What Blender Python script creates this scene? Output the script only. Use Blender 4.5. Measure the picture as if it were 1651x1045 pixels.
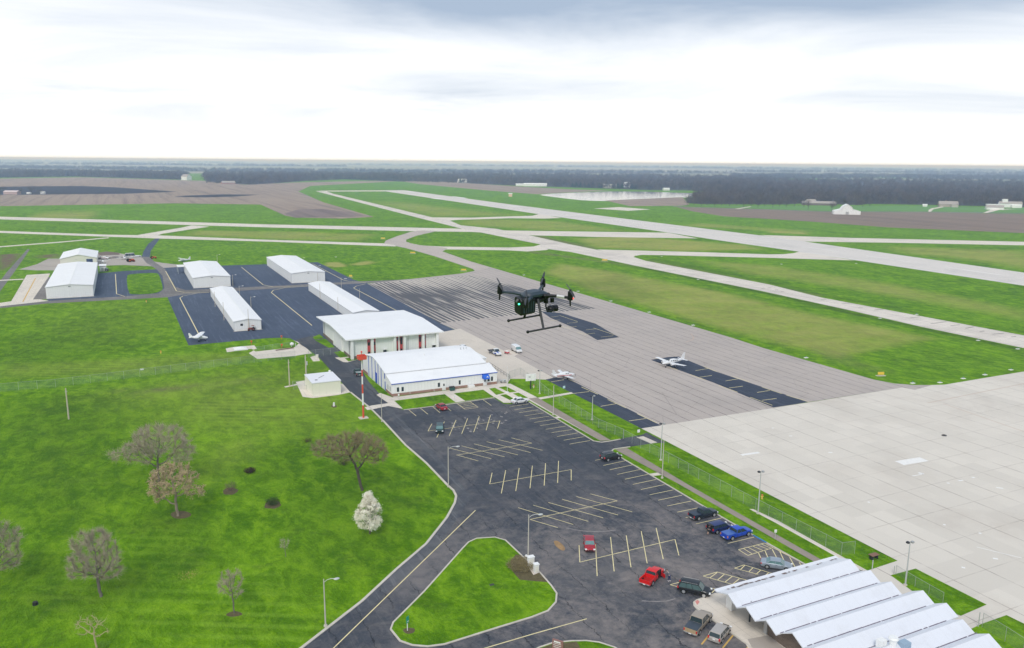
import bpy, bmesh, math, random
import numpy as np
from mathutils import Vector, Matrix
from mathutils.geometry import tessellate_polygon

for o in list(bpy.data.objects): bpy.data.objects.remove(o, do_unlink=True)
scene = bpy.context.scene
COL = scene.collection
PI = math.pi
R = math.radians
random.seed(7)
rng = np.random.default_rng(7)

# ------------------------------------------------------------------ camera
CAM_H = 62.0                      # the camera hovers 62 m above the airfield
PITCH, ROLL, YAW = R(11.44), R(0.5), R(25.8)   # world X runs across the apron, world Y along it
FPX = 1291.6                      # focal length in pixels of a 1651 px wide picture
cam_data = bpy.data.cameras.new('camera'); cam = bpy.data.objects.new('camera', cam_data); COL.objects.link(cam)
cam_data.sensor_width = 36; cam_data.lens = 36*FPX/1651; cam_data.clip_start = 0.5; cam_data.clip_end = 200000
cam.matrix_world = Matrix.Translation((0, 0, CAM_H)) @ (Matrix.Rotation(-YAW, 4, 'Z') @ Matrix.Rotation(PI/2-PITCH, 4, 'X') @ Matrix.Rotation(ROLL, 4, 'Z'))
scene.camera = cam
CM = cam.matrix_world.to_3x3()

def ray(px, py):
    return CM @ Vector(((px-825.5)/FPX, -(py-522.5)/FPX, -1))
def G(px, py, z=0.0):
    """survey: the point at height z seen at (px, py) of the photograph"""
    d = ray(px, py); t = (z-CAM_H)/d.z
    return (d.x*t, d.y*t)
def GP(pts): return [G(*p) for p in pts]
def Z(x0, y0, s, pts): return [(x0+a*s, y0+b*s) for a, b in pts]

# ------------------------------------------------------------------ sky and light
SUN_EL, SUN_AZ = R(45), R(216)      # azimuth from +Y clockwise
world = bpy.data.worlds.new('World'); scene.world = world; world.use_nodes = True
wn, wl = world.node_tree.nodes, world.node_tree.links
wn.clear()
def W(t, **k):
    n = wn.new(t)
    for a, b in k.items():
        if a == 'ins':
            for i, v in b.items(): n.inputs[i].default_value = v
        else: setattr(n, a, b)
    return n
wo = W('ShaderNodeOutputWorld'); mixs = W('ShaderNodeMixShader')
sky = W('ShaderNodeTexSky', sky_type='NISHITA', sun_disc=False, sun_elevation=SUN_EL, sun_rotation=SUN_AZ, altitude=200, air_density=1, dust_density=2, ozone_density=1)
bg1 = W('ShaderNodeBackground', ins={'Strength': 0.12}); bg2 = W('ShaderNodeBackground', ins={'Strength': 1.0})
wl.new(sky.outputs[0], bg1.inputs[0])
tc = W('ShaderNodeTexCoord'); sep = W('ShaderNodeSeparateXYZ'); wl.new(tc.outputs['Generated'], sep.inputs[0])
def WM(op, a, b=None, clamp=False):
    n = W('ShaderNodeMath', operation=op, use_clamp=clamp)
    for i, v in enumerate((a, b)):
        if v is None: continue
        if isinstance(v, (int, float)): n.inputs[i].default_value = v
        else: wl.new(v, n.inputs[i])
    return n.outputs[0]
zc = WM('ADD', WM('MAXIMUM', sep.outputs[2], 0.0), 0.07)
u, v = WM('DIVIDE', sep.outputs[0], zc), WM('DIVIDE', sep.outputs[1], zc)
cmb = W('ShaderNodeCombineXYZ'); wl.new(u, cmb.inputs[0]); wl.new(v, cmb.inputs[1])
nz = W('ShaderNodeTexNoise', ins={'Scale': 0.55, 'Detail': 8.0, 'Roughness': 0.56, 'Distortion': 0.6}); wl.new(cmb.outputs[0], nz.inputs['Vector'])
nz2 = W('ShaderNodeTexNoise', ins={'Scale': 0.16, 'Detail': 4.0, 'Roughness': 0.5, 'Distortion': 0.2}); wl.new(cmb.outputs[0], nz2.inputs['Vector'])
n_ = WM('ADD', WM('MULTIPLY', nz.outputs[0], 0.55), WM('MULTIPLY', nz2.outputs[0], 0.45))
# the heavier, bluish cloud deck lies overhead and ahead to the right; thinner bright cloud towards the horizon
deck = W('ShaderNodeMapRange', interpolation_type='SMOOTHSTEP', ins={'From Min': 0.115, 'From Max': 0.195, 'To Min': 0.0, 'To Max': 0.35}); wl.new(sep.outputs[2], deck.inputs[0])
side = W('ShaderNodeMapRange', interpolation_type='SMOOTHSTEP', ins={'From Min': 0.0, 'From Max': 0.38, 'To Min': 0.35, 'To Max': 1.0}); wl.new(sep.outputs[0], side.inputs[0])
fz = WM('ADD', n_, WM('MULTIPLY', deck.outputs[0], side.outputs[0]))
ramp = W('ShaderNodeValToRGB'); wl.new(fz, ramp.inputs[0])
cr = ramp.color_ramp; cr.elements[0].position = 0.40; cr.elements[0].color = (0.96, 0.965, 0.97, 1)
cr.elements[1].position = 0.78; cr.elements[1].color = (0.36, 0.44, 0.56, 1)
e = cr.elements.new(0.50); e.color = (0.88, 0.895, 0.92, 1)
e = cr.elements.new(0.60); e.color = (0.72, 0.76, 0.82, 1)
hz = W('ShaderNodeMapRange', interpolation_type='SMOOTHSTEP', ins={'From Min': 0.0, 'From Max': 0.075, 'To Min': 1.0, 'To Max': 0.0}); wl.new(sep.outputs[2], hz.inputs[0])
mx = W('ShaderNodeMix', data_type='RGBA'); wl.new(hz.outputs[0], mx.inputs[0]); wl.new(ramp.outputs[0], mx.inputs[6]); mx.inputs[7].default_value = (1.0, 1.0, 1.0, 1)
wl.new(mx.outputs[2], bg2.inputs[0])
mixs.inputs[0].default_value = 0.93
wl.new(bg1.outputs[0], mixs.inputs[1]); wl.new(bg2.outputs[0], mixs.inputs[2]); wl.new(mixs.outputs[0], wo.inputs[0])

sd = bpy.data.lights.new('sun', 'SUN'); sd.energy = 1.5; sd.angle = R(18); sd.color = (1.0, 0.965, 0.92)
so = bpy.data.objects.new('sun', sd); COL.objects.link(so)
sv = Vector((math.sin(SUN_AZ)*math.cos(SUN_EL), math.cos(SUN_AZ)*math.cos(SUN_EL), math.sin(SUN_EL)))
so.rotation_euler = (-sv).to_track_quat('-Z', 'Y').to_euler(); so.location = (0, 0, 200)
scene.view_settings.view_transform = 'Standard'; scene.view_settings.look = 'None'
scene.view_settings.exposure = 0.27; scene.view_settings.gamma = 1.0
scene.render.engine = 'CYCLES'
scene.cycles.volume_bounces = 4; scene.cycles.max_bounces = 8; scene.cycles.transparent_max_bounces = 24

# ------------------------------------------------------------------ helpers
def tag(o, label=None, cat=None, group=None, kind=None):
    if label: o['label'] = label
    if cat: o['category'] = cat
    if group: o['group'] = group
    if kind: o['kind'] = kind
    return o
def thing(name, label, cat, loc=(0, 0, 0), rz=0.0, group=None):
    o = bpy.data.objects.new(name, None); COL.objects.link(o); o.empty_display_size = 0.3
    o.location = loc; o.rotation_euler = (0, 0, rz)
    return tag(o, label, cat, group)
def dup(root, loc, rz=None, label=None):
    r = root.copy(); COL.objects.link(r); r.location = loc
    if rz is not None: r.rotation_euler = (0, 0, rz)
    if label: r['label'] = label
    for ch in root.children:
        c = ch.copy(); COL.objects.link(c); c.parent = r
        for g in ch.children:
            d = g.copy(); COL.objects.link(d); d.parent = c
    return r

class MB:
    """collects shapes, then links them as ONE mesh object"""
    def __init__(s): s.v = []; s.f = []; s.m = []; s.mi = 0
    def add(s, vs, fs):
        n = len(s.v); s.v += [tuple(p) for p in vs]
        for f in fs: s.f.append([n+i for i in f]); s.m.append(s.mi)
        return s
    def box(s, x0, x1, y0, y1, z0, z1):
        return s.add([(x0,y0,z0),(x1,y0,z0),(x1,y1,z0),(x0,y1,z0),(x0,y0,z1),(x1,y0,z1),(x1,y1,z1),(x0,y1,z1)],
                     [(3,2,1,0),(4,5,6,7),(0,1,5,4),(1,2,6,5),(2,3,7,6),(3,0,4,7)])
    def cbox(s, cx, cy, cz, sx, sy, sz): return s.box(cx-sx/2, cx+sx/2, cy-sy/2, cy+sy/2, cz-sz/2, cz+sz/2)
    def tube(s, p, q, r0, r1=None, n=8, cap=True):
        p, q = Vector(p), Vector(q); r1 = r0 if r1 is None else r1
        d = (q-p).normalized(); a = d.orthogonal().normalized(); b = d.cross(a)
        vs = []
        for c, r in ((p, r0), (q, r1)):
            for i in range(n):
                t = 2*PI*i/n; vs.append(c+(a*math.cos(t)+b*math.sin(t))*r)
        fs = [(i, (i+1) % n, n+(i+1) % n, n+i) for i in range(n)]
        if cap: fs += [tuple(range(n-1, -1, -1)), tuple(range(n, 2*n))]
        return s.add(vs, fs)
    def path(s, pts, r, n=8):
        for a, b in zip(pts, pts[1:]): s.tube(a, b, r, r, n)
        return s
    def prism(s, poly, z0, z1):
        n = len(poly)
        vs = [(x, y, z0) for x, y in poly]+[(x, y, z1) for x, y in poly]
        fs = [(i, (i+1) % n, n+(i+1) % n, n+i) for i in range(n)]
        tr = tessellate_polygon([[Vector((x, y, 0)) for x, y in poly]])
        fs += [tuple(t) for t in tr]+[tuple(n+i for i in t) for t in tr]
        return s.add(vs, fs)
    def yprism(s, prof, y0, y1):
        """profile in (x,z) extruded along y"""
        n = len(prof)
        vs = [(x, y0, z) for x, z in prof]+[(x, y1, z) for x, z in prof]
        fs = [(i, (i+1) % n, n+(i+1) % n, n+i) for i in range(n)]
        tr = tessellate_polygon([[Vector((x, z, 0)) for x, z in prof]])
        fs += [tuple(t) for t in tr]+[tuple(n+i for i in t) for t in tr]
        return s.add(vs, fs)
    def xprism(s, prof, x0, x1):
        """profile in (y,z) extruded along x"""
        n = len(prof)
        vs = [(x0, y, z) for y, z in prof]+[(x1, y, z) for y, z in prof]
        fs = [(i, (i+1) % n, n+(i+1) % n, n+i) for i in range(n)]
        tr = tessellate_polygon([[Vector((y, z, 0)) for y, z in prof]])
        fs += [tuple(t) for t in tr]+[tuple(n+i for i in t) for t in tr]
        return s.add(vs, fs)
    def loft(s, rings, cap=True):
        n = len(rings[0]); vs = [p for r in rings for p in r]; fs = []
        for k in range(len(rings)-1):
            for i in range(n):
                fs.append((k*n+i, k*n+(i+1) % n, (k+1)*n+(i+1) % n, (k+1)*n+i))
        if cap: fs += [tuple(range(n-1, -1, -1)), tuple(range((len(rings)-1)*n, len(rings)*n))]
        return s.add(vs, fs)
    def ell(s, c, rx, ry, rz, n=10, m=6):
        vs = [(c[0], c[1], c[2]-rz)]
        for j in range(1, m):
            t = -PI/2+PI*j/m
            for i in range(n):
                a = 2*PI*i/n; vs.append((c[0]+rx*math.cos(t)*math.cos(a), c[1]+ry*math.cos(t)*math.sin(a), c[2]+rz*math.sin(t)))
        vs.append((c[0], c[1], c[2]+rz)); fs = [(0, 1+(i+1) % n, 1+i) for i in range(n)]
        for j in range(m-2):
            for i in range(n): fs.append((1+j*n+i, 1+j*n+(i+1) % n, 1+(j+1)*n+(i+1) % n, 1+(j+1)*n+i))
        L = len(vs)-1; fs += [(1+(m-2)*n+i, 1+(m-2)*n+(i+1) % n, L) for i in range(n)]
        return s.add(vs, fs)
    def build(s, name, mat, parent=None, smooth=False, bevel=0.0, fix=True):
        me = bpy.data.meshes.new(name); me.from_pydata(s.v, [], s.f)
        mats = mat if isinstance(mat, (list, tuple)) else [mat]
        for m in mats: me.materials.append(m)
        if len(mats) > 1: me.polygons.foreach_set('material_index', s.m)
        if fix:
            bm = bmesh.new(); bm.from_mesh(me); bmesh.ops.recalc_face_normals(bm, faces=bm.faces); bm.to_mesh(me); bm.free()
        if smooth:
            for p in me.polygons: p.use_smooth = True
        o = bpy.data.objects.new(name, me); COL.objects.link(o)
        if parent: o.parent = parent
        if smooth:
            me.set_sharp_from_angle(angle=R(40))
        if bevel:
            b = o.modifiers.new('bevel', 'BEVEL'); b.width = bevel; b.segments = 2; b.limit_method = 'ANGLE'
        return o

# ------------------------------------------------------------------ materials
class NT:
    def __init__(s, name):
        s.mat = bpy.data.materials.new(name); s.mat.use_nodes = True
        s.n, s.l = s.mat.node_tree.nodes, s.mat.node_tree.links
        s.bsdf = s.n['Principled BSDF']; s.out = s.n['Material Output']
        s.tc = s.n.new('ShaderNodeTexCoord')
        g = s.n.new('ShaderNodeNewGeometry'); s.pos = g.outputs['Position']
    def put(s, sock, v):
        if isinstance(v, bpy.types.NodeSocket): s.l.new(v, sock)
        elif v is not None: sock.default_value = v
    def math(s, op, a, b=None, c=None, clamp=False):
        n = s.n.new('ShaderNodeMath'); n.operation = op; n.use_clamp = clamp
        for i, v in enumerate((a, b, c)): s.put(n.inputs[i], v)
        return n.outputs[0]
    def vec(s, base, scale=(1, 1, 1), rot=0.0, loc=(0, 0, 0)):
        n = s.n.new('ShaderNodeMapping'); s.put(n.inputs[0], base); n.inputs['Scale'].default_value = scale
        n.inputs['Rotation'].default_value = (0, 0, rot); n.inputs['Location'].default_value = loc
        return n.outputs[0]
    def noise(s, scale, detail=4, rough=0.55, vec=None, dist=0.0):
        n = s.n.new('ShaderNodeTexNoise'); n.inputs['Scale'].default_value = scale; n.inputs['Detail'].default_value = detail
        n.inputs['Roughness'].default_value = rough; n.inputs['Distortion'].default_value = dist
        s.put(n.inputs['Vector'], vec if vec is not None else s.pos); return n.outputs[0]
    def vor(s, scale, feature='F1', vec=None, rnd=1.0):
        n = s.n.new('ShaderNodeTexVoronoi'); n.feature = feature; n.inputs['Scale'].default_value = scale; n.inputs['Randomness'].default_value = rnd
        s.put(n.inputs['Vector'], vec if vec is not None else s.pos); return n
    def mr(s, v, a, b, c=0.0, d=1.0, smooth=False):
        n = s.n.new('ShaderNodeMapRange'); n.interpolation_type = 'SMOOTHSTEP' if smooth else 'LINEAR'
        s.put(n.inputs[0], v)
        for i, x in enumerate((a, b, c, d)): s.put(n.inputs[1+i], x)
        return n.outputs[0]
    def mix(s, f, a, b, mode='MIX'):
        n = s.n.new('ShaderNodeMix'); n.data_type = 'RGBA'; n.blend_type = mode
        s.put(n.inputs[0], f)
        for i, x in ((6, a), (7, b)):
            if isinstance(x, tuple) and len(x) == 3: x = (*x, 1)
            s.put(n.inputs[i], x)
        return n.outputs[2]
    def attr(s, name):
        n = s.n.new('ShaderNodeAttribute'); n.attribute_name = name; return n
    def sepc(s, c):
        n = s.n.new('ShaderNodeSeparateColor'); s.l.new(c, n.inputs[0]); return n.outputs
    def sepv(s, c):
        n = s.n.new('ShaderNodeSeparateXYZ'); s.l.new(c, n.inputs[0]); return n.outputs
    def done(s, col, rough=0.9, spec=0.2, bump=None, bd=0.05):
        s.put(s.bsdf.inputs['Base Color'], (*col, 1) if isinstance(col, tuple) and len(col) == 3 else col)
        s.put(s.bsdf.inputs['Roughness'], rough); s.bsdf.inputs['Specular IOR Level'].default_value = spec
        if bump is not None:
            b = s.n.new('ShaderNodeBump'); b.inputs['Distance'].default_value = bd; s.l.new(bump, b.inputs['Height']); s.l.new(b.outputs[0], s.bsdf.inputs['Normal'])
        return s.mat

def plain(name, col, rough=0.6, metal=0.0, var=0.12, scale=1.5, spec=0.4, coat=0.0):
    t = NT(name); v = t.noise(scale, 3, vec=t.tc.outputs['Object'])
    c = t.mix(v, tuple(x*(1-var) for x in col), tuple(min(1, x*(1+var)) for x in col))
    t.bsdf.inputs['Metallic'].default_value = metal; t.bsdf.inputs['Coat Weight'].default_value = coat; t.bsdf.inputs['Coat Roughness'].default_value = 0.05
    return t.done(c, rough, spec)

def m_grass(name, tint=(1, 1, 1)):
    t = NT(name)
    z = t.sepc(t.attr('zone').outputs['Color'])
    big = t.noise(0.010, 5, 0.62, dist=0.5); mid = t.noise(0.055, 6, 0.72, vec=t.vec(t.pos, (1, 0.6, 1), R(20)), dist=0.6)
    m2 = t.noise(0.30, 5, 0.75, vec=t.vec(t.pos, (1, 0.55, 1), R(35)), dist=0.4); fine = t.math('ADD', t.math('MULTIPLY', t.noise(0.9, 4, 0.85), 0.6), t.math('MULTIPLY', t.noise(2.6, 3, 0.9), 0.4))
    c = t.mix(t.mr(mid, 0.38, 0.62), (0.066, 0.172, 0.002), (0.150, 0.315, 0.005))
    c = t.mix(t.mr(big, 0.38, 0.64, 0, 0.55), c, (0.120, 0.275, 0.004))
    c = t.mix(t.mr(m2, 0.46, 0.66, 0, 0.62), c, (0.235, 0.41, 0.014))
    c = t.mix(t.mr(m2, 0.54, 0.36, 0, 0.42), c, (0.026, 0.088, 0.003))
    c = t.mix(t.mr(t.noise(0.11, 6, 0.8, dist=0.5), 0.54, 0.68, 0, 0.55), c, (0.062, 0.120, 0.014))
    # straight mower swathes in places
    w = t.n.new('ShaderNodeTexWave'); w.bands_direction = 'X'; w.inputs['Scale'].default_value = 0.115; w.inputs['Distortion'].default_value = 0.25; w.inputs['Detail'].default_value = 3; w.inputs['Detail Scale'].default_value = 3
    t.l.new(t.vec(t.pos, rot=R(-62)), w.inputs['Vector'])
    c = t.mix(t.math('MULTIPLY', t.mr(w.outputs[1], 0.45, 0.95, 0, 0.40), t.mr(t.noise(0.014, 4, 0.6), 0.50, 0.60)), c, (0.22, 0.385, 0.03))
    c = t.mix(t.math('MULTIPLY', t.mr(fine, 0.5, 0.70), 0.55), c, (0.034, 0.095, 0.005))
    c = t.mix(t.mr(fine, 0.48, 0.30, 0, 0.50), c, (0.30, 0.46, 0.03))
    dn = t.math('ADD', t.math('MULTIPLY', t.noise(0.045, 6, 0.75, vec=t.vec(t.pos, (0.6, 1, 1), R(-12))), 2.0), -0.50, clamp=True)
    dry = t.math('MULTIPLY', z[0], t.math('ADD', dn, 0.26), clamp=True)
    c = t.mix(t.math('MULTIPLY', dry, 0.80), c, t.mix(fine, (0.30, 0.30, 0.07), (0.46, 0.42, 0.15)))
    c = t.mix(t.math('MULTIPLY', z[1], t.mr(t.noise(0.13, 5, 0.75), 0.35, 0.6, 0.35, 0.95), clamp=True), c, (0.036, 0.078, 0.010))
    c = t.mix(t.math('MULTIPLY', z[2], t.mr(t.noise(0.25, 5, 0.7), 0.3, 0.55, 0.35, 1.0), clamp=True), c, (0.17, 0.125, 0.09))
    if tint != (1, 1, 1): c = t.mix(1.0, c, tint, 'MULTIPLY')
    return t.done(c, 1.0, 0.05, bump=t.math('ADD', fine, t.math('MULTIPLY', m2, 2.0)), bd=0.35)

def m_asphalt(name, base=(0.050, 0.057, 0.072), light=(0.10, 0.098, 0.10), streak_rot=0.0, cracks=0.14, wear=0.55, streaks=0.35, net=0.4, worn=None):
    t = NT(name)
    c = t.mix(t.noise(0.5, 6, 0.75), tuple(x*0.72 for x in base), tuple(x*1.3 for x in base))
    wv = t.mr(t.math('ADD', t.math('MULTIPLY', t.noise(0.030, 6, 0.66, dist=1.0), 0.6), t.math('MULTIPLY', t.noise(0.40, 6, 0.8, dist=0.6), 0.4)), 0.47, 0.62)
    c = t.mix(t.math('MULTIPLY', wv, wear), c, light)
    s1 = t.noise(1.0, 5, 0.8, vec=t.vec(t.pos, (1.1, 0.03, 1), streak_rot))
    c = t.mix(t.math('MULTIPLY', t.mr(s1, 0.53, 0.72), streaks), c, tuple(x*1.9 for x in light))
    c = t.mix(t.mr(t.noise(2.2, 3, 0.8), 0.62, 0.75, 0, 0.35), c, tuple(x*2.2 for x in light))
    if worn:     # heavily travelled corner: sealer worn off down to brownish aggregate
        g = t.n.new('ShaderNodeVectorMath'); g.operation = 'DISTANCE'; t.l.new(t.pos, g.inputs[0]); g.inputs[1].default_value = (worn[0], worn[1], 0)
        k = t.mr(g.outputs['Value'], worn[2]*.35, worn[2], 1.0, 0.0, True)
        n1 = t.mr(t.math('ADD', t.math('MULTIPLY', t.noise(0.075, 6, 0.72, dist=1.3), 0.65), t.math('MULTIPLY', t.noise(0.8, 5, 0.8), 0.35)), 0.44, 0.60)
        c = t.mix(t.math('MULTIPLY', t.math('MULTIPLY', k, n1), 0.80), c, (0.24, 0.212, 0.20))
    # wandering paving joints and cracks, broken up
    wob = t.math('MULTIPLY', t.math('SUBTRACT', t.noise(0.16, 5, 0.75), 0.5), 3.4)
    d = t.math('ADD', t.sepv(t.pos)[0], wob)
    jl = t.math('LESS_THAN', t.math('ABSOLUTE', t.math('SUBTRACT', t.math('FRACT', t.math('DIVIDE', d, 4.6)), 0.5)), cracks/9.2)
    dv = t.n.new('ShaderNodeVectorMath'); dv.operation = 'ADD'; t.l.new(t.pos, dv.inputs[0])
    nn = t.n.new('ShaderNodeTexNoise'); nn.inputs['Scale'].default_value = 0.35; nn.inputs['Detail'].default_value = 5; t.l.new(t.pos, nn.inputs['Vector'])
    sc = t.n.new('ShaderNodeVectorMath'); sc.operation = 'SCALE'; sc.inputs['Scale'].default_value = 7.0; t.l.new(nn.outputs[1], sc.inputs[0]); t.l.new(sc.outputs[0], dv.inputs[1])
    v = t.vor(0.075, 'DISTANCE_TO_EDGE', vec=dv.outputs[0]).outputs['Distance']
    vl = t.math('MULTIPLY', t.math('LESS_THAN', v, 0.0045), net)
    brk = t.mr(t.noise(0.09, 4, 0.6), 0.42, 0.56, 0.12, 1.0)
    c = t.mix(t.math('MULTIPLY', t.math('MULTIPLY', t.math('MAXIMUM', jl, vl), brk), 0.8), c, (0.014, 0.015, 0.019))
    return t.done(c, 0.92, 0.25, bump=t.noise(4, 3), bd=0.01)

def m_slabs(name, base, sx, sy, joint, jcol, var=0.07, stain=(0.30, 0.27, 0.25), jy=0.5, ox=0.0, oy=0.0, wob=0.0, lines=0.0):
    """cast slabs: joints along Y every sx metres and fainter ones along X every sy metres"""
    t = NT(name)
    p = t.sepv(t.pos)
    x, y = t.math('ADD', p[0], ox), t.math('ADD', p[1], oy)
    if wob: x = t.math('ADD', x, t.math('MULTIPLY', t.noise(0.12, 4, 0.7), wob))
    cx, cy = t.math('DIVIDE', x, sx), t.math('DIVIDE', y, sy)
    fl = t.n.new('ShaderNodeCombineXYZ'); t.l.new(t.math('FLOOR', cx), fl.inputs[0]); t.l.new(t.math('FLOOR', cy), fl.inputs[1])
    wnn = t.n.new('ShaderNodeTexWhiteNoise'); t.l.new(fl.outputs[0], wnn.inputs['Vector'])
    c = t.mix(wnn.outputs['Value'], tuple(q*(1-var) for q in base), tuple(min(1, q*(1+var)) for q in base))
    c = t.mix(t.mr(t.noise(0.035, 6, 0.68, dist=0.8), 0.48, 0.72, 0, 0.55), c, stain)
    c = t.mix(t.mr(t.noise(0.9, 6, 0.8, vec=t.vec(t.pos, (1, 0.25, 1))), 0.56, 0.8, 0, 0.45), c, tuple(q*0.8 for q in base))
    c = t.mix(t.mr(t.noise(0.11, 5, 0.7), 0.60, 0.7, 0, 0.35), c, tuple(min(1, q*1.12) for q in base))
    brk = t.mr(t.noise(0.22, 5, 0.7), 0.36, 0.60, 0.18, 1.0)
    jx = t.math('LESS_THAN', t.math('ABSOLUTE', t.math('SUBTRACT', t.math('FRACT', cx), 0.5)), joint/sx/2)
    jyy = t.math('LESS_THAN', t.math('ABSOLUTE', t.math('SUBTRACT', t.math('FRACT', cy), 0.5)), joint/sy/2)
    c = t.mix(t.math('MULTIPLY', t.math('MULTIPLY', jx, brk), 0.85), c, jcol)
    c = t.mix(t.math('MULTIPLY', t.math('MULTIPLY', jyy, brk), jy), c, jcol)
    if lines:
        v = t.vor(0.07, 'DISTANCE_TO_EDGE').outputs['Distance']
        c = t.mix(t.math('MULTIPLY', t.math('LESS_THAN', v, 0.006), lines), c, jcol)
    return t.done(c, 0.88, 0.25)

def m_crackseal(name):
    """old pavement with bands of black sealer poured along every joint"""
    t = NT(name); p = t.sepv(t.pos)
    x = t.math('ADD', p[0], t.math('MULTIPLY', t.noise(0.03, 3, 0.6), 1.5))
    k = t.math('DIVIDE', x, 2.2)
    wn_ = t.n.new('ShaderNodeTexWhiteNoise'); wn_.noise_dimensions = '1D'; t.l.new(t.math('FLOOR', k), wn_.inputs['W'])
    f = t.math('ABSOLUTE', t.math('SUBTRACT', t.math('FRACT', k), 0.5))
    wid = t.math('ADD', t.mr(t.noise(0.016, 3, 0.6, vec=t.vec(t.pos, (1, .5, 1))), 0.40, 0.58, 0.10, 0.40), t.math('MULTIPLY', wn_.outputs[0], 0.12))
    g = t.n.new('ShaderNodeVectorMath'); g.operation = 'DISTANCE'; t.l.new(t.pos, g.inputs[0]); cc_ = G(762, 484); g.inputs[1].default_value = (cc_[0], cc_[1], 0)
    wid = t.math('ADD', wid, t.mr(g.outputs['Value'], 15, 75, 0.16, -0.06, True))
    brk = t.mr(t.noise(1.0, 3, 0.6, vec=t.vec(t.pos, (0.45, 0.022, 1))), 0.34, 0.46, 0.25, 1.0)
    band = t.math('MULTIPLY', t.mr(t.math('SUBTRACT', f, wid), -0.03, 0.05, 1.0, 0.0), brk)
    c = t.mix(t.noise(0.5, 5, 0.75, vec=t.vec(t.pos, (1, 0.15, 1))), (0.44, 0.395, 0.345), (0.56, 0.51, 0.45))
    c = t.mix(t.mr(t.noise(0.03, 4), 0.5, 0.7, 0, 0.4), c, (0.36, 0.33, 0.31))
    c = t.mix(t.math('MULTIPLY', band, 0.92), c, (0.060, 0.063, 0.075))
    return t.done(c, 0.9, 0.2)

def m_field(name, a, b, rot=0.0, furrow=0.02, dark=(0.10, 0.075, 0.075)):
    t = NT(name)
    c = t.mix(t.noise(0.004, 5, 0.6, dist=0.5), a, b)
    s = t.noise(1.0, 5, 0.7, vec=t.vec(t.pos, (0.09, 0.0022, 1), rot))
    c = t.mix(t.mr(s, 0.48, 0.72, 0, 0.65), c, dark)
    c = t.mix(t.mr(t.noise(0.02, 5, 0.7), 0.55, 0.75, 0, 0.4), c, tuple(x*1.25 for x in a))
    return t.done(c, 1.0, 0.05)

def m_roof(name, col=(0.80, 0.81, 0.82), rib=0.61, axis=0, dirt=0.30, ribamt=0.12, bright=1.0):
    t = NT(name); o = t.tc.outputs['Object']; p = t.sepv(o)
    f = t.math('ABSOLUTE', t.math('SUBTRACT', t.math('FRACT', t.math('DIVIDE', p[axis], rib)), 0.5))
    r = t.math('GREATER_THAN', f, 0.44)
    c = t.mix(t.math('MULTIPLY', r, ribamt), col, tuple(x*0.5 for x in col))
    c = t.mix(t.mr(t.noise(0.25, 6, 0.75, vec=o), 0.50, 0.78, 0, dirt), c, (0.55, 0.55, 0.57))
    c = t.mix(t.mr(t.noise(0.06, 3, 0.6, vec=o), 0.4, 0.7, 0, dirt*0.8), c, (0.70, 0.71, 0.73))
    return t.done(c, 0.6, 0.3)

def m_brick(name, c1=(0.30, 0.13, 0.085), c2=(0.36, 0.19, 0.13), mortar=(0.42, 0.38, 0.34), sc=1.0):
    t = NT(name)
    b = t.n.new('ShaderNodeTexBrick'); b.inputs['Scale'].default_value = 1.0
    g = t.n.new('ShaderNodeNewGeometry'); p = t.sepv(t.tc.outputs['Object'])
    cm = t.n.new('ShaderNodeCombineXYZ'); t.l.new(t.math('ADD', p[0], p[1]), cm.inputs[0]); t.l.new(p[2], cm.inputs[1])
    t.l.new(cm.outputs[0], b.inputs['Vector'])
    b.inputs['Color1'].default_value = (*c1, 1); b.inputs['Color2'].default_value = (*c2, 1); b.inputs['Mortar'].default_value = (*mortar, 1)
    b.inputs['Brick Width'].default_value = 0.4*sc; b.inputs['Row Height'].default_value = 0.15*sc; b.inputs['Mortar Size'].default_value = 0.02*sc
    c = t.mix(t.mr(t.noise(0.5, 5), 0.4, 0.7, 0, 0.4), b.outputs[0], tuple(x*0.6 for x in c1))
    return t.done(c, 0.9, 0.15)

def m_fence(name, alpha=0.20, col=(0.42, 0.46, 0.44)):
    t = NT(name); t.done(plain_c(t, col), 0.5, 0.3)
    tr = t.n.new('ShaderNodeBsdfTransparent'); mx = t.n.new('ShaderNodeMixShader')
    t.put(mx.inputs[0], alpha); t.l.new(tr.outputs[0], mx.inputs[1]); t.l.new(t.bsdf.outputs[0], mx.inputs[2]); t.l.new(mx.outputs[0], t.out.inputs[0])
    return t.mat
def plain_c(t, col): return t.mix(t.noise(0.6, 3), tuple(x*0.9 for x in col), tuple(x*1.1 for x in col))

def m_paint(name, col, metal=0.15, rough=0.28):
    t = NT(name); t.bsdf.inputs['Metallic'].default_value = metal
    t.bsdf.inputs['Coat Weight'].default_value = 0.35; t.bsdf.inputs['Coat Roughness'].default_value = 0.08
    p = t.sepv(t.tc.outputs['Object'])
    dust = t.math('MULTIPLY', t.mr(p[2], 0.2, 0.75, 0.5, 0.0), t.mr(t.noise(3, 4, vec=t.tc.outputs['Object']), 0.3, 0.7))
    return t.done(t.mix(dust, col, (0.12, 0.105, 0.09)), rough, 0.35)
def m_glass(name, col=(0.015, 0.022, 0.028)):
    t = NT(name)
    return t.done(t.mix(t.noise(1.2, 2, vec=t.tc.outputs['Object']), col, tuple(x*2 for x in col)), 0.12, 0.42)
def m_bark(name, a, b, sc=3.0):
    t = NT(name)
    return t.done(t.mix(t.noise(sc, 4, 0.7), a, b), 0.95, 0.1)
def m_leaf(name, a, b, sc=0.6, trans=0.0):
    t = NT(name)
    c = t.mix(t.mr(t.noise(sc, 4, 0.7), 0.35, 0.65), a, b)
    return t.done(c, 0.9, 0.1)

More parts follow.
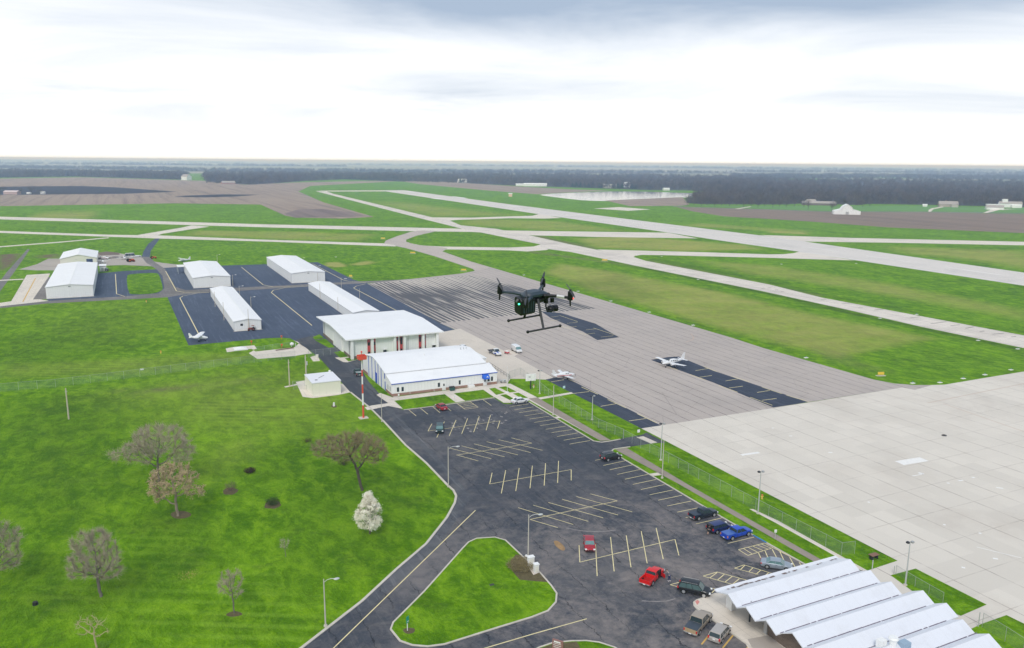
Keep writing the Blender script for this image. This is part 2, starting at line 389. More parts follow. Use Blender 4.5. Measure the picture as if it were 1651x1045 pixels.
MG = m_grass('grass'); 
M_LOT = m_asphalt('lot_asphalt', wear=0.72, light=(0.17, 0.158, 0.155), streaks=0.16, worn=(66, 92, 48))
M_RAMP = m_asphalt('ramp_sealcoat', base=(0.052, 0.070, 0.112), light=(0.12, 0.145, 0.20), wear=0.30, streaks=0.42, cracks=0.0, net=0.0)
M_PATCH = m_asphalt('fresh_asphalt_patch', base=(0.036, 0.046, 0.070), light=(0.085, 0.095, 0.125), wear=0.3, streaks=0.45, cracks=0.0, net=0.0)
M_ROAD = m_asphalt('road_asphalt', base=(0.062, 0.069, 0.084), light=(0.17, 0.168, 0.17), wear=0.5, streaks=0.5, net=0.2)
M_LANE = m_asphalt('worn_lane', base=(0.15, 0.14, 0.135), light=(0.27, 0.25, 0.235), wear=0.6, streaks=0.2, cracks=0.0)
M_APRON = m_slabs('old_apron_paving', (0.43, 0.38, 0.345), 3.75, 23.0, 0.26, (0.11, 0.098, 0.09), var=0.035, stain=(0.34, 0.305, 0.285), jy=0.25, wob=0.7, lines=0.2)
M_CONC = m_slabs('apron_concrete', (0.635, 0.59, 0.52), 7.6, 8.9, 0.16, (0.22, 0.18, 0.155), var=0.05, stain=(0.50, 0.445, 0.385), jy=0.4, ox=0.4, oy=4.1, lines=0.0)
M_TWY = m_slabs('taxiway_concrete', (0.67, 0.61, 0.535), 9.5, 9.5, 0.10, (0.35, 0.32, 0.29), var=0.03, stain=(0.46, 0.43, 0.39), jy=0.3)
M_TWYD = m_slabs('worn_taxiway', (0.65, 0.595, 0.53), 9.5, 7.0, 0.3, (0.16, 0.14, 0.13), var=0.06, stain=(0.40, 0.36, 0.33), jy=0.3)
M_TWYB = m_slabs('brownish_taxiway', (0.47, 0.41, 0.365), 6.5, 30.0, 0.1, (0.24, 0.21, 0.2), var=0.03, stain=(0.34, 0.30, 0.28), jy=0.2)
M_RWY = m_slabs('runway_surface', (0.63, 0.59, 0.55), 12.0, 40.0, 0.12, (0.36, 0.34, 0.33), var=0.015, stain=(0.45, 0.435, 0.42), jy=0.1)
M_CRACK = m_crackseal('crack_sealed_paving')
M_WALK = m_slabs('walk_concrete', (0.66, 0.60, 0.52), 1.8, 1.8, 0.05, (0.28, 0.25, 0.22), var=0.05, stain=(0.42, 0.39, 0.34))
M_WALKD = m_slabs('weathered_walk', (0.30, 0.255, 0.215), 1.7, 1.7, 0.05, (0.18, 0.15, 0.13), var=0.07, stain=(0.24, 0.2, 0.17))
M_TAN = m_slabs('hangar_front_concrete', (0.60, 0.54, 0.465), 6, 6, 0.07, (0.40, 0.36, 0.32), var=0.03, stain=(0.45, 0.42, 0.37))
M_GRAVEL = m_slabs('gravel', (0.40, 0.36, 0.32), 50, 50, 0.01, (0.3, 0.28, 0.25), var=0.03, stain=(0.25, 0.21, 0.18))
M_KERB = plain('kerb_concrete', (0.55, 0.51, 0.44), 0.9, var=0.25, scale=0.8, spec=0.2)
M_YEL = plain('yellow_marking', (0.78, 0.66, 0.36), 0.8, var=0.35, scale=0.9)
M_ORG = plain('orange_marking', (0.60, 0.38, 0.10), 0.8, var=0.25, scale=0.9)
M_WMK = plain('white_marking', (0.78, 0.77, 0.74), 0.8, var=0.12)
M_BLMK = plain('blue_marking', (0.05, 0.20, 0.45), 0.8)
M_RDMK = plain('pink_marking', (0.62, 0.25, 0.22), 0.8)
M_ORL = plain('faded_orange_line', (0.50, 0.36, 0.27), 0.8)
M_FB = m_field('stubble_field', (0.36, 0.285, 0.225), (0.28, 0.215, 0.175), rot=R(60))
M_FB2 = m_field('tilled_field', (0.27, 0.205, 0.155), (0.21, 0.155, 0.125), rot=R(-58))
M_FD = m_field('dark_tilled_field', (0.055, 0.05, 0.065), (0.04, 0.035, 0.05), rot=R(60), dark=(0.02, 0.02, 0.03))
M_FG = m_field('green_field', (0.12, 0.26, 0.06), (0.15, 0.28, 0.07), rot=R(60), dark=(0.10, 0.2, 0.05))
M_DIRT = m_field('bare_dirt', (0.20, 0.155, 0.125), (0.15, 0.12, 0.10), dark=(0.09, 0.07, 0.06))
M_MULCH = plain('mulch', (0.12, 0.10, 0.055), 1.0, var=0.5, scale=3, spec=0.05)
def m_siding(name, col, pitch=0.92):
    t = NT(name); o = t.tc.outputs['Object']; p = t.sepv(o)
    f = t.math('ABSOLUTE', t.math('SUBTRACT', t.math('FRACT', t.math('DIVIDE', t.math('ADD', p[0], p[1]), pitch)), 0.5))
    c = t.mix(t.math('MULTIPLY', t.math('GREATER_THAN', f, 0.42), 0.16), col, tuple(x*0.55 for x in col))
    st = t.mr(t.noise(1.0, 4, 0.8, vec=t.vec(o, (1.2, 1.2, 0.10))), 0.5, 0.75, 0, 0.22)
    c = t.mix(st, c, (0.60, 0.59, 0.56))
    c = t.mix(t.math('MULTIPLY', t.mr(p[2], 0.0, 1.1, 0.45, 0.0), t.mr(t.noise(0.8, 4, vec=o), 0.3, 0.7)), c, (0.50, 0.46, 0.38))
    return t.done(c, 0.55, 0.3)
M_WHITE = m_siding('white_metal_siding', (0.80, 0.81, 0.80))
M_CREAM = m_siding('cream_siding', (0.76, 0.74, 0.66))
M_ROOFX = m_roof('ribbed_white_roof', axis=0); M_ROOFY = m_roof('white_roof_ribs_across', axis=1)
M_ROOFT = m_roof('coated_terminal_roof', col=(0.70, 0.72, 0.77), rib=1.8, ribamt=0.05, dirt=0.5)
M_GREY = plain('grey_metal', (0.42, 0.43, 0.43), 0.45, 0.4)
M_GALV = plain('galvanised_steel', (0.55, 0.57, 0.56), 0.5, 0.3)
M_FPOST = plain('fence_steel', (0.36, 0.40, 0.36), 0.6, 0.2)
M_POLE = plain('concrete_pole', (0.52, 0.49, 0.43), 0.8, var=0.15)
M_WOODP = plain('weathered_wood_pole', (0.50, 0.45, 0.36), 0.9, var=0.2)
M_DARK = plain('dark_metal', (0.03, 0.03, 0.033), 0.5)
M_BLUE = plain('blue_trim', (0.02, 0.08, 0.50), 0.45)
M_REDT = plain('red_trim', (0.50, 0.07, 0.075), 0.5)
M_REDM = plain('red_mast_paint', (0.70, 0.09, 0.05), 0.5)
M_BRICK = m_brick('red_brick'); M_BRICKD = m_brick('brown_stone', (0.15, 0.11, 0.085), (0.21, 0.165, 0.13), (0.23, 0.19, 0.16), 1.4)
M_WIN = m_glass('window_glass'); M_CGL = m_glass('car_glass', (0.02, 0.032, 0.036))
M_CGLL = m_glass('pale_car_glass', (0.09, 0.16, 0.165))
M_TYRE = plain('tyre_rubber', (0.018, 0.018, 0.018), 0.9, spec=0.1); M_RIM = plain('alloy_rim', (0.60, 0.61, 0.62), 0.35, 0.6)
M_CHROME = plain('bright_bumper', (0.55, 0.55, 0.56), 0.25, 0.8); M_BLKP = plain('black_plastic', (0.015, 0.015, 0.016), 0.6)
M_LAMPH = plain('headlight_lens', (0.75, 0.77, 0.78), 0.15); M_LAMPT = plain('tail_light_lens', (0.55, 0.02, 0.02), 0.25)
M_LAMPO = plain('amber_red_lens', (0.75, 0.25, 0.08), 0.25)
M_GREEN = plain('dumpster_green', (0.03, 0.10, 0.085), 0.6); M_SIGNG = plain('sign_green', (0.02, 0.32, 0.22), 0.5)
M_BROWN = plain('sign_brown', (0.27, 0.14, 0.12), 0.7); M_YSIGN = plain('sign_yellow', (0.80, 0.55, 0.05), 0.5)
M_ORANGE = plain('orange_red_paint', (0.62, 0.12, 0.03), 0.5)
M_FENCE = m_fence('chain_link', 0.15, (0.33, 0.39, 0.35)); M_FENCEL = m_fence('chain_link_thin', 0.13, (0.33, 0.42, 0.38))

# ------------------------------------------------------------------ ground sheet (fine near the airfield, coarse towards the horizon)
def npoly_mask(X, Y, poly, soft):
    """1 inside the polygon, fading to 0 over `soft` metres outside"""
    poly = np.array(poly); n = len(poly); ins = np.zeros(X.shape, bool); dmin = np.full(X.shape, 1e9)
    for i in range(n):
        x1, y1 = poly[i]; x2, y2 = poly[(i+1) % n]
        c = ((y1 > Y) != (y2 > Y)) & (X < (x2-x1)*(Y-y1)/((y2-y1) if abs(y2-y1) > 1e-9 else 1e-9)+x1); ins ^= c
        L2 = (x2-x1)**2+(y2-y1)**2; tt = np.clip(((X-x1)*(x2-x1)+(Y-y1)*(y2-y1))/L2, 0, 1)
        dmin = np.minimum(dmin, np.hypot(X-x1-tt*(x2-x1), Y-y1-tt*(y2-y1)))
    sd_ = np.where(ins, dmin, -dmin)
    return np.clip(sd_/soft+0.5, 0, 1)
def npmesh(name, V, F, mat, zone=None):
    me = bpy.data.meshes.new(name); V = np.asarray(V, np.float32); F = np.asarray(F, np.int32); k = F.shape[1]
    me.vertices.add(len(V)); me.vertices.foreach_set('co', V.ravel())
    me.loops.add(F.size); me.loops.foreach_set('vertex_index', F.ravel())
    me.polygons.add(len(F)); me.polygons.foreach_set('loop_start', np.arange(0, F.size, k, dtype=np.int32))
    me.polygons.foreach_set('loop_total', np.full(len(F), k, np.int32))
    me.update(calc_edges=True); me.validate()
    if zone is not None:
        a = me.color_attributes.new('zone', 'FLOAT_COLOR', 'POINT'); a.data.foreach_set('color', np.asarray(zone, np.float32).ravel())
    me.materials.append(mat)
    o = bpy.data.objects.new(name, me); COL.objects.link(o); return o

def geo(a, b, n): return np.geomspace(a, b, n)
xs = np.concatenate([-geo(200, 60000, 26)[::-1], np.arange(-196, 620, 4.0), geo(622, 60000, 28)])
ys = np.concatenate([[-4000, -500, -60], np.arange(0, 900, 4.0), geo(905, 70000, 40)])
GX, GY = np.meshgrid(xs, ys); nx, ny = len(xs), len(ys)
dry = np.zeros(GX.shape); drk = np.zeros(GX.shape); dirt = np.zeros(GX.shape)
for pts, soft, amt in [
    ([(900,425),(1000,440),(1180,475),(1300,505),(1500,545),(1420,557),(1350,575),(1200,540),(1080,505),(960,470),(880,440)], 9, 0.9),
    ([(1380,520),(1515,547),(1430,560),(1355,574),(1290,560)], 3, 0.75),
    ([(930,385),(1000,380),(1200,395),(1230,402),(1100,405),(960,399)], 14, 1.0),
    ([(640,325),(760,340),(835,347),(700,349),(600,326)], 40, 0.7),
    ([(760,353),(900,357),(1000,372),(880,371),(740,362)], 20, 0.75),
    ([(320,372),(480,374),(600,378),(580,388),(440,385),(300,379)], 18, 0.85),
    ([(1440,398),(1651,405),(1700,440),(1560,418),(1460,408)], 25, 0.9),
    ([(1120,420),(1240,428),(1420,455),(1651,500),(1651,515),(1400,470),(1200,440)], 14, 0.7),
    ([(525,424),(540,423),(556,426),(556,430),(540,431),(526,429)], 2.5, 1.6),
    ([(568,426),(590,421),(606,423),(590,427),(575,428)], 3, 1.5),
    ([(0,342),(160,347),(260,353),(100,350),(0,347)], 10, 1.0),
    ([(1240,372),(1300,374),(1300,378),(1240,375)], 8, 1.3),
    ([(1130,360),(1300,372),(1300,376),(1100,364)], 14, 0.7),
    ([(0,590),(420,565),(470,566),(300,600),(0,610)], 8, 0.30),
    ([(150,640),(330,600),(560,590),(600,640),(560,700),(420,700),(300,690)], 25, 0.30),
    ([(340,720),(420,700),(400,740),(300,790)], 12, 0.35),
    ([(0,480),(270,484),(280,540),(150,560)], 30, 0.12)]:
    dry = np.maximum(dry, npoly_mask(GX, GY, GP(pts), soft)*amt)
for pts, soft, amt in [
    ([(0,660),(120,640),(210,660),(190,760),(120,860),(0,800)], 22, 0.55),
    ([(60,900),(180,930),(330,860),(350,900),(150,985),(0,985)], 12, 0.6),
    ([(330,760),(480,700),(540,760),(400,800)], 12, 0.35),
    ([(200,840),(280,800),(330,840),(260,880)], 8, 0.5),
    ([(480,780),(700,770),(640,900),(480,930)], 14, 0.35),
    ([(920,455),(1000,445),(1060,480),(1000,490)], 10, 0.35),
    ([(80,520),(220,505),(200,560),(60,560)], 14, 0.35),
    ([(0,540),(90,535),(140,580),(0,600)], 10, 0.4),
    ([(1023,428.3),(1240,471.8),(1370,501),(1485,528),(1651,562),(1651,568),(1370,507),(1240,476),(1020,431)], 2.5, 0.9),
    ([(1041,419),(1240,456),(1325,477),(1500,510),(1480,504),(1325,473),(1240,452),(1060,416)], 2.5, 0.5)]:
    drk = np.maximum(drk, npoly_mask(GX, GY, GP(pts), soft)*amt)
for pts, soft, amt in [
    ([(0,411),(28,409),(26,419),(14,430),(0,436)], 6, 1.3), ([(60,412),(92,409),(96,416),(62,416)], 5, 0.9),
    ([(170,630),(330,622),(420,612),(420,616),(330,627),(190,634)], 1.6, 0.5),
    ([(0,585),(60,583),(0,588)], 3, 0.5),
    ([(1300,556),(1360,571),(1440,600),(1400,597),(1330,580)], 3, 0.25),
    ([(855,404),(1023,428),(1023,430),(850,407)], 2, 0.5), ([(1041,420),(1325,478),(1325,476),(1041,418)], 3, 0.6), ([(858,381),(960,402),(962,400),(870,380)], 3, 0.7)]:
    dirt = np.maximum(dirt, npoly_mask(GX, GY, GP(pts), soft)*amt)
V = np.stack([GX, GY, np.zeros_like(GX)], -1).reshape(-1, 3)
ii = (np.arange(ny-1)[:, None]*nx+np.arange(nx-1)[None, :]).ravel()
F = np.stack([ii, ii+1, ii+nx+1, ii+nx], 1)
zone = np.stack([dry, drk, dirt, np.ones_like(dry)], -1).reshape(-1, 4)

M_FAR = m_field('farmland', (0.34, 0.32, 0.24), (0.24, 0.28, 0.16), rot=R(50), dark=(0.2, 0.19, 0.15))
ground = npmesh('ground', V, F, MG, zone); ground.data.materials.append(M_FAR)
cy = GY[:-1, :-1].ravel(); cx = GX[:-1, :-1].ravel()
far = (np.hypot(cx, cy) > 3600) | (cx < -900)
ground.data.polygons.foreach_set('material_index', far.astype(np.int32))
tag(ground, kind='structure')

def inside(poly, x, y):
    c = False; n = len(poly)
    for i in range(n):
        x1, y1 = poly[i]; x2, y2 = poly[(i+1) % n]
        if (y1 > y) != (y2 > y) and x < (x2-x1)*(y-y1)/(y2-y1)+x1: c = not c
    return c
def smooth_poly(pts, it=1):
    for _ in range(it):
        q = []
        for i in range(len(pts)):
            a, b = pts[i], pts[(i+1) % len(pts)]
            q += [(a[0]*.75+b[0]*.25, a[1]*.75+b[1]*.25), (a[0]*.25+b[0]*.75, a[1]*.25+b[1]*.75)]
        pts = q
    return pts
def sheet(name, poly, mat, z, kind='structure', sm=0):
    if sm: poly = smooth_poly(poly, sm)
    b = MB(); tr = tessellate_polygon([[Vector((x, y, 0)) for x, y in poly]])
    fs = []
    for t in tr:
        (x1, y1), (x2, y2), (x3, y3) = [poly[i] for i in t]
        fs.append(t if (x2-x1)*(y3-y1)-(x3-x1)*(y2-y1) > 0 else t[::-1])
    b.add([(x, y, z) for x, y in poly], fs)
    return tag(b.build(name, mat, fix=False), kind=kind)
def sheetpx(name, pts, mat, z, **k): return sheet(name, GP(pts), mat, z, **k)
def strip(b, p, q, w, z, h=0.0):
    p, q = Vector(p), Vector(q); d = (q-p); 
    if d.length < 1e-6: return
    n = Vector((-d.y, d.x)).normalized()*w/2
    b.add([(p.x+n.x, p.y+n.y, z), (p.x-n.x, p.y-n.y, z), (q.x-n.x, q.y-n.y, z), (q.x+n.x, q.y+n.y, z)], [(0, 1, 2, 3)])
def kerb(name, pts, closed=False, w=0.28, h=0.13, mat=None, z0=0.0):
    pts = [Vector(p) for p in pts]; b = MB(); n = len(pts)
    L, Rr = [], []
    for i in range(n):
        a = pts[(i-1) % n] if (closed or i > 0) else pts[i]; c = pts[(i+1) % n] if (closed or i < n-1) else pts[i]
        d = (c-a).normalized(); m = Vector((-d.y, d.x))*w/2; L.append(pts[i]+m); Rr.append(pts[i]-m)
    m = n if closed else n-1
    vs = []
    for i in range(n): vs += [(L[i].x, L[i].y, z0), (L[i].x, L[i].y, h), (Rr[i].x, Rr[i].y, h), (Rr[i].x, Rr[i].y, z0)]
    fs = []
    for i in range(m):
        j = (i+1) % n
        for k in range(3): fs.append((i*4+k, i*4+k+1, j*4+k+1, j*4+k))
    if not closed: fs += [(0, 1, 2, 3), ((n-1)*4+3, (n-1)*4+2, (n-1)*4+1, (n-1)*4)]
    b.add(vs, fs)
    return tag(b.build(name, mat or M_KERB), kind='structure')

# fields and water
sheetpx('field', [(-120,289),(0,288),(133,286),(326,291.6),(396,298),(470,294.5),(600,291.8),(640,292.5),(500,300),(481,309),(522,326.5),(603.5,350),(550,352.6),(476,351),(460,348),(420,330),(280,328),(0,332.6),(-120,336)], M_FB, 0.05)
sheetpx('field', [(-120,303),(50,300.6),(133,300),(190,302.5),(286.5,309.3),(200,312.6),(33,314.2),(-120,314)], M_FD, 0.10)
sheetpx('field', [(280,317.5),(300,315.5),(360,313.5),(420,314),(380,317),(330,318.5)], M_FD, 0.10)
sheetpx('field', [(458,345),(480,338),(520,337),(570,343),(590,349),(476,351.5)], m_field('stubble_near', (0.25,0.195,0.175), (0.20,0.15,0.14), rot=R(-58)), 0.10)
sheetpx('field', [(643,291.8),(720,293.5),(833,300.5),(916,305.3),(983,307.4),(900,311),(866,313.3),(783,307),(676,297)], M_FB, 0.05)
sheetpx('field', [(975,323.3),(1100,318),(1112,330),(1100,331.8),(1016,332.6)], M_FB, 0.06)
sheetpx('field', [(1090,334),(1240,338.6),(1334,342),(1500,342.6),(1651,345.5),(1850,350),(1850,384),(1651,376),(1434,367),(1301,357),(1167,349),(1117,341)], M_FB2, 0.05)
sheetpx('field', [(1085,330),(1180,332),(1384,332),(1500,331.8),(1660,335),(1850,340),(1850,346),(1651,343.6),(1500,341),(1334,340.4),(1240,337)], M_FG, 0.04)
sheetpx('field', [(1300,283),(1480,286),(1470,288),(1290,285)], M_FG, 0.04)
t = NT('pond_water'); wb = t.noise(0.03, 5, 0.6, vec=t.vec(t.pos, (1, 3, 1)))
M_WATER = t.done(t.mix(wb, (0.20, 0.22, 0.25), (0.27, 0.29, 0.32)), 0.08, 1.0, bump=t.noise(0.8, 4), bd=0.03)
sheetpx('pond', [(869.6,314.3),(885,312.6),(904,311.5),(985,308.6),(1040,309),(1100,311),(1135,312),(1150,315),(1100,318.9),(998,324.5),(960,324),(934.5,322.7),(896,318.3),(880,316)], M_WATER, 0.05)
sheetpx('road', [(1085,332.6),(1240,337.6),(1334,340.8),(1500,341.4),(1660,343.8),(1850,346.6),(1850,347.8),(1660,345),(1500,342.4),(1334,341.8),(1240,338.5),(1085,333.5)], M_LANE, 0.07)
sheetpx('driveway', [(1497,341.5),(1501,341.5),(1505,337.5),(1522,334),(1520,333),(1502,336),(1497,338.5)], M_WALK, 0.08)
sheetpx('driveway', [(1585,343.5),(1592,343.5),(1612,338.5),(1640,337),(1600,337)], M_WALK, 0.08)
sheetpx('road', [(1184,337),(1192,337),(1212,333.5),(1209,333)], M_WALK, 0.08)
# pale far fields that show between the woods
for pts in [[(180,276),(430,278.5),(430,280),(180,278)], [(560,263.6),(900,268),(900,269.5),(560,265)], [(900,270.3),(1200,274.2),(1200,275.7),(900,271.8)], [(1300,276.5),(1460,278),(1460,279.5),(1290,278)], [(1560,276),(1700,279),(1700,281),(1560,278.5)],
            [(60,264),(330,267.2),(330,268),(60,265.2)]]:
    sheetpx('field', pts, m_field('pale_field', (0.42,0.38,0.30), (0.34,0.32,0.25)), 0.08)

# runways and taxiways
z1, z2, z3 = 0.012, 0.020, 0.028
sheetpx('runway', [(617,307),(652,306.8),(820,329.3),(1041,357),(1240,381.5),(1651,439.7),(1800,461),(1800,488),(1651,460.8),(1285.7,405.6),(1150,386.3),(1077,375),(871,345.8),(820,338),(617,308)], M_RWY, z3)
sheetpx('taxiway', [(509,307.6),(620,307),(620,308.6),(527,308.8)], M_TWY, z1)
sheetpx('taxiway', [(509,308.4),(527,308.8),(537.4,312.5),(697.6,350.7),(708,352),(725.6,355.8),(743,363.4),(800,369),(858,380.5),(919,394),(962.5,402.9),(1021,414.3),(1041,420.7),(1240,458.8),(1325,480),(1651,541),(1800,569),(1800,593),(1651,561.4),(1485.5,527),(1368.5,500),(1231,470),(1023.5,428.3),(921.7,406.7),(872,400),(871,394),(820,384),(743.4,368.5),(677,352)], M_TWYD, 0.024)
sheetpx('taxiway', [(-90,346.6),(0,349.4),(420,361.6),(743,368.8),(820,371.8),(1077,375.3),(1125,384.5),(960,382),(858,379.6),(760,374),(662,372.8),(420,366.4),(0,353.7),(-90,351)], M_TWY, 0.016)
sheetpx('taxiway', [(-90,369.5),(0,372.3),(175,378.5),(235,379.5),(250,379.3),(420,386.3),(621,392.6),(650,394),(637,397.5),(420,389.3),(250,384.5),(175,381.8),(0,375.6),(-90,372.6)], M_TWY, 0.016)
sheetpx('taxiway', [(240,380.5),(222,379),(292,367.2),(309,363.5),(338,365.5),(300,371),(262,377),(250,381)], M_TWY, 0.020)
sheetpx('taxiway', [(619,393),(622,388),(640,381),(662,374),(680,371.5),(705,372.5),(690,376),(672,380),(655,386.5),(655,390),(668,395),(650,397)], M_TWYB, 0.020)
sheetpx('taxiway', [(655,391),(680,396),(713,397.7),(820,399.2),(860,397.6),(873,394),(884,403),(850,405.6),(820,403.8),(740,402.5),(700,402)], M_TWY, 0.020)
sheetpx('taxiway', [(636,396.5),(657,390.5),(668,394.5),(700,397.5),(722,400),(718,403),(713,405.5),(726,410),(760,422),(800,434),(824,441),(780,452),(740,449),(753,442.4),(764,438.5),(765.5,436.5),(762,433.5),(700,413),(654,400)], M_TWYB, 0.022)
sheetpx('taxiway', [(962,402.3),(1140,407),(1240,410.2),(1262,410),(1279,408.4),(1287,406.3),(1290,405.8),(1378,420),(1333,418.8),(1240,415.8),(1080,411.8),(1035,411),(1024,412.6),(1021,415),(990,409)], M_TWY, 0.020)
sheetpx('taxiway', [(690,350.6),(760,351),(820,349),(858,348),(870,345),(905,351.5),(880,352.5),(820,352),(740,354.6),(722,356)], M_TWY, 0.020)
sheetpx('taxiway', [(1225,379),(1373,383.7),(1651,390),(1800,393),(1800,399.5),(1651,395.7),(1440,391.5),(1294,389.5)], M_TWY, 0.020)
sheetpx('taxiway', [(957,336.2),(998,334),(1049,337.8),(1013,340)], M_TWY, 0.020)
sheetpx('path', [(-60,401.5),(0,397.2),(100,389.5),(175,382.8),(176,384),(100,391),(0,398.8),(-60,403.6)], M_WALK, 0.014)
sheetpx('road', [(44.5,401.5),(48,402.5),(20,443),(0,470),(-12,482),(-10,467),(10,440)], M_LANE, 0.014)
sheetpx('path', [(-12,452),(38,449.5),(38,451),(-12,453.6)], M_WALK, 0.018)
# runway paint
b = MB()
for p, q, w in [((1292,397.2),(1353,406),0.9),((1396,412.5),(1467.6,422.7),0.9),((1523.5,430.3),(1612.6,443.5),0.9),((1180,381.3),(1245,390.6),0.9),((1080,366.5),(1130,374),0.9),
                ((1231,396.5),(1285,404.6),0.5),((1290,405.2),(1651,460.0),0.5),((1240,382.2),(1651,440.6),0.5),((820,329.8),(1240,382),0.5),((990,354),(1035,360.5),0.9),((905,342),(945,347.5),0.9)]:
    strip(b, G(*p), G(*q), w, 0.040)
for p, q, w in [((698,319.8),(712,321.4),9),((730,316.8),(752,319.8),6),((820,331.5),(838,333.8),3),((655,308.3),(668,310),6)]:
    strip(b, G(*p), G(*q), w, 0.040)
tag(b.build('runway_markings', M_WMK, fix=False), kind='structure')

# aprons
sheetpx('apron', [(592,457.5),(690,447),(745,441),(790,432),(760,422),(1180,544.8),(1231,561.4),(1409,612.3),(1442,618.6),(1475,621),(1503,621),(1500,623.7),(1475,629),(1455,625),(1307,648),(1231,660.6),(1034,691),(879.6,612),(820,600),(800,560),(709,521)], M_APRON, 0.028)
sheetpx('crack_sealed_apron', [(594,457.5),(749,445),(766,444.5),(785,449),(960,497.5),(901,503),(820,509),(709,521.2)], M_CRACK, 0.034)
# the concrete apron is one sheet with the slabs' joints in its surface
jx0 = G(1034, 691)[0]
sheet('concrete_apron', [G(1034,691), G(1231,660.6), G(1455,625), G(1475,629), G(1503,621), G(1523.5,620.4), G(1588,609.5), G(1651,599.2), G(1900,556), (470,150), (470,-10), (96,-10), (96,79.0), (jx0,79.4)], M_CONC, 0.032)
sheetpx('hangar_front_pad', [(700,538),(742,530),(811.6,565.3),(821.4,563.6),(836,571),(829,574.5),(893,609.4),(879.6,612.4),(850,611),(823,611),(816,622),(800,622),(700,600)], M_TAN, 0.036)
for pts in [[(879.6,612.2),(896,608.6),(918,612),(1065.8,686.3),(1034,691)],
            [(1049,580.5),(1077,576),(1094,575),(1150,598),(1303,648.6),(1247,657.3),(1150,617)],
            [(872,502),(895,504),(905,505),(960,522),(998,544),(963,548.6),(940,535),(888,513)]]:
    sheetpx('asphalt_patch', pts, M_PATCH, 0.040)
sheetpx('hangar_ramp', [(155,441.5),(200,437),(250,434.5),(264,432),(290,430.5),(358,428.3),(420,426.5),(498,423.3),(512,422.7),(570.6,451.3),(600,459),(709,521),(745,537),(690,560),(600,562),(520,562),(476,550),(468,545.5),(454,544.5),(429,545.5),(304,557),(272,484),(270,479),(180,484),(76,487.5),(76,478),(150,470)], M_RAMP, 0.020)
sheetpx('road', [(228,414),(241,414.5),(250,423),(266,433.5),(283,463),(300,468),(480,459.2),(575,454),(640,451.5),(748,443.6),(760,446),(640,454),(575,457.5),(480,462.8),(300,474.5),(270,479.5),(76,489.5),(0,497),(0,494),(76,485.5),(200,478),(256,473),(265,465),(262,445),(252,434),(236,424)], M_LANE, 0.026)
sheetpx('road', [(250.6,384.5),(258,384.8),(250,395),(243,405),(241,416),(228,416),(231,406),(239,393.5)], M_RAMP, 0.024)
sheetpx('concrete_pad', [(43,443.5),(81,441),(72,460),(55,481),(78,485),(78,489),(-60,502),(-60,497),(18,486)], M_WALK, 0.022)
sheetpx('asphalt_pad', [(78,447),(84,447),(84,482),(53,483)], M_LANE, 0.030)
sheetpx('gravel_yard', [(150,429),(150,408),(191,408),(205,411),(228,413.5),(244,421),(262,424),(292,427.5),(293,431),(254,433.5),(244,429.3),(200,427.5),(163,428.6)], M_GRAVEL, 0.016)
sheetpx('gravel_yard', [(30,434.5),(60,426),(78,417),(110,417),(110,436),(60,436)], M_GRAVEL, 0.016)
sheetpx('dirt_bank', [(158,407.5),(172,405.5),(192,407.6),(193,411),(160,412)], M_DIRT, 0.020)
sheetpx('concrete_pad', [(364,562),(378,559.5),(410,557),(414,562),(409,564),(405,562.6),(366,568)], M_WALK, 0.018)
sheetpx('concrete_pad', [(401,569.5),(406,567),(409,565),(412,567),(475,560),(488,548.5),(478,546.8),(473,548.5),(495,562),(503,570),(490,571.5),(476,574),(415,579)], M_WALK, 0.018)
sheetpx('concrete_pad', [(477,616),(500,612),(560,620),(568,632),(545,637),(505,642),(488,640)], M_WALK, 0.018)
sheetpx('path', [(458,623.5),(478,619),(480,621),(460,625)], M_WALK, 0.016)
sheetpx('concrete_pad', [(500,576),(512,572),(516,582),(505,583)], M_WALK, 0.018)

# roads and car park: one asphalt sheet with lawns laid on it
lotL = [(476,548),(486.5,556),(514.5,576.7),(565,632.6),(598,659),(619,680),(654,718),(687,746.6),(720.5,781.6),(731,791),(735.5,800),(733.4,811),(720.5,835),(687,877.4),(639.5,918),(584,969.5),(486.6,1045),(400,1110)]
sheetpx('parking_lot', lotL+[(500,1260),(1400,1260),(1330,1120),(1212,1045),(1156.4,1005.7),(1121,980),(1118,974),(1121,969),(1141,962.6),(1154,957.5),(1220,940),(1320,920),(1298,910.6),(1217,865),(1157.6,830.7),(1071,779.5),(990,731.6),(986,727.5),(988,724.5),(1016,720.5),(1053,715),(1074,714),(1042.5,697.6),(1034,701.5),(1000,707.6),(984,711),(957,711.4),(852.5,648.5),(823,652),(811.8,651.4),(796,641.7),(732,651),(680,657.6),(649,661),(640,657),(625,650),(600,625),(585,600),(586,588),(575,575),(560,585),(545,572),(520,545),(505,541)], M_LOT, 0.022)
sheetpx('road', [(488,549),(505,541),(512,547),(532,568),(548,585),(580,620),(612,652),(700,742),(735,785),(738,800),(725,826),(690,872),(645,914),(588,965),(560,988),(590,985),(650,932),(700,888),(742,830),(760,800),(735,770),(690,720),(640,668),(590,610),(555,572),(530,546)], M_ROAD, 0.0262)
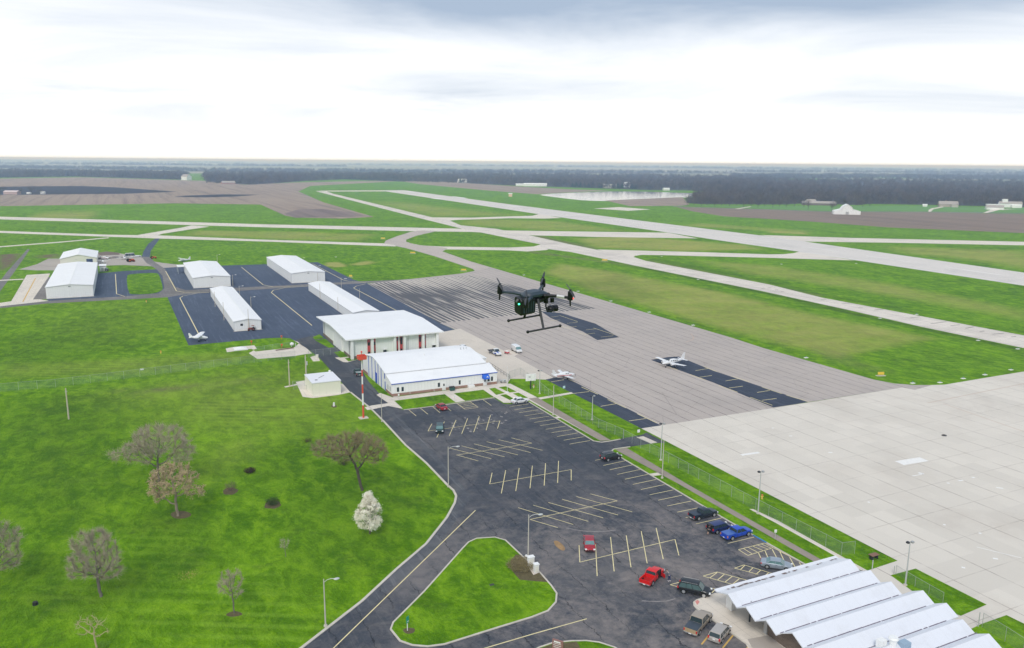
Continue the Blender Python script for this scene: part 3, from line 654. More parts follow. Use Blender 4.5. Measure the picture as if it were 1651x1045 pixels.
# service road surface, parts of the front walk
sheetpx('sidewalk', [(588,657.2),(600,654),(626,650.4),(607,637),(613,634),(633,641),(804,619),(823,619),(866,641),(985,710.4),(968,711),(852.5,645.5),(849,646.5),(824.4,650),(812,649.8),(797.5,640.6),(732,649.6),(680,656.4),(650,659.6),(626,655),(600,660.5),(592,661.5)], M_WALK, 0.060)
sheetpx('sidewalk', [(862,642.5),(921,632.6),(925,634.8),(868,645)], M_WALK, 0.050)
sheetpx('weathered_sidewalk', [(866,641),(985,710.4),(968,711),(852,643)], M_WALKD, 0.066)
sheetpx('weathered_sidewalk', [(992,725.3),(1010,722.4),(1110.7,782.5),(1326,904),(1355,920),(1330,916),(1313.6,906.8),(1093,780)], M_WALKD, 0.050)
sheetpx('concrete_strip', [(1208,821),(1214,821),(1254,839.5),(1362,900),(1400,921),(1390,921),(1250,843)], M_WALK, 0.030)
sheetpx('sidewalk', [(1046,764.5),(1062,762),(1068,766),(1052,768)], M_WALK, 0.050)
sheetpx('sidewalk', [(893,672.5),(905,671.5),(909,674),(897,675)], M_WALK, 0.050)
sheetpx('concrete_pad', [(1026,705.5),(1037,703.5),(1060,713.6),(1050,715.6)], M_TAN, 0.034)
sheetpx('terminal_forecourt', [(1141,962.6),(1121,969),(1118,974),(1121,980),(1156.4,1005.7),(1212,1045),(1290,1100),(1330,1100),(1250,1010),(1260,960),(1154,957.5)], M_WALK, 0.13)
kerb('kerb', GP([(1154,957.5),(1141,962.6),(1124,968),(1118.5,972),(1119,977),(1124,983),(1156.4,1005.7),(1212,1045),(1240,1064)]), w=0.2, h=0.135)
sheetpx('gravel_bed', [(1205,1032),(1240,1026),(1262,1045),(1300,1075),(1260,1090),(1212,1045)], M_GRAVEL, 0.15)
sheetpx('concrete_pad', [(540,577),(560,574),(578,576),(584,578),(560,584.5),(553,584)], M_WALK, 0.045)

# lawns with kerbs on the asphalt
def lawn(pts, z=0.11, sm=0, kb=True, mat=MG):
    P = GP(pts)
    if sm: P = smooth_poly(P, sm)
    sheet('lawn', P, mat, z)
    if kb: kerb('kerb', P, closed=True, w=0.26, h=z+0.025)
isl = [(755.5,874.8),(768.4,868.9),(798,867),(815,871.8),(850.7,905.5),(871,924.5),(888.7,944.8),(897.6,957.5),(896.4,971.4),(883.7,985.4),(858,995.5),(800,1013.3),(716.8,1039.5),(690,1043),(665,1041),(645,1034),(630,1015.5),(634,1004.5),(683.7,954.7),(746,884.7)]
lawn(isl)
lawn([(850,1056),(869,1045),(891.4,1037.4),(922,1034.4),(945,1034),(966,1036.6),(990.6,1044.6),(1015,1060),(1000,1100),(900,1110)])
sheetpx('mulch_bed', [(823,905),(832,895),(842,896),(852,907),(870,925),(884,940),(860,938),(838,936),(826,922)], M_MULCH, 0.125)
sheetpx('mulch_bed', [(865,1049),(893,1038.6),(930,1036),(935,1045),(930,1055),(880,1060)], M_MULCH, 0.125)
lawn([(635.7,646.6),(717,636),(734.5,649),(651,660.8)], kb=False, z=0.075)
lawn([(731.6,634.6),(779,628.8),(796.5,640.6),(750,646.8)], kb=False, z=0.075)
lawn([(788.5,627),(798,625.6),(814,634.0),(800,637.2)], kb=False, z=0.075)
lawn([(804,624.8),(815.7,623.2),(833,632),(821,633.4)], kb=False, z=0.075)
lawn([(806,637.4),(815.7,635.9),(829,643.6),(824,646.5)], kb=False, z=0.075)
lawn([(827,635.0),(836,633.5),(851.5,641.7),(841,643)], kb=False, z=0.075)
lawn([(203.5,444.8),(211,441.7),(252,439.7),(257,443.5),(263,464),(261,469),(247,474),(216,475.3),(206.6,472.8)], kb=False, z=0.04, sm=1)
lawn([(600,624),(615,622),(632,640),(618,634)], kb=False, z=0.05)
lawn([(504,544),(515,539),(522,545),(508,548)], kb=False, z=0.04); lawn([(508,549),(524,546),(540,560),(530,561)], kb=False, z=0.04)
lawn([(538,568),(552,566),(566,575),(548,577)], kb=False, z=0.05); lawn([(556,578),(578,574),(590,577),(562,583)], kb=False, z=0.05)
lawn([(590,574),(640,568),(700,561),(700,566),(600,580)], kb=False, z=0.05)
# lawn patches on the terminal's airside
lawn([(1436,928),(1476.3,917.2),(1590.7,975.3),(1549,993.4),(1500,975)], kb=False, z=0.05)
lawn([(1560,1017),(1583,1006.3),(1622.8,992.2),(1700,1030),(1800,1090),(1700,1120)], kb=False, z=0.05)
# kerbs
kerb('kerb', GP([(565,632.6),(598,659),(619,680),(654,718),(687,746.6),(720.5,781.6),(731,791),(735.5,800),(733.4,811),(720.5,835),(687,877.4),(639.5,918),(584,969.5),(486.6,1045),(400,1110)]), w=0.42)
kerb('kerb', GP([(852.5,648.5),(957,711.4),(970,713.6),(984,711.6),(1000,708.6)]), w=0.25)
kerb('kerb', GP([(1016,720.8),(990,724.4),(986.5,727),(990,731.6),(1071,779.5),(1157.6,830.7),(1214,863.4)]), w=0.25)
kerb('painted_kerb', GP([(1214.4,863.6),(1235.5,875.4)]), w=0.26, mat=M_BLMK)
kerb('kerb', GP([(1236,875.8),(1298,910.6)]), w=0.25)
kerb('kerb', GP([(651,661.2),(680,657.8),(732,651.2),(797,641.8)]), w=0.22)
sheetpx('painted_patch', [(1120.5,971),(1125,968.4),(1128,972),(1124,977)], M_RDMK, 0.140)

# ------------------------------------------------------------------ painted lines
mk = MB()
def lines(x0, y0, s, segs, w=0.13, z=0.030):
    for a in segs: strip(mk, G(x0+a[0]*s, y0+a[1]*s), G(x0+a[2]*s, y0+a[3]*s), w, z)
C3 = (680, 600, .19382); C4 = (800, 780, .25357); C7 = (940, 640, .21805); C5 = (1060, 780, .2536); C8 = (500, 560, .1938)
lines(*C3, [(730,290,890,265),(770,315,930,290),(810,338,970,315),(855,365,1015,340),(895,392,1060,368),(935,420,1105,393),(985,447,1155,420),(1030,477,1200,450),(1080,505,1250,478),(1125,537,1300,507),(1180,568,1350,538),(1230,600,1400,570)])
lines(*C7, [(90,470,240,440)]+[(a, b_, a+170+i, b_-37) for i, (a, b_) in enumerate([(150,508),(197,540),(253,574),(309,610),(368,648),(428,686),(493,725),(556,765),(622,808),(697,853)])]+[(760,893,860,873),(835,940,1030,895),(910,985,1000,965)])
lines(*C5, [(448,380,615,340)])
lines(*C3, [(50,492,645,408),(85,430,52,492),(188,413,125,545),(285,400,228,532),(382,385,332,515),(478,370,432,500),(572,357,535,485),(650,405,630,470),
            (285,692,915,592),(228,632,578,722),(330,615,690,706),(435,598,800,690),(540,580,905,670),(640,563,1005,652),(745,548,915,592),(290,690,470,740),
            (565,932,1243,812),(585,838,565,932),(698,818,662,1010),(810,800,782,990),(920,780,900,968),(1030,760,1018,945),(1138,740,1130,922),(1243,812,1243,902)])
lines(*C4, [(215,228,770,110),(140,153,490,260),(235,137,585,240),(332,120,680,218),(420,100,775,200),(510,82,865,180),(598,65,770,110),(215,228,392,280),
            (530,500,1137,355),(527,392,532,500),(632,385,642,588),(727,340,750,558),(827,330,857,532),(922,302,960,507),(1017,282,1062,480),(1137,355,1162,457)])
lines(*C5, [(515,420,575,457),(575,457,735,408),(735,408,680,378),(680,378,515,420),(545,412,605,449),(575,405,640,438),(605,397,675,428),(635,390,705,418),(660,384,725,412),
            (642,440,668,495),(685,430,708,485),(730,418,765,485),(778,432,812,505),(840,468,875,530),(900,500,915,520),(735,408,940,515),
            (490,538,550,517),(550,517,740,575),(490,538,640,577),(525,550,555,520),(580,562,607,535),(625,578,655,552),(680,590,708,565),
            (290,588,380,562),(380,562,570,615),(290,588,480,642),(333,600,380,565),(380,615,425,577),(428,628,475,590),(478,640,520,605),
            (80,643,160,622),(80,643,150,662),(125,655,150,638),(345,695,370,672),(300,655,375,672)])
lines(*C8, [(820,520,882,572),(915,505,980,558),(1015,490,1080,545),(1115,485,1172,530),(1215,465,1290,517),(1435,435,1508,485),(1330,452,1398,500),(1290,517,1398,500),(1240,484,1350,466),(1255,494,1365,476),(1275,508,1385,490),(1228,474,1340,458)])
lines(1, 1, 1, [(765.6,822,537,1044),(537,1044,470,1105),(945,997,860,1021),(860,1021,779,1045)], w=0.16)
tag(mk.build('parking_lot_markings', M_YEL, fix=False), kind='structure')
mk = MB(); lines(*C5, [(385,893,280,1023),(480,965,415,1045),(575,1040,520,1110)], w=0.22)
lines(0, 0, 1, [(57.2,448.6,36.9,486.8)], w=0.5, z=0.034)
tag(mk.build('orange_markings', M_ORG, fix=False), kind='structure')
mk = MB()
for seg in [[(267,437.4),(284.4,469.2),(297.4,471.6),(336.5,471.6)],[(317,473),(295,477.3),(290,480.6),(321,540)],[(389.4,431),(424.4,459.4),(440,462.7),(470,462)],[(496.6,461.6),(460,464),(441,468),(437.4,471.7),(503,525)],
            [(504,425.3),(553,451.3),(561,453.6),(590,455.6)],[(589,458),(574.6,461.3),(570,464.6),(640,501.3)],[(186,442),(188,474),(201,478)]]:
    for p, q in zip(seg, seg[1:]): strip(mk, G(*p), G(*q), 0.32, 0.034)
lines(790, 590, .17565, [(560,148,680,128),(765,255,910,237),(1015,373,1160,348),(1275,507,1430,485),(700,118,780,150),(840,195,990,262),(1080,310,1250,388),(1350,440,1530,525)], w=0.22, z=0.046)
lines(1040, 550, .1696, [(480,282,600,262),(520,345,635,328),(765,380,890,360),(800,447,930,430),(1065,490,1185,470),(1110,565,1250,547),(555,243,690,293),(820,333,990,388),(1110,438,1300,502),(425,318,580,373),(700,422,880,487),(1000,535,1210,612),(230,248,310,275),(1340,515,1560,580)], w=0.22, z=0.046)
lines(860, 440, .1514, [(190,472,270,462),(170,512,285,502),(360,538,470,528),(355,580,460,572),(560,608,670,597),(560,655,655,643),(720,685,850,672),(280,455,470,520),(640,588,860,660),(290,568,400,598),(470,635,560,660)], w=0.22, z=0.046)
tag(mk.build('apron_markings', M_YEL, fix=False), kind='structure')
mk = MB()
C6 = (1160, 640, .2974)
lines(*C6, [(118,316,215,302)], w=0.9, z=0.042); lines(*C6, [(975,360,1110,338)], w=2.4, z=0.042); lines(*C6, [(1045,430,1110,418)], w=0.25, z=0.042); lines(*C6, [(1078,412,1105,418)], w=0.7, z=0.042)
lines(*C6, [(1395,815,1640,875)], w=0.18, z=0.042); lines(*C6, [(1500,492,1538,497),(590,302,612,302),(378,212,394,213),(283,169,296,170),(803,571,816,572),(1297,455,1320,453),(1368,438,1384,437),(1232,467,1248,470),(1482,876,1510,880),(1405,739,1420,741),(1312,925,1332,928),(1213,693,1226,695)], w=0.5, z=0.042)
tag(mk.build('apron_paint_patches', M_WMK, fix=False), kind='structure')
mk = MB(); lines(1231, 480, .2544, [(1040,668,1651,545),(1140,672,1651,850)], w=0.2, z=0.042); lines(760, 420, .2544, [(1355,520,1400,505),(1400,505,1410,488),(1410,488,1390,465)], w=0.25, z=0.042)
tag(mk.build('faded_apron_lines', M_ORL, fix=False), kind='structure')
mk = MB(); lines(1231, 480, .2544, [(365,12,400,10),(495,38,545,36),(600,62,630,64),(700,80,760,74),(930,128,990,122),(1060,165,1160,153),(1185,178,1245,172),(1280,195,1330,186),(1370,215,1400,213),(1450,232,1525,226),(1570,250,1600,247)], w=0.5, z=0.034)
lines(1200, 440, .1498, [(180,168,225,165),(250,163,290,161),(330,184,360,182),(390,202,430,199)], w=0.5, z=0.034)
tag(mk.build('sealed_taxiway_cracks', plain('crack_sealer', (0.10, 0.085, 0.08), .9), fix=False), kind='structure')
# surface stains: rust, crack-sealer smear, chalky arc by the red saloon
M_RUST = plain('rust_stain', (0.30, 0.19, 0.09), 0.95, var=0.5, scale=1.2)
M_CHALK = plain('chalky_scuff', (0.26, 0.24, 0.235), 0.95, var=0.4, scale=0.9)
M_OIL = plain('oil_stain', (0.06, 0.05, 0.045), 0.8, var=0.3)
sheetpx('rust_stain', [(892,872),(899,872),(907,878),(912,885),(909,889),(902,886),(895,880)], M_RUST, 0.028, sm=2)
sheetpx('oil_stain', [(1517,701.5),(1521,700),(1527,702),(1526,704),(1519,703.5)], M_OIL, 0.038, sm=1)
b = MB()
for seg in [[(447,282),(500,293),(560,302),(630,306),(700,303),(760,296)], [(925,745),(1000,750),(1080,748),(1140,732)]]:
    P = Z(*C4, seg)
    for p, q in zip(P, P[1:]): strip(b, G(*p), G(*q), 0.22, 0.0275)
for i in range(5):      # tyre scuffs at the first row of bays
    for k in range(9):
        x, y = 735+i*19+random.uniform(-6, 6), 690-i*4+random.uniform(-12, 10)
        p = G(x, y); 
        n = 7; rr = random.uniform(0.12, 0.34)
        b.add([(p[0]+rr*math.cos(2*PI*j/n)*random.uniform(.5, 1.4), p[1]+1.6*rr*math.sin(2*PI*j/n)*random.uniform(.5, 1.4), 0.0272+0.0002*k) for j in range(n)], [tuple(range(n))])
tag(b.build('pavement_scuffs', M_CHALK, fix=False), kind='structure')

# ------------------------------------------------------------------ buildings
def gable_roof(x0, x1, y0, y1, ze, zr, axis, th=0.18):
    """closed gable roof slab; ridge runs along `axis`"""
    b = MB()
    if axis == 'y':
        m = (x0+x1)/2
        b.yprism([(x0, ze), (m, zr), (x1, ze), (x1, ze-th), (m, zr-th), (x0, ze-th)], y0, y1)
    else:
        m = (y0+y1)/2
        b.xprism([(y0, ze), (m, zr), (y1, ze), (y1, ze-th), (m, zr-th), (y0, ze-th)], x0, x1)
    return b
def place(o, x, y): o.location = (x, y, 0); return o

def long_hangar(label, x0, x1, y0, y1, ze, zr, group, vent=True, win=None, bays=8, name='hangar'):
    """white T-hangar: walls, ribbed roof, sliding doors along both long sides, vent in the gable end"""
    w, l = x1-x0, y1-y0
    t = thing(name, label, 'hangar', (x0, y0, 0), 0, group)
    b = MB(); m = w/2
    b.yprism([(0, 0), (w, 0), (w, ze-0.05), (m, zr-0.09), (0, ze-0.05)], 0, l); b.build('wall', M_WHITE, t)
    gable_roof(-0.25, w+0.25, -0.3, l+0.3, ze+0.1, zr+0.1, 'y').build('roof', M_ROOFY, t)
    b = MB(); b.box(m-0.25, m+0.25, -0.05, l+0.05, zr+0.085, zr+0.14) ; b.build('ridge_cap', M_WHITE, t)
    d = l/bays
    for s, xx in ((0, -0.06), (1, w+0.01)):
        for k in range(bays):
            b = MB(); b.box(xx, xx+0.05, k*d+0.5, (k+1)*d-0.5, 0.08, ze-0.55)
            b.box(xx-0.02, xx+0.07, k*d+d/2-0.05, k*d+d/2+0.05, 0.08, ze-0.55); b.build('sliding_door', M_WHITE, t)
    for s in (-0.02, w+0.0): MB().box(s-0.02, s+0.04, -0.03, 0.10, 0, ze-0.1).build('corner_trim', M_GALV, t)
    if vent:
        b = MB(); b.box(m-0.5, m+0.5, -0.08, 0.0, zr-1.25, zr-0.75)
        for k in range(4): b.box(m-0.45, m+0.45, -0.11, -0.08, zr-1.2+k*0.11, zr-1.15+k*0.11)
        b.build('vent', M_GREY, t)
    if win:
        b = MB(); b.box(win[0], win[1], -0.06, -0.01, win[2], win[3]); f = b.build('window', M_DARK, t)
    b = MB(); b.box(-0.4, w+0.4, -0.4, -0.05, 0, 0.06); b.build('footing', M_KERB, t)
    return t
LH = 'long white aircraft hangars'
long_hangar('big white gabled hangar at far left, beside the pale concrete pad', -33.9, -15.1, 409.6, 499, 5.2, 6.1, LH, bays=9)
long_hangar('white hangar left of the middle, with a small awning at its far end', 28.3, 45.6, 417.3, 482, 5.0, 5.8, LH, bays=6)
long_hangar('long narrow white hangar with a dark end window, in the middle of the ramp', 33.5, 43.1, 303.8, 389, 3.65, 4.35, LH, vent=False, win=(2.2, 3.1, 1.9, 2.7), bays=10)
long_hangar('wide white hangar at the far back of the ramp, rightmost of the back row', 75.2, 92.3, 415.6, 493, 5.0, 5.8, LH, bays=7)
long_hangar('long narrow white hangar reaching up behind the hangar with red window strips', 78.1, 88.4, 304.5, 388.4, 3.6, 4.3, LH, vent=False, bays=10)
# open-sided awning by the second hangar
t = thing('awning', 'small white flat awning on posts at the far corner of the left middle hangar', 'awning', (24.6, 474, 0))
MB().box(0, 3.6, 0, 9, 3.7, 3.95).build('canopy', M_WHITE, t)
for x, y in ((0.2, 0.2), (0.2, 8.8)): MB().tube((x, y, 0), (x, y, 3.7), 0.09).build('post', M_GALV, t)

# small cream gabled hangar behind the far-left hangar
t = thing('gabled_hangar', 'cream gabled hangar with a dark open door, behind the far-left white hangar', 'hangar', (-35.3, 533, 0))
w, l = 19, 39
MB().yprism([(0, 0), (w, 0), (w, 4.15), (w/2, 6.4), (0, 4.15)], 0, l).build('wall', M_CREAM, t)
gable_roof(-0.3, w+0.3, -0.4, l+0.3, 4.35, 6.6, 'y').build('roof', M_ROOFY, t)
MB().box(13.6, 16.9, -0.10, 0.05, 0.05, 3.7).build('door_opening', plain('dark_blue_door', (0.04, 0.06, 0.16), 0.6), t)
for k in range(6): MB().box(3.6+k*0.9, 4.1+k*0.9, -0.06, 0.0, 0.9, 1.3).build('window', M_DARK, t)
MB().box(8.0, 8.6, -0.06, 0, 3.4, 3.7).build('vent', M_GREY, t)
t = thing('shed', 'small white lean-to shed between the two far-left hangars', 'shed', (-14.6, 500, 0))
MB().xprism([(0, 0), (9, 0), (9, 3.0), (0, 2.6)], 0.3, 3.6).build('wall', M_WHITE, t); MB().box(0.1, 3.8, -0.3, 9.3, 3.02, 3.14).build('roof', M_ROOFX, t)
MB().box(1.2, 2.4, -0.05, 0.02, 0, 2.1).build('door', M_GREY, t)

# ---- hangar with the red window strips
HX0, HX1, HY0, HY1 = 61.6, 91.1, 245.0, 285.2
t = thing('aircraft_hangar', 'large white hangar with vertical red window strips and a stone base, behind the blue-trimmed building', 'hangar', (HX0, HY0, 0))
w, l, ze = HX1-HX0, HY1-HY0, 6.35
b = MB(); b.xprism([(0.3, 0), (l-0.3, 0), (l-0.3, ze), (l/2, ze+0.85), (0.3, ze)], 0.3, w-0.3); b.build('wall', M_WHITE, t)
r = MB(); r.xprism([(-1.2, ze+0.05), (l/2, ze+0.98), (l+1.2, ze+0.05), (l+1.2, ze+0.35), (l/2, ze+1.28), (-1.2, ze+0.35)], -1.7, w+1.7); r.build('roof', M_ROOFX, t)
MB().box(-1.75, w+1.75, -1.26, -1.18, ze+0.0, ze+0.38).build('fascia', M_WHITE, t)
for k, cx_ in enumerate([0.45, 7.0, 14.5, 17.8, 24.2, 29.1]):
    b = MB(); b.box(cx_-0.42, cx_+0.42, -0.75, 0.32, 0, ze+0.02); b.build('column', M_WHITE, t)
def redstrip(x0, x1, panes):
    f = MB().box(x0, x1, 0.16, 0.31, 0.85, ze-0.1).build('window_strip', M_REDT, t)
    for a, c in panes: MB().box(x0+0.12, x1-0.12, 0.10, 0.165, a, c).build('window', M_WIN, f)
redstrip(5.6, 6.5, [(0.95, 1.9), (3.9, 5.0)]); redstrip(7.5, 8.25, [(0.95, 1.9), (3.9, 5.0)])
redstrip(15.2, 15.8, [(0.95, 1.9), (4.6, 5.7)]); redstrip(16.4, 17.3, [(0.95, 1.9), (3.4, 5.7)])
redstrip(22.9, 23.7, [(0.95, 1.9), (3.6, 5.4)]); redstrip(24.75, 25.3, [(0.95, 2.2), (3.9, 5.6)])
for x0_, x1_ in ((0.9, 6.5), (7.5, 10.7), (11.9, 14.0), (15.0, 17.3), (18.3, 23.7), (24.7, 27.6)):
    MB().box(x0_, x1_, 0.12, 0.31, 0, 0.84).build('stone_base', M_BRICKD, t)
for dx in (11.3, 28.1):
    d = MB().box(dx-0.5, dx+0.5, 0.10, 0.31, 0.02, 2.1).build('door', M_DARK, t); MB().box(dx-0.75, dx+0.75, -0.5, 0.1, 2.2, 2.3).build('door_hood', M_WHITE, d)
b = MB()
for y0_, y1_ in ((0.6, 9), (24, 39.4)): b.box(0.12, 0.31, y0_, y1_, 0, 0.84)
b.build('stone_base', M_BRICKD, t)
b = MB(); b.box(-0.05, 0.29, 11, 23, 0.05, 5.2); b.box(-0.12, -0.05, 11, 11.2, 0, 5.2); b.box(-0.12, -0.05, 22.8, 23, 0, 5.2); b.build('bay_door', M_WHITE, t)
for y_ in (1.6, 2.6, 37.2, 38.3): MB().box(0.18, 0.29, y_, y_+0.35, 0.9, ze-0.4).build('narrow_window', M_GREY, t)
for x_ in (3.4, 26.6): MB().box(x_, x_+0.5, -0.0, 0.3, ze-0.35, ze-0.15).build('wall_light', M_DARK, t)
MB().tube((19.3, 0.2, 0.2), (19.3, 0.2, ze), 0.07).build('downpipe', M_GALV, t)

# ---- blue-trimmed building: barrel-gabled hangar with a low brick-based office in front
BX0, BY0 = 61.2, 200.1
t = thing('blue_trimmed_building', 'white gabled building with blue stripes, a blue awning and a low brick-based front', 'office building', (BX0, BY0, 0))
ow, od, oh = 30.9, 5.5, 3.35
MB().xprism([(0, .72), (0, oh), (od, oh+1.40), (od, .72)], 0, ow).build('wall', M_WHITE, t)
MB().box(-0.06, ow+0.06, -0.06, od, 0, 0.72).build('brick_base', M_BRICK, t)
b = MB(); b.xprism([(-0.15, oh+0.004), (od+.02, oh+1.42), (od+.02, oh+1.6), (-0.15, oh+0.2)], -0.15, ow+0.1); b.build('office_roof', m_roof('patched_office_roof', dirt=0.35, ribamt=0.02), t)
MB().box(-0.2, ow+0.15, -0.22, -0.14, oh-0.02, oh+0.17).build('blue_fascia', M_BLUE, t)
def gprof(k=1.0):
    D = 23.4; pts = [(od, 0), (od, 5.0)]
    for i in range(1, 8): 
        f = i/8; pts.append((od+D*f, 5.0+2.0*(1-abs(2*f-1)**1.35)*k))
    return pts+[(od+D, 5.0), (od+D, 0)]
b = MB(); b.xprism(gprof(), 0.0, 29.6); b.build('hangar_wall', M_WHITE, t)
top = gprof()[1:-1]; pr = [(y-(0.3 if i == 0 else 0)+(0.3 if i == len(top)-1 else 0), z+0.03) for i, (y, z) in enumerate(top)]
b = MB(); b.xprism(pr+[(y, z+0.16) for y, z in pr[::-1]], -0.3, 29.9); b.build('hangar_roof', M_ROOFX, t)
for k, (y_, h0, h1) in enumerate([(5.9, 0, 2.6), (6.2, 3.3, 4.9), (9.6, 0.05, 5.5), (12.6, 0.05, 6.0), (15.4, 0.05, 6.4), (18.8, 0.05, 6.6), (22.2, 0.05, 6.2)]):
    MB().box(-0.07, 0.0, y_, y_+(0.35 if k > 1 else 0.55), h0+0.05, h1).build('blue_stripe', M_BLUE, t)
MB().box(-0.10, -0.0, 14.0, 15.3, 0.05, 3.1).build('blue_door', M_BLUE, t)
MB().box(-0.06, 0.0, 23.5, 28.8, 0, 0.8).build('brick_base', M_BRICK, t)
MB().box(29.6, 29.68, 5.6, 6.2, 3.2, 4.9).build('blue_stripe', M_BLUE, t)
b = MB(); b.box(29.6, 30.9, 6.3, 7.0, 4.2, 4.35); b.build('side_lamp', M_BLUE, t)
for x_, z0_, z1_, ww in ((1.65, 1.15, 2.35, .62), (2.95, 1.15, 2.35, .62), (13.35, 1.15, 2.35, .62), (19.5, 1.15, 2.35, .55), (28.3, 1.1, 2.35, .6), (29.35, 1.1, 2.35, .6)):
    f = MB().box(x_-ww/2-.08, x_+ww/2+.08, -0.04, 0.0, z0_-.08, z1_+.08).build('window', M_WHITE, t)
    b = MB(); b.box(x_-ww/2, x_+ww/2, -0.065, -0.04, z0_, z1_); b.build('pane', M_WIN, f)
for y_ in (1.6, 3.6): 
    f = MB().box(-0.04, 0, y_-.35, y_+.35, 1.1, 2.4).build('window', M_GREY, t)
d = MB().box(14.25, 15.35, -0.10, 0.0, 0.03, 2.15).build('door', M_WHITE, t); MB().box(14.6, 15.0, -0.125, -0.10, 1.25, 1.9).build('door_pane', M_WIN, d)
d = MB().box(26.6, 27.8, -0.12, 0.0, 0.03, 2.2).build('door', M_WHITE, t); MB().box(26.95, 27.4, -0.145, -0.12, 1.1, 2.0).build('door_pane', M_WIN, d)
# quarter-round canvas awning
b = MB(); pr = [(0, 3.25)]+[(-1.5*math.sin(a), 2.15+1.1*math.cos(a)) for a in [PI/2*i/6 for i in range(1, 7)]]+[(0, 2.15)]
b.xprism(pr, 26.3, 28.1); aw = b.build('awning', plain('blue_canvas', (0.02, 0.12, 0.60), 0.8), t)
b = MB(); b.add([(27.0, -1.43, 2.62), (27.4, -1.28, 3.0), (27.8, -1.43, 2.62), (27.4, -1.40, 2.70)], [(0, 1, 3), (1, 2, 3)]); b.build('awning_emblem', M_WHITE, aw)
for x_ in (5.0, 11.9, 23.0): MB().tube((x_, -0.1, 0), (x_, -0.1, oh), 0.05).build('downpipe', M_WHITE, t)
MB().box(21.8, 23.6, -1.2, -0.15, 0.05, 0.75).build('planter', M_WHITE, t)
MB().tube((14.2, 14, 6.2), (14.2, 14, 7.5), 0.15).build('roof_vent', M_WHITE, t)
b = MB(); 
for x_ in (26.2, 27.2, 28.0): b.tube((x_, 15.8, 6.9), (x_, 15.8, 7.7), 0.12)
b.build('roof_vent', M_GALV, t)
MB().box(0.2, 1.6, -1.0, -0.2, 0, 0.06).build('step', M_KERB, t)
# white annex at its airside corner
t = thing('annex', 'small white flat-roofed annex at the airside end of the blue-trimmed hangar', 'annex', (91.2, 208, 0))
MB().box(-0.2, 2.8, 4, 21, 0, 4.6).build('wall', M_WHITE, t); MB().box(-0.3, 3.0, 3.8, 21.2, 4.6, 4.8).build('roof', M_WHITE, t)
MB().box(0.8, 1.8, 3.92, 4.0, 0, 2.1).build('door', M_GREY, t)

# dumpsters
def bin_(x, y, label, name='dumpster', sz=1.0, group=None):
    t = thing(name, label, 'dumpster', (x, y, 0), 0, group)
    b = MB(); b.loft([[(-.75*sz, -.5*sz, .12), (.75*sz, -.5*sz, .12), (.75*sz, .5*sz, .12), (-.75*sz, .5*sz, .12)], [(-.9*sz, -.62*sz, 1.3*sz), (.9*sz, -.62*sz, 1.3*sz), (.9*sz, .62*sz, 1.3*sz), (-.9*sz, .62*sz, 1.3*sz)]]); b.build('body', M_GREEN, t)
    b = MB(); b.xprism([(-.66*sz, 1.31*sz), (.66*sz, 1.31*sz), (.66*sz, 1.5*sz), (-.66*sz, 1.36*sz)], -.94*sz, .94*sz); b.build('lid', M_BLKP, t)
bin_(80.2, 243.3, 'left one of the two dark green dumpsters against the red-striped hangar', group='dumpsters'); bin_(82.6, 243.3, 'right one of the two dark green dumpsters against the red-striped hangar', group='dumpsters')
bin_(77.9, 198.7, 'dark green bin by the front door of the blue-trimmed building', sz=0.8, group='dumpsters')

# ---- utility building in the grass
t = thing('utility_building', 'small cream flat-roofed utility building on the lawn beside the road', 'utility building', (41.9, 208.7, 0))
MB().box(0, 7.6, 0, 9.9, 0, 3.55).build('wall', plain('pale_cream_panel', (0.78, 0.76, 0.66), 0.7, var=0.03), t)
MB().box(-0.12, 7.72, -0.12, 10.02, 3.55, 3.72).build('roof', m_roof('grey_white_roof', (0.72, 0.73, 0.77), ribamt=0.0, dirt=0.3), t)
b = MB()
for k in range(4): b.box(1.8*k+0.02, 1.8*k+0.08, -0.03, 0.0, 0, 3.5)
b.build('panel_seams', M_CREAM, t)
MB().box(6.6, 7.1, 9.3, 9.7, 3.72, 4.25).build('roof_vent', M_WHITE, t)
b = MB(); b.tube((2.6, 4.4, 3.75), (4.6, 6.6, 3.75), 0.05); b.cbox(1.6, 2.6, 3.78, 0.7, 0.3, 0.12); b.build('conduit', M_DARK, t)

# ---- terminal with the folded-plate roof
t = thing('terminal_building', 'terminal building with a white folded zigzag roof and dark stone walls, bottom right', 'terminal', (0, 0, 0))
ZV, ZR, PER, TH = 3.12, 4.12, 3.57, 0.16
t.location = (70, 40, 0)
ox, oy = -70, -40
def fold(x0, x1, r0, r1, name):
    prof = []
    for k in range(r0, r1):
        yr = 77.45-PER*k
        prof += [(yr, ZR), (yr-PER*0.53, ZV)]
    lo = [(y, z-TH) for y, z in prof[::-1]]
    b = MB(); b.xprism([(y+oy, z) for y, z in prof+lo], x0+ox, x1+ox); return b.build(name, M_ROOFT, t)
def foldx(k0, k1, xa, xb, first=False, last=False):
    prof = []
    if first: prof += [(80.2, 3.42), (79.7, 3.30)]
    else: prof += [(77.45-PER*(k0-1)-PER*0.53, ZV)]
    for k in range(k0, k1):
        yr = 77.45-PER*k; prof += [(yr, ZR), (yr-PER*0.53, ZV)]
    prof = [(y, z) for y, z in prof]
    b = MB(); b.xprism([(y+oy, z) for y, z in prof]+[(y+oy, z-TH) for y, z in prof[::-1]], xa+ox, xb+ox)
    return b.build('folded_roof', M_ROOFT, t, fix=True)
foldx(0, 2, 70.7, 94.1, first=True); foldx(2, 3, 70.9, 94.1); foldx(3, 5, 71.9, 96.1); foldx(5, 12, 72.1, 94.4)
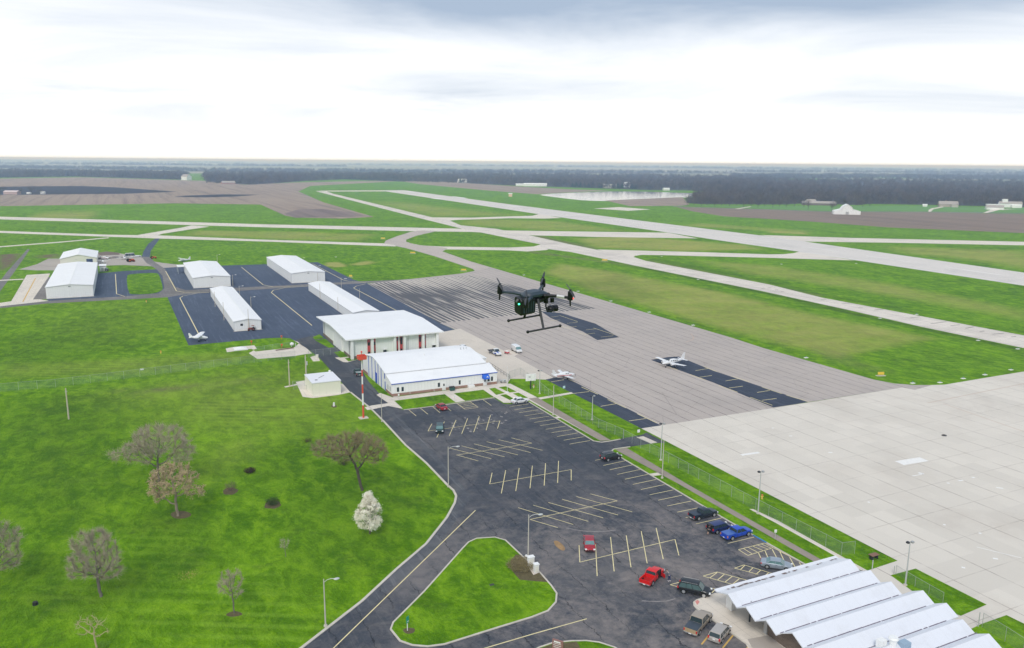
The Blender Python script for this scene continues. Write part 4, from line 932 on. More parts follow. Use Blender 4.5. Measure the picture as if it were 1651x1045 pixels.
# dark gutter strips in the valleys and the soiled leading gutter
rr = random.Random(3); M_GUT = plain('gutter_dirt', (0.17, 0.14, 0.18), 0.9, var=0.3, scale=2)
for k in range(0, 11):
    b = MB()
    yv = 77.45-PER*k-PER*0.53; x = 71.6+(1.0 if k > 2 else 0)
    while x < 93.3:
        L_ = rr.uniform(0.5, 2.6)
        b.add([(x+ox, yv-0.07-rr.uniform(0, .05)+oy, ZV+0.06), (x+L_+ox, yv-0.07+oy, ZV+0.06), (x+L_+ox, yv+0.05+rr.uniform(0, .05)+oy, ZV+0.062), (x+ox, yv+0.05+oy, ZV+0.062)], [(0, 1, 2, 3)])
        x += L_+rr.uniform(0.0, 0.35)*rr.choice((0, 1))
    b.build('valley_gutter', M_GUT, t, fix=False)
b = MB()
x = 72.2
while x < 93.6:
    L_ = rr.uniform(0.15, 1.0)
    if rr.random() < 0.72:
        w1, w2 = rr.uniform(0.10, 0.28), rr.uniform(0.08, 0.25); yc = 79.25+rr.uniform(-.12, .12)
        zz = 3.50
        b.add([(x+ox, yc-w1+oy, zz+.05+w1*.35), (x+L_+ox, yc-w2+oy, zz+.05+w2*.35), (x+L_+ox, yc+w1+oy, zz-.01), (x+ox, yc+w2+oy, zz-.01)], [(0, 1, 2, 3)])
    x += L_+rr.uniform(0, 0.4)
b.build('gutter_debris', plain('leaf_debris', (0.20, 0.15, 0.14), 1.0, var=0.4, scale=3), t, fix=False)
# walls
b = MB()
poly = [(73.45, 72.4), (91.0, 72.4), (91.0, 38), (73.45, 38)]
b.prism([(x+ox, y+oy) for x, y in poly], 0, 2.95); b.build('wall', M_BRICKD, t)
b = MB()
for k in range(1, 11):     # gable infills under each fold on the landside wall
    yr = 77.45-PER*k
    b.xprism([(yr+PER*0.47+oy, 2.95), (yr+oy, ZR-TH-0.02), (yr-PER*0.53+oy, 2.95)], 73.45+ox, 73.75+ox)
b.build('gable_infill', M_BRICKD, t)
b = MB(); b.box(73.3+ox, 73.46+ox, 72.4+oy, 73.0+oy, 0.14, 3.1); b.build('pilaster', M_GREY, t)
MB().box(72.9+ox, 73.5+ox, 78.9+oy, 80.1+oy, 0.12, 3.25).build('entrance_pillar', M_WHITE, t)
for x_, y_ in ((73.4, 75.8), (73.4, 79.0), (90.5, 76), (93.0, 68), (93.0, 61)): MB().cbox(x_+ox, y_+oy, 1.65, 0.16, 0.16, 3.2).build('steel_column', M_DARK, t)
MB().box(76+ox, 90.5+ox, 72.4+oy, 78.5+oy, 0.12, 2.9).build('glazed_hall', M_WIN, t)
# roof equipment near the bottom edge
b = MB(); ex, ey = G(1440, 1038, 4.2)
b.tube((ex+ox, ey+oy, 3.6), (ex+ox, ey+oy, 4.9), 0.42, 0.42, 14); b.tube((ex+ox, ey+oy, 4.9), (ex+ox, ey+oy, 5.15), 0.62, 0.5, 14); b.build('exhaust_fan', M_WHITE, t, smooth=True)
ex, ey = G(1421, 1037, 4.0); MB().box(ex+ox-.5, ex+ox+.5, ey+oy-.4, ey+oy+.4, 3.5, 4.5).build('roof_unit', M_WHITE, t)
ex, ey = G(1458, 1040, 4.0); MB().box(ex+ox-.6, ex+ox+.6, ey+oy-.5, ey+oy+.5, 3.5, 4.45).build('roof_unit', plain('blue_grey_unit', (0.30, 0.40, 0.50), 0.5), t)
# a paved base under and around the terminal
sheet('terminal_paving', [(84, 81), (94, 79.0), (96.2, 79.0), (96.2, 30), (60, 30), (64, 60), (73, 80)], M_WALK, 0.045)
tag(MB().cbox(74.4, 73.6, 0.35, 0.9, 0.7, 0.6).build('boulder', plain('tan_boulder', (0.42, 0.35, 0.25), 0.9, var=0.3), bevel=0.25), 'tan boulder in front of the dark stone terminal wall', 'boulder')

# ---- far farm buildings
def house(label, px, py, w, l, he, hr, rot, wall, roof, cat='house', name='farmhouse', extra=None, group=None):
    x, y = G(px, py); t = thing(name, label, cat, (x, y, 0), rot, group)
    MB().yprism([(-w/2, 0), (w/2, 0), (w/2, he), (0, hr), (-w/2, he)], -l/2, l/2).build('wall', wall, t)
    gable_roof(-w/2-.5, w/2+.5, -l/2-.5, l/2+.5, he+.1, hr+.15, 'y', 0.25).build('roof', roof, t)
    if extra:
        for (nm, x0, x1, y0, y1, z0, z1, m) in extra: MB().box(x0, x1, y0, y1, z0, z1).build(nm, m, t)
    return t
M_RGREY = plain('grey_shingles', (0.20, 0.19, 0.19), 0.9, scale=0.5); M_RPALE = plain('pale_shingles', (0.36, 0.32, 0.29), 0.9, scale=0.5)
x, y = G(1364, 345.5); t = thing('barn', 'white gambrel barn with low side wings standing in the brown field', 'barn', (x, y, 0), R(-40))
MB().yprism([(-7.5, 0), (7.5, 0), (7.5, 5.0), (4.9, 9.6), (0, 12.4), (-4.9, 9.6), (-7.5, 5.0)], -9, 9).build('wall', M_WHITE, t)
b = MB(); b.yprism([(-7.8, 5.1), (-5.0, 9.8), (0, 12.7), (5.0, 9.8), (7.8, 5.1), (7.8, 5.4), (5.0, 10.1), (0, 13.0), (-5.0, 10.1), (-7.8, 5.4)], -9.4, 9.4); b.build('roof', M_ROOFY, t)
for s in (-1, 1):
    b = MB(); b.yprism([(s*7.5, 0), (s*16, 0), (s*16, 4.4), (s*7.5, 6.6)], -8, 8); b.build('side_wing', M_WHITE, t)
MB().box(-1.8, 1.8, -9.1, -9.0, 0, 3.6).build('door', M_GREY, t)
house('tan brick house with several gables at the end of a curved driveway', 1528, 333.5, 15, 26, 4, 8.5, R(46), plain('tan_brick', (0.38, 0.33, 0.28), 0.9), M_RPALE, extra=[('chimney', 3, 4.2, 2, 3.2, 5, 10, M_BRICK), ('garage', -13, -7, -12, -3, 0, 3.6, plain('tan_garage', (0.45,0.42,0.38), 0.9)), ('window', 5.0, 7.56, -8, -5, 1, 3, M_WIN)])
t = house('large white farmhouse with a taller tower part, far right edge', 1628, 334.5, 12, 30, 6, 9, R(44), M_WHITE, M_RPALE, extra=[('tower', -3, 4, 4, 11, 6, 12.5, M_WHITE), ('side_wing', -6, 6, 15, 32, 0, 4.4, M_WHITE), ('side_wing', -14, -6, -12, 0, 0, 4.0, M_WHITE), ('window', 6.0, 6.1, -9, 9, 2, 4.2, M_WIN)])
house('low white barn-roofed house left of the white farmhouse, far right', 1603, 338, 13, 22, 3.6, 6.5, R(44), M_WHITE, M_RPALE)
house('tiny white shed on the grass between the tan house and the white farmhouse', 1491, 333.2, 4, 6, 2.6, 3.8, R(44), M_WHITE, M_WHITE, cat='shed', name='shed')
house('long dark low house under the bare trees, left of the white barn', 1320, 331.0, 12, 50, 3.2, 6.2, R(52), plain('dark_brick', (0.18, 0.14, 0.12), 0.9), M_RPALE)
house('small white house among the bare trees at the wood edge', 1307, 328.5, 9, 14, 4, 7, R(70), M_WHITE, M_RPALE)
house('pinkish farm shed with a dark doorway, at the far-left edge', 20, 313.5, 14, 22, 4.5, 6.5, R(70), plain('pale_pink_wall', (0.52, 0.38, 0.35), 0.8), plain('pale_pink_roof', (0.66, 0.55, 0.55), 0.7), cat='shed', name='farm_shed', extra=[('doorway', 7.0, 7.15, -6, 0, 0.2, 3.6, M_DARK)])
house('small white shed right of the far-left farm trees', 69.5, 313, 4.5, 7, 3, 4.5, R(60), M_WHITE, M_WHITE, cat='shed', name='shed')
house('tiny pale hut beside the far-left farm trees', 47, 313, 5, 6, 2, 3, R(60), M_WHITE, M_WHITE, cat='hut', name='hut')
house('white farm building before the gap in the left woods', 301, 290.5, 20, 22, 11, 17, R(40), M_WHITE, M_RPALE, cat='barn', name='farm_building')
house('low reddish farmhouse in front of the left woods', 368, 297, 16, 32, 4, 8, R(100), plain('red_wall', (0.40, 0.25, 0.22), 0.9), M_RPALE)
house('long white farm shed at the wood edge beyond the runway', 863, 300.4, 16, 60, 5, 8, R(62), M_WHITE, M_WHITE, cat='shed', name='farm_shed')
house('short white farm shed left of the long white one', 841, 299.8, 12, 30, 4, 6, R(62), M_WHITE, M_WHITE, cat='shed', name='farm_shed')
house('cream house between dark evergreens beyond the pond', 983, 303.5, 14, 34, 6, 10, R(60), M_CREAM, M_CREAM)
house('small white house with a steep roof beyond the pond', 1011, 302, 12, 14, 7, 13, R(80), M_WHITE, M_WHITE)
house('white farm shed at the wood edge above the pond, right part', 1074, 307.2, 8, 14, 4, 6, R(80), M_WHITE, M_WHITE, cat='shed', name='farm_shed')
house('pale house half hidden in the woods beyond the runway end', 745, 294.5, 14, 26, 7, 11, R(100), M_CREAM, M_CREAM)
house('tiny orange-and-white equipment hut in the grass beyond the runway', 823, 317, 5, 6, 5, 6, R(60), plain('orange_white', (0.75, 0.50, 0.35), 0.8), M_WHITE, cat='hut', name='equipment_hut')
for i, (px, py, ww) in enumerate([(788, 262.8, 60), (796, 263.2, 45), (1345, 269.8, 60), (280, 263.4, 60)]):
    house(['far white building block left of centre on the horizon', 'second white building block on the horizon, close right of another', 'white building block on the horizon at right', 'pale building on the horizon at left'][i], px, py, ww, ww*1.6, 14, 18, R(90), M_WHITE, M_WHITE, cat='building', name='distant_building')

# ------------------------------------------------------------------ fences
def fence(name, label, px, h, hx=None, spacing=3.05, mesh=M_FENCE, gate=None, world=None):
    P = [Vector(G(*p)) for p in px] if world is None else [Vector(p) for p in world]
    t = thing(name, label, 'fence', (P[0].x, P[0].y, 0)); o = P[0]
    tr = MB(); pn = MB(); n = 0
    for a, c in zip(P, P[1:]):
        L_ = (c-a).length; k = max(1, round(L_/spacing)); d = (c-a)/k
        for i in range(k+1):
            if i == k and c is not P[-1]: continue
            q = a+d*i-o; MB().tube((q.x, q.y, 0), (q.x, q.y, h+0.04), 0.03, n=6).build('post', M_FPOST, t); n += 1
        p, q = a-o, c-o
        tr.tube((p.x, p.y, h), (q.x, q.y, h), 0.025, n=6)
        pn.add([(p.x, p.y, 0.04), (q.x, q.y, 0.04), (q.x, q.y, h), (p.x, p.y, h)], [(0, 1, 2, 3)])
    tr.build('top_rail', M_FPOST, t); pn.build('mesh_panel', mesh, t, fix=False)
    return t
fence('chain_link_fence', 'grey chain-link fence from the blue-trimmed building down beside the upper parking row', [(818,624),(821,611),(839,604.5),(862,621),(884,640),(920,662),(965,690),(1005,707)], 2.2)
fence('chain_link_fence', 'long grey chain-link fence between the lower parking row and the concrete apron', None, 2.25, world=[(99.2, 146.0), (99.6, 126.2), (99.8, 106.9), (100.4, 84.5), (102.8, 84.0)])
fence('chain_link_gate', 'closed chain-link gate across the driveway from the car park to the apron', None, 2.1, world=[G(1005, 707.2), (99.2, 146.2)], spacing=4)
fence('chain_link_fence', 'green-grey chain-link fence crossing the left lawns', [(-60,637),(0,632),(90,624.5),(200,611),(300,598),(410,585),(476,577)], 2.3, mesh=M_FENCEL, spacing=4.2)
fence('chain_link_gate', 'wide chain-link sliding gate across the service road by the red-striped hangar', None, 2.2, world=[G(497, 576), G(545, 571)], spacing=2.6)
fence('chain_link_fence', 'short chain-link fence along the narrow concrete pad by the ramp', [(413,566.5),(440,562.5),(470,558.5)], 1.5, mesh=M_FENCEL)
fence('chain_link_fence', 'low chain-link pen beside the utility building', None, 1.3, world=[(41.8, 216), (38.6, 217.5), (39.0, 221.5), (42.2, 221)], mesh=M_FENCEL)
fence('chain_link_fence', 'chain-link fence at the airside of the terminal, bottom right corner', [(1583,1012),(1620,1035),(1680,1075)], 2.2)
fence('chain_link_fence', 'short chain-link fence on the middle airside lawn, half hidden by the terminal roof', [(1444,927),(1475,946),(1520,972)], 1.6)

p0, p1 = G(789.5, 590), G(822, 611)
t = thing('pipe_rail', 'low dark pipe rail from the blue-trimmed hangar corner to the fence corner', 'rail', (p0[0], p0[1], 0)); dx, dy = p1[0]-p0[0], p1[1]-p0[1]
for k in range(8): MB().tube((dx*k/7, dy*k/7, 0), (dx*k/7, dy*k/7, 1.05), .04, n=6).build('post', M_DARK, t)
MB().tube((0, 0, 1.05), (dx, dy, 1.05), .05, n=6).build('top_rail', M_DARK, t); MB().tube((0, 0, .5), (dx, dy, .5), .03, n=6).build('mid_rail', M_DARK, t)
x, y = G(811, 617); t = thing('picnic_bench', 'small pale bench by the side of the blue-trimmed building', 'bench', (x, y, .05)); MB().cbox(0, 0, .7, 1.8, .7, .08).build('top', M_GALV, t)
for s_ in (-1, 1): MB().cbox(s_*.6, 0, .33, .1, .6, .66).build('leg', M_DARK, t); MB().cbox(0, s_*.65, .42, 1.8, .28, .06).build('seat', M_GALV, t)

# ------------------------------------------------------------------ poles and lamps
def street_lamp(label, px, py, h, arm=(1.6, 0.3), mat=M_POLE, group='car park street lamps', r=0.11, name='street_lamp'):
    x, y = G(px, py); t = thing(name, label, 'street lamp', (x, y, 0), 0, group)
    MB().tube((0, 0, 0), (0, 0, h), r, r*0.62, 10).build('pole', mat, t, smooth=True)
    MB().tube((0, 0, 0), (0, 0, 0.25), r*2.4, r*2.2, 10).build('base', M_KERB, t)
    if arm:
        ax, ay = arm; A = [(0, 0, h-0.5), (ax*.3, ay*.3, h-0.1), (ax*.65, ay*.65, h+0.08), (ax, ay, h+0.1)]
        MB().path(A, 0.04, 6).build('arm', M_GALV, t)
        hd_ = MB(); hd_.ell((ax+ax*.16, ay+ay*.16, h+0.08), 0.42, 0.26, 0.12); l = hd_.build('lamp_head', M_GALV, t, smooth=True)
        MB().ell((ax+ax*.16, ay+ay*.16, h-0.0), 0.26, 0.2, 0.07).build('lens', M_WHITE, l)
    return t
dR = ((math.cos(-YAW)), (math.sin(-YAW)))      # picture-right on the ground
def arm(l): return (dR[0]*l*1.0, dR[1]*l*1.0)
street_lamp('tall street lamp on the lawn beside the entrance road, near the bottom edge', 525, 1010, 7.0, arm(1.5))
street_lamp('tall street lamp on the kerb bend, beside the left edge of the car park', 723, 785, 8.2, arm(1.6))
street_lamp('tall street lamp standing beside the white cabinets on the grass island', 851.5, 905, 7.9, arm(1.6))
street_lamp('thin plain pole beside the road, right of the red and white mast', 615.7, 680, 7.2, None, r=0.08, group='plain lamp poles')
street_lamp('plain pole at the kerb of the upper right parking row', 892, 669, 7.6, None, group='plain lamp poles')
street_lamp('plain pole at the kerb of the lower right parking row', 1067.5, 771, 8.0, None, group='plain lamp poles')
def flood(label, px, py, h, heads=2):
    x, y = G(px, py); t = thing('floodlight_pole', label, 'floodlight', (x, y, 0), 0, 'apron floodlight poles')
    MB().tube((0, 0, 0), (0, 0, h), 0.13, 0.07, 10).build('pole', M_GALV, t, smooth=True); MB().tube((0, 0, 0), (0, 0, .2), .3, .28, 10).build('base', M_KERB, t)
    MB().tube((-.35, .1, h), (.35, -.1, h), 0.035, n=6).build('cross_bar', M_GALV, t)
    for k in range(heads):
        s = (-1, 1)[k]; MB().cbox(s*.36, -s*.1, h+.12, .42, .42, .28).build('lamp_head', M_GREY if k else M_DARK, t, bevel=0.04)
flood('floodlight pole on the strip of grass right of the white billboard', 870, 635, 6.4)
flood('floodlight pole on the grass in the middle of the upper fence', 954.6, 677, 6.0)
flood('floodlight pole by the driveway gate, just behind the fence', 1065.2, 742, 8.0)
flood('floodlight pole behind the hydrant, in the middle of the lower fence', 1222, 828, 7.9)
flood('floodlight pole rising behind the terminal roof', 1459.5, 944, 6.9)
x, y = G(817.8, 634); t = thing('flagpole', 'slim white flagpole at the crossing of the paths by the blue awning', 'flagpole', (x, y, 0))
MB().tube((0, 0, 0), (0, 0, 7.3), .07, .04, 8).build('pole', M_WHITE, t); MB().ell((0, 0, 7.35), .1, .1, .1).build('ball', M_WHITE, t); MB().box(-.45, .45, -.45, .45, 0, .35).build('plinth', M_WHITE, t)
def utility(label, px, py, h, tr=False):
    x, y = G(px, py); t = thing('utility_pole', label, 'utility pole', (x, y, 0), 0, 'wooden utility poles')
    MB().tube((0, 0, 0), (0, 0, h), .19, .13, 8).build('pole', M_WOODP, t)
    b = MB(); b.tube((-.25, 0, h-.9), (.25, 0, h-.9), .05, n=6); b.tube((.2, 0, h-.9), (.2, 0, h-.7), .05, n=6); b.build('bracket', M_GALV, t)
    if tr:
        MB().tube((.35, 0, h-3), (.35, 0, h-1.9), .26, n=10).build('transformer', M_GALV, t)
        MB().tube((.22, 0, .2), (.22, 0, h-3), .06, n=6).build('conduit', M_GALV, t)
utility('bare leaning wooden pole alone on the left lawn', 111, 676, 7.8); utility('wooden pole left of the cream utility building', 467, 623, 7.7); utility('wooden pole with a grey transformer behind the cream utility building', 493.5, 607, 6.4, True)
# ramp lamps between the hangars
def ramp_lamp(label, px, py, h, a=1.4):
    x, y = G(px, py); t = thing('ramp_lamp', label, 'street lamp', (x, y, 0), 0, 'ramp lamps among the long hangars')
    MB().tube((0, 0, 0), (0, 0, h), .12, .08, 8).build('pole', M_WOODP, t)
    if a: MB().path([(0, 0, h-.3), (dR[0]*a, dR[1]*a, h)], .035, 6).build('arm', M_GALV, t); MB().ell((dR[0]*a*1.2, dR[1]*a*1.2, h), .4, .3, .12).build('lamp_head', M_WHITE, t)
for lb, px, py, h, a in [('ramp lamp right of the awning hangar', 375.5, 461, 5.6, 1.4), ('ramp lamp behind the far end of the narrow middle hangar', 386.5, 479, 5.2, 1.4), ('ramp lamp at the right side of the narrow middle hangar', 405, 498, 5.2, 1.4),
    ('ramp lamp pole before the front of the awning hangar', 352.3, 461.5, 4.6, 0), ('plain lamp pole on the left side of the narrow middle hangar, nearer', 361.3, 516.5, 7.2, 0), ('plain lamp pole on the left side of the narrow middle hangar, farther', 347, 495, 6.6, 0),
    ('plain lamp pole before the near end of the narrow middle hangar', 401.5, 533, 8.0, 0), ('lamp pole by the right edge of the farthest right hangar', 550.5, 466, 5.6, 0), ('lamp pole on the ramp right of the right narrow hangar', 580, 482, 4.8, 0),
    ('plain lamp pole by the wall of the right narrow hangar, farther', 516.3, 482, 7.0, 0), ('plain lamp pole by the wall of the right narrow hangar, nearer', 545.2, 502, 6.0, 0), ('plain lamp pole before the wide hangar, rightmost of the back row', 512.5, 455, 5.0, 0), ('ramp lamp by the grass beyond the awning hangar', 350.6, 425, 5.5, 1.4)]:
    ramp_lamp(lb, px, py, h, a)
# red and white mast
x, y = G(586, 674); t = thing('radio_mast', 'red and white banded mast with a red box platform on top, beside the road', 'mast', (x, y, 0))
b = MB(); H_ = 15.6; b.m
NB = 9; bands = [0, 3.3, 6.3, 8.6, 10.6, 12.2, 14.6]
for i, (a, c) in enumerate(zip(bands, bands[1:])): MB().tube((0, 0, a), (0, 0, c), 0.24-.006*a, 0.24-.006*c, 12).build('red_band' if i % 2 == 0 else 'white_band', M_REDM if i % 2 == 0 else M_WHITE, t, smooth=True)
MB().box(-.15, .15, -.15, .15, 14.6, 15.0).build('neck', M_REDM, t)
b = MB(); b.box(-.95, .95, -.95, .95, 14.9, 15.05)
for s in (-1, 1): b.box(-.98, .98, s*.95-.03, s*.95+.03, 15.05, 15.85); b.box(s*.95-.03, s*.95+.03, -.92, .92, 15.05, 15.85)
b.build('platform', M_REDM, t); MB().tube((0, 0, 15.05), (0, 0, 16.6), .1, n=8).build('beacon_post', M_REDM, t); MB().ell((0, 0, 16.7), .24, .24, .26).build('beacon', M_REDM, t, smooth=True)
MB().box(-1.1, 1.1, -.9, .9, 0.0, .12).build('base_slab', M_KERB, t)

# ------------------------------------------------------------------ signs and small fixtures
def text_mesh(name, s, size, mat, parent, loc, rot, ext=0.004):
    cu = bpy.data.curves.new(name, 'FONT'); cu.body = s; cu.size = size; cu.extrude = ext; cu.align_x = 'CENTER'; cu.align_y = 'CENTER'
    o = bpy.data.objects.new(name, cu); COL.objects.link(o)
    dg = bpy.context.evaluated_depsgraph_get(); me = bpy.data.meshes.new_from_object(o.evaluated_get(dg)); bpy.data.objects.remove(o)
    q = bpy.data.objects.new(name, me); me.materials.clear(); me.materials.append(mat); COL.objects.link(q); q.parent = parent; q.location = loc; q.rotation_euler = rot; return q
x, y = G(855.5, 627); t = thing('billboard', 'white billboard on a black post in the grass by the upper fence', 'billboard', (x, y, 0), R(-10))
MB().cbox(0, 0, 1.2, .28, .28, 2.4).build('post', M_DARK, t); MB().cbox(0, 0, 3.3, 2.9, .22, 2.0).build('panel', M_WHITE, t, bevel=.03)
b = MB(); b.cbox(-.35, -.12, 3.45, .55, .02, .5); b.cbox(-.35, -.125, 3.45, .35, .03, .12); b.build('emblem', M_GALV, t)
x, y = G(657, 1018); t = thing('road_sign', 'small green and white road sign on a post near the tip of the grass island', 'road sign', (x, y, 0), R(35))
MB().tube((0, 0, 0), (0, 0, 2.0), .06, n=8).build('post', M_WHITE, t); MB().cbox(0, -.05, 1.75, .55, .04, .95).build('panel', M_SIGNG, t); MB().cbox(0.02, -.075, 1.5, .35, .01, .12).build('panel_stripe', M_WHITE, t)
x, y = G(899, 1058); t = thing('direction_sign', 'brown direction sign with white lines, at the bottom edge in a mulch bed', 'sign', (x, y, 0), R(-52))
MB().cbox(0, 0, 1.15, 1.5, .22, 2.3).build('panel', M_BROWN, t, bevel=.04)
b = MB()
for k, (w_, h_) in enumerate([(0.9, .20), (1.1, .06), (1.1, .06), (1.0, .06), (0.7, .16), (.8, .1)]): b.cbox(-.05, -.118, 2.05-k*.25, w_, .012, h_)
b.build('lettering_lines', M_WHITE, t)
for lb, px, py in [('small white sign on a thin post beside the lower sidewalk', 1249.5, 869), ('small white sign post in front of the office lawn', 733.5, 648), ('small white sign by the office corner', 643, 645)]:
    x, y = G(px, py); t = thing('post_sign', lb, 'sign', (x, y, 0), R(-25)); MB().tube((0, 0, 0), (0, 0, 1.5), .035, n=6).build('post', M_GALV, t); MB().cbox(0, -.04, 1.45, .42, .03, .55).build('panel', M_WHITE, t)
def hydrant(label, px, py, col):
    x, y = G(px, py); t = thing('fire_hydrant', label, 'hydrant', (x, y, 0), 0, 'fire hydrants')
    MB().tube((0, 0, 0), (0, 0, .75), .17, .15, 10).build('barrel', col, t, smooth=True); MB().ell((0, 0, .78), .19, .19, .16).build('bonnet', plain('hydrant_cap', (0.62, 0.14, 0.05), .6), t, smooth=True)
    MB().tube((-.3, 0, .5), (.3, 0, .5), .09, n=8).build('nozzles', col, t)
MYH = plain('hydrant_yellow', (0.72, 0.50, 0.10), .6)
hydrant('yellow hydrant with red top beside the lower fence', 1228.5, 804.5, MYH); hydrant('pale hydrant near the foot of the white billboard', 860.4, 625.5, plain('hydrant_pale', (0.70, 0.68, 0.5), .6)); hydrant('yellow and red marker hydrant on the left lawn beyond the fence', 259.5, 570, MYH)
x, y = G(236, 488); hydrant('yellow hydrant by the taxi lane below the far-left hangar', 236, 487.5, MYH)
# cabinets on the island
for lb, px, py, w_, h_ in [('taller white equipment cabinet beside the island street lamp', 855.5, 914, 1.0, 1.55), ('smaller white equipment cabinet beside the taller one on the island', 864.4, 924, .7, 1.35)]:
    x, y = G(px, py); t = thing('equipment_cabinet', lb, 'cabinet', (x, y, .1), R(-4), 'white cabinets on the island')
    MB().cbox(0, 0, h_/2+.05, w_, .7, h_).build('body', M_WHITE, t, bevel=.04); MB().cbox(0, 0, h_+.1, w_+.14, .84, .1).build('lid', M_WHITE, t, bevel=.02)
    MB().cbox(0, -.36, h_/2, w_*.8, .02, h_*.75).build('door', M_CREAM, t)
sheetpx('cabinet_pad', [(850,913),(864,910),(871,924),(860,928.5)], M_TAN, 0.145)
x, y = G(848.5, 897.5); tag(MB().ell((0, 0, .1), .3, .22, .25).build('white_stone', M_WHITE), 'small white stone on the asphalt edge left of the cabinets', 'stone').location = (x, y, 0)
x, y = G(793, 944); tag(MB().box(-.35, .35, -.25, .25, 0, .03).build('drain_grate', M_DARK), 'dark drain grate in the grass island', 'drain').location = (x, y, .112)
for lb, px, py in [('white capped well head on the left lawn, near the mast', 538.5, 655)]:
    x, y = G(px, py); t = thing('well_head', lb, 'well head', (x, y, 0)); MB().tube((0, 0, 0), (0, 0, .8), .3, .22, 10).build('body', M_WHITE, t); MB().ell((0, 0, .85), .25, .25, .2).build('cap', M_WHITE, t)
    sheetpx('mulch_ring', smooth_poly([(532,655),(538,652.5),(545,655),(539,658.5)], 2), M_MULCH, .02)
x, y = G(388, 563.5); t = thing('tank_cover', 'white pyramid-topped tank cover on a concrete pad below the ramp', 'tank cover', (x, y, 0))
b = MB(); b.add([(-2.1, -1.6, 0), (2.1, -1.6, 0), (2.1, 2.6, 0), (-2.1, 2.6, 0), (-2.1, -1.6, .3), (2.1, -1.6, .3), (2.1, 2.6, .3), (-2.1, 2.6, .3), (-.4, .5, .9), (.4, .5, .9)], [(0, 1, 5, 4), (1, 2, 6, 5), (2, 3, 7, 6), (3, 0, 4, 7), (4, 5, 9, 8), (5, 6, 9), (6, 7, 8, 9), (7, 4, 8)]); b.build('hood', M_WHITE, t)
MB().box(-2.2, 2.2, -1.7, 2.7, 0, .08).build('rim', M_GALV, t)
# red post markers and pipes near the pad
for i, (px, py) in enumerate([(405.5, 555.5), (454, 547), (454.5, 561)]):
    x, y = G(px, py); t = thing('marker_post', ['red marker post left of the grass tongue', 'red marker post at the top of the grass tongue', 'red marker post by the pad fence'][i], 'marker', (x, y, 0), 0, 'red marker posts')
    MB().tube((0, 0, 0), (0, 0, .9), .07, n=8).build('post', M_REDM, t); MB().cbox(0, 0, 1.1, .6, .3, .5).build('head', M_ORANGE, t)
x, y = G(459, 564); t = thing('pipe_rack', 'brown steel pipes lying on the narrow pad', 'pipes', (x, y, 0), R(12)); 
for k in range(2): MB().tube((-3.0, k*.3, .25), (3.2, k*.3, .25), .1, n=8).build('pipe', plain('rusty_pipe', (.16, .08, .05), .8), t)
x, y = G(471, 559); t = thing('tank_fittings', 'white valve tank and fittings at the end of the narrow pad', 'valve tank', (x, y, 0)); MB().ell((0, 0, .9), .7, .5, .6).build('tank', M_WHITE, t, smooth=True); MB().tube((-.2, -.2, 0), (-.2, -.2, .6), .12, n=8).build('leg', M_GALV, t); MB().tube((1.2, 0, 0), (1.2, 0, 1.2), .15, n=8).build('standpipe', M_GALV, t)
x, y = G(511.5, 577.5); t = thing('gate_motor', 'small cream gate motor box at the service gate', 'gate motor', (x, y, 0)); MB().cbox(0, 0, .55, .7, .5, 1.1).build('housing', M_CREAM, t, bevel=.05); MB().cbox(0, 0, 1.13, .8, .6, .06).build('lid', M_CREAM, t)
# taxiway guidance signs
def tsign(label, px, py, w_=1.9, ang=-20):
    x, y = G(px, py); t = thing('taxiway_sign', label, 'airfield sign', (x, y, 0), R(ang), 'yellow taxiway signs')
    MB().cbox(0, 0, .06, w_+.9, 1.0, .12).build('pad', M_KERB, t)
    for s in (-1, 1): MB().tube((s*w_*.35, 0, .1), (s*w_*.35, 0, .4), .05, n=6).build('leg', M_DARK, t)
    MB().cbox(0, 0, .78, w_, .25, .8).build('panel', M_YSIGN, t, bevel=.03)
tsign('yellow taxiway sign at the grass corner by the concrete apron', 1420, 606); tsign('yellow taxiway sign where the grass point meets the apron entrance', 747.5, 437, 2.8); tsign('yellow taxiway sign below the taxiway fork, left', 665.5, 409, 3.4)
tsign('yellow taxiway sign on the grass below the diagonal taxiway', 975, 421, 3.4); tsign('yellow taxiway sign at the narrow grass point left of the fork', 617.5, 385.5, 3.2); tsign('tan taxiway sign in the grass right of the far hangars', 565.5, 447, 1.6)
# lights in the turf
E_POS = [(1299.7,577),(1419,513.3),(1478,507.3),(1471.5,618),(1515.5,617),(1553,610.5),(1588,604.5),(1630,596.5),(1577,549),(1641,562.8),(985,485.6),(1046.7,503.5),(1117.4,524.5),(932,469.8),(844.7,443.6),(1125.6,450.8),(887.4,379.4),(923,353),(1066.8,413.6),(1028,410.8),(1380.5,425),(490,416),(541.5,414.5),(515.5,428.6),(557,449.6),(1260,426)]
def wh(px, py):
    if px > 1450 and py > 590: return 'at the corner with the concrete apron'
    if py > 500: return 'beside the old apron edge'
    if py > 440: return 'between the old apron and the diagonal taxiway'
    return 'beside the taxiways'
x, y = G(*E_POS[0]); el = thing('edge_light', 'white edge light pad in the turf', 'edge light', (x, y, 0), 0, 'white light pads along taxiway and apron edges')
MB().cbox(0, 0, .05, 1.3, .9, .1).build('pad', M_WMK, el); MB().tube((0, 0, .1), (0, 0, .4), .06, n=6).build('stem', M_DARK, el); MB().ell((0, 0, .45), .1, .1, .09).build('lens', plain('blue_lens', (.05, .1, .6), .3), el)
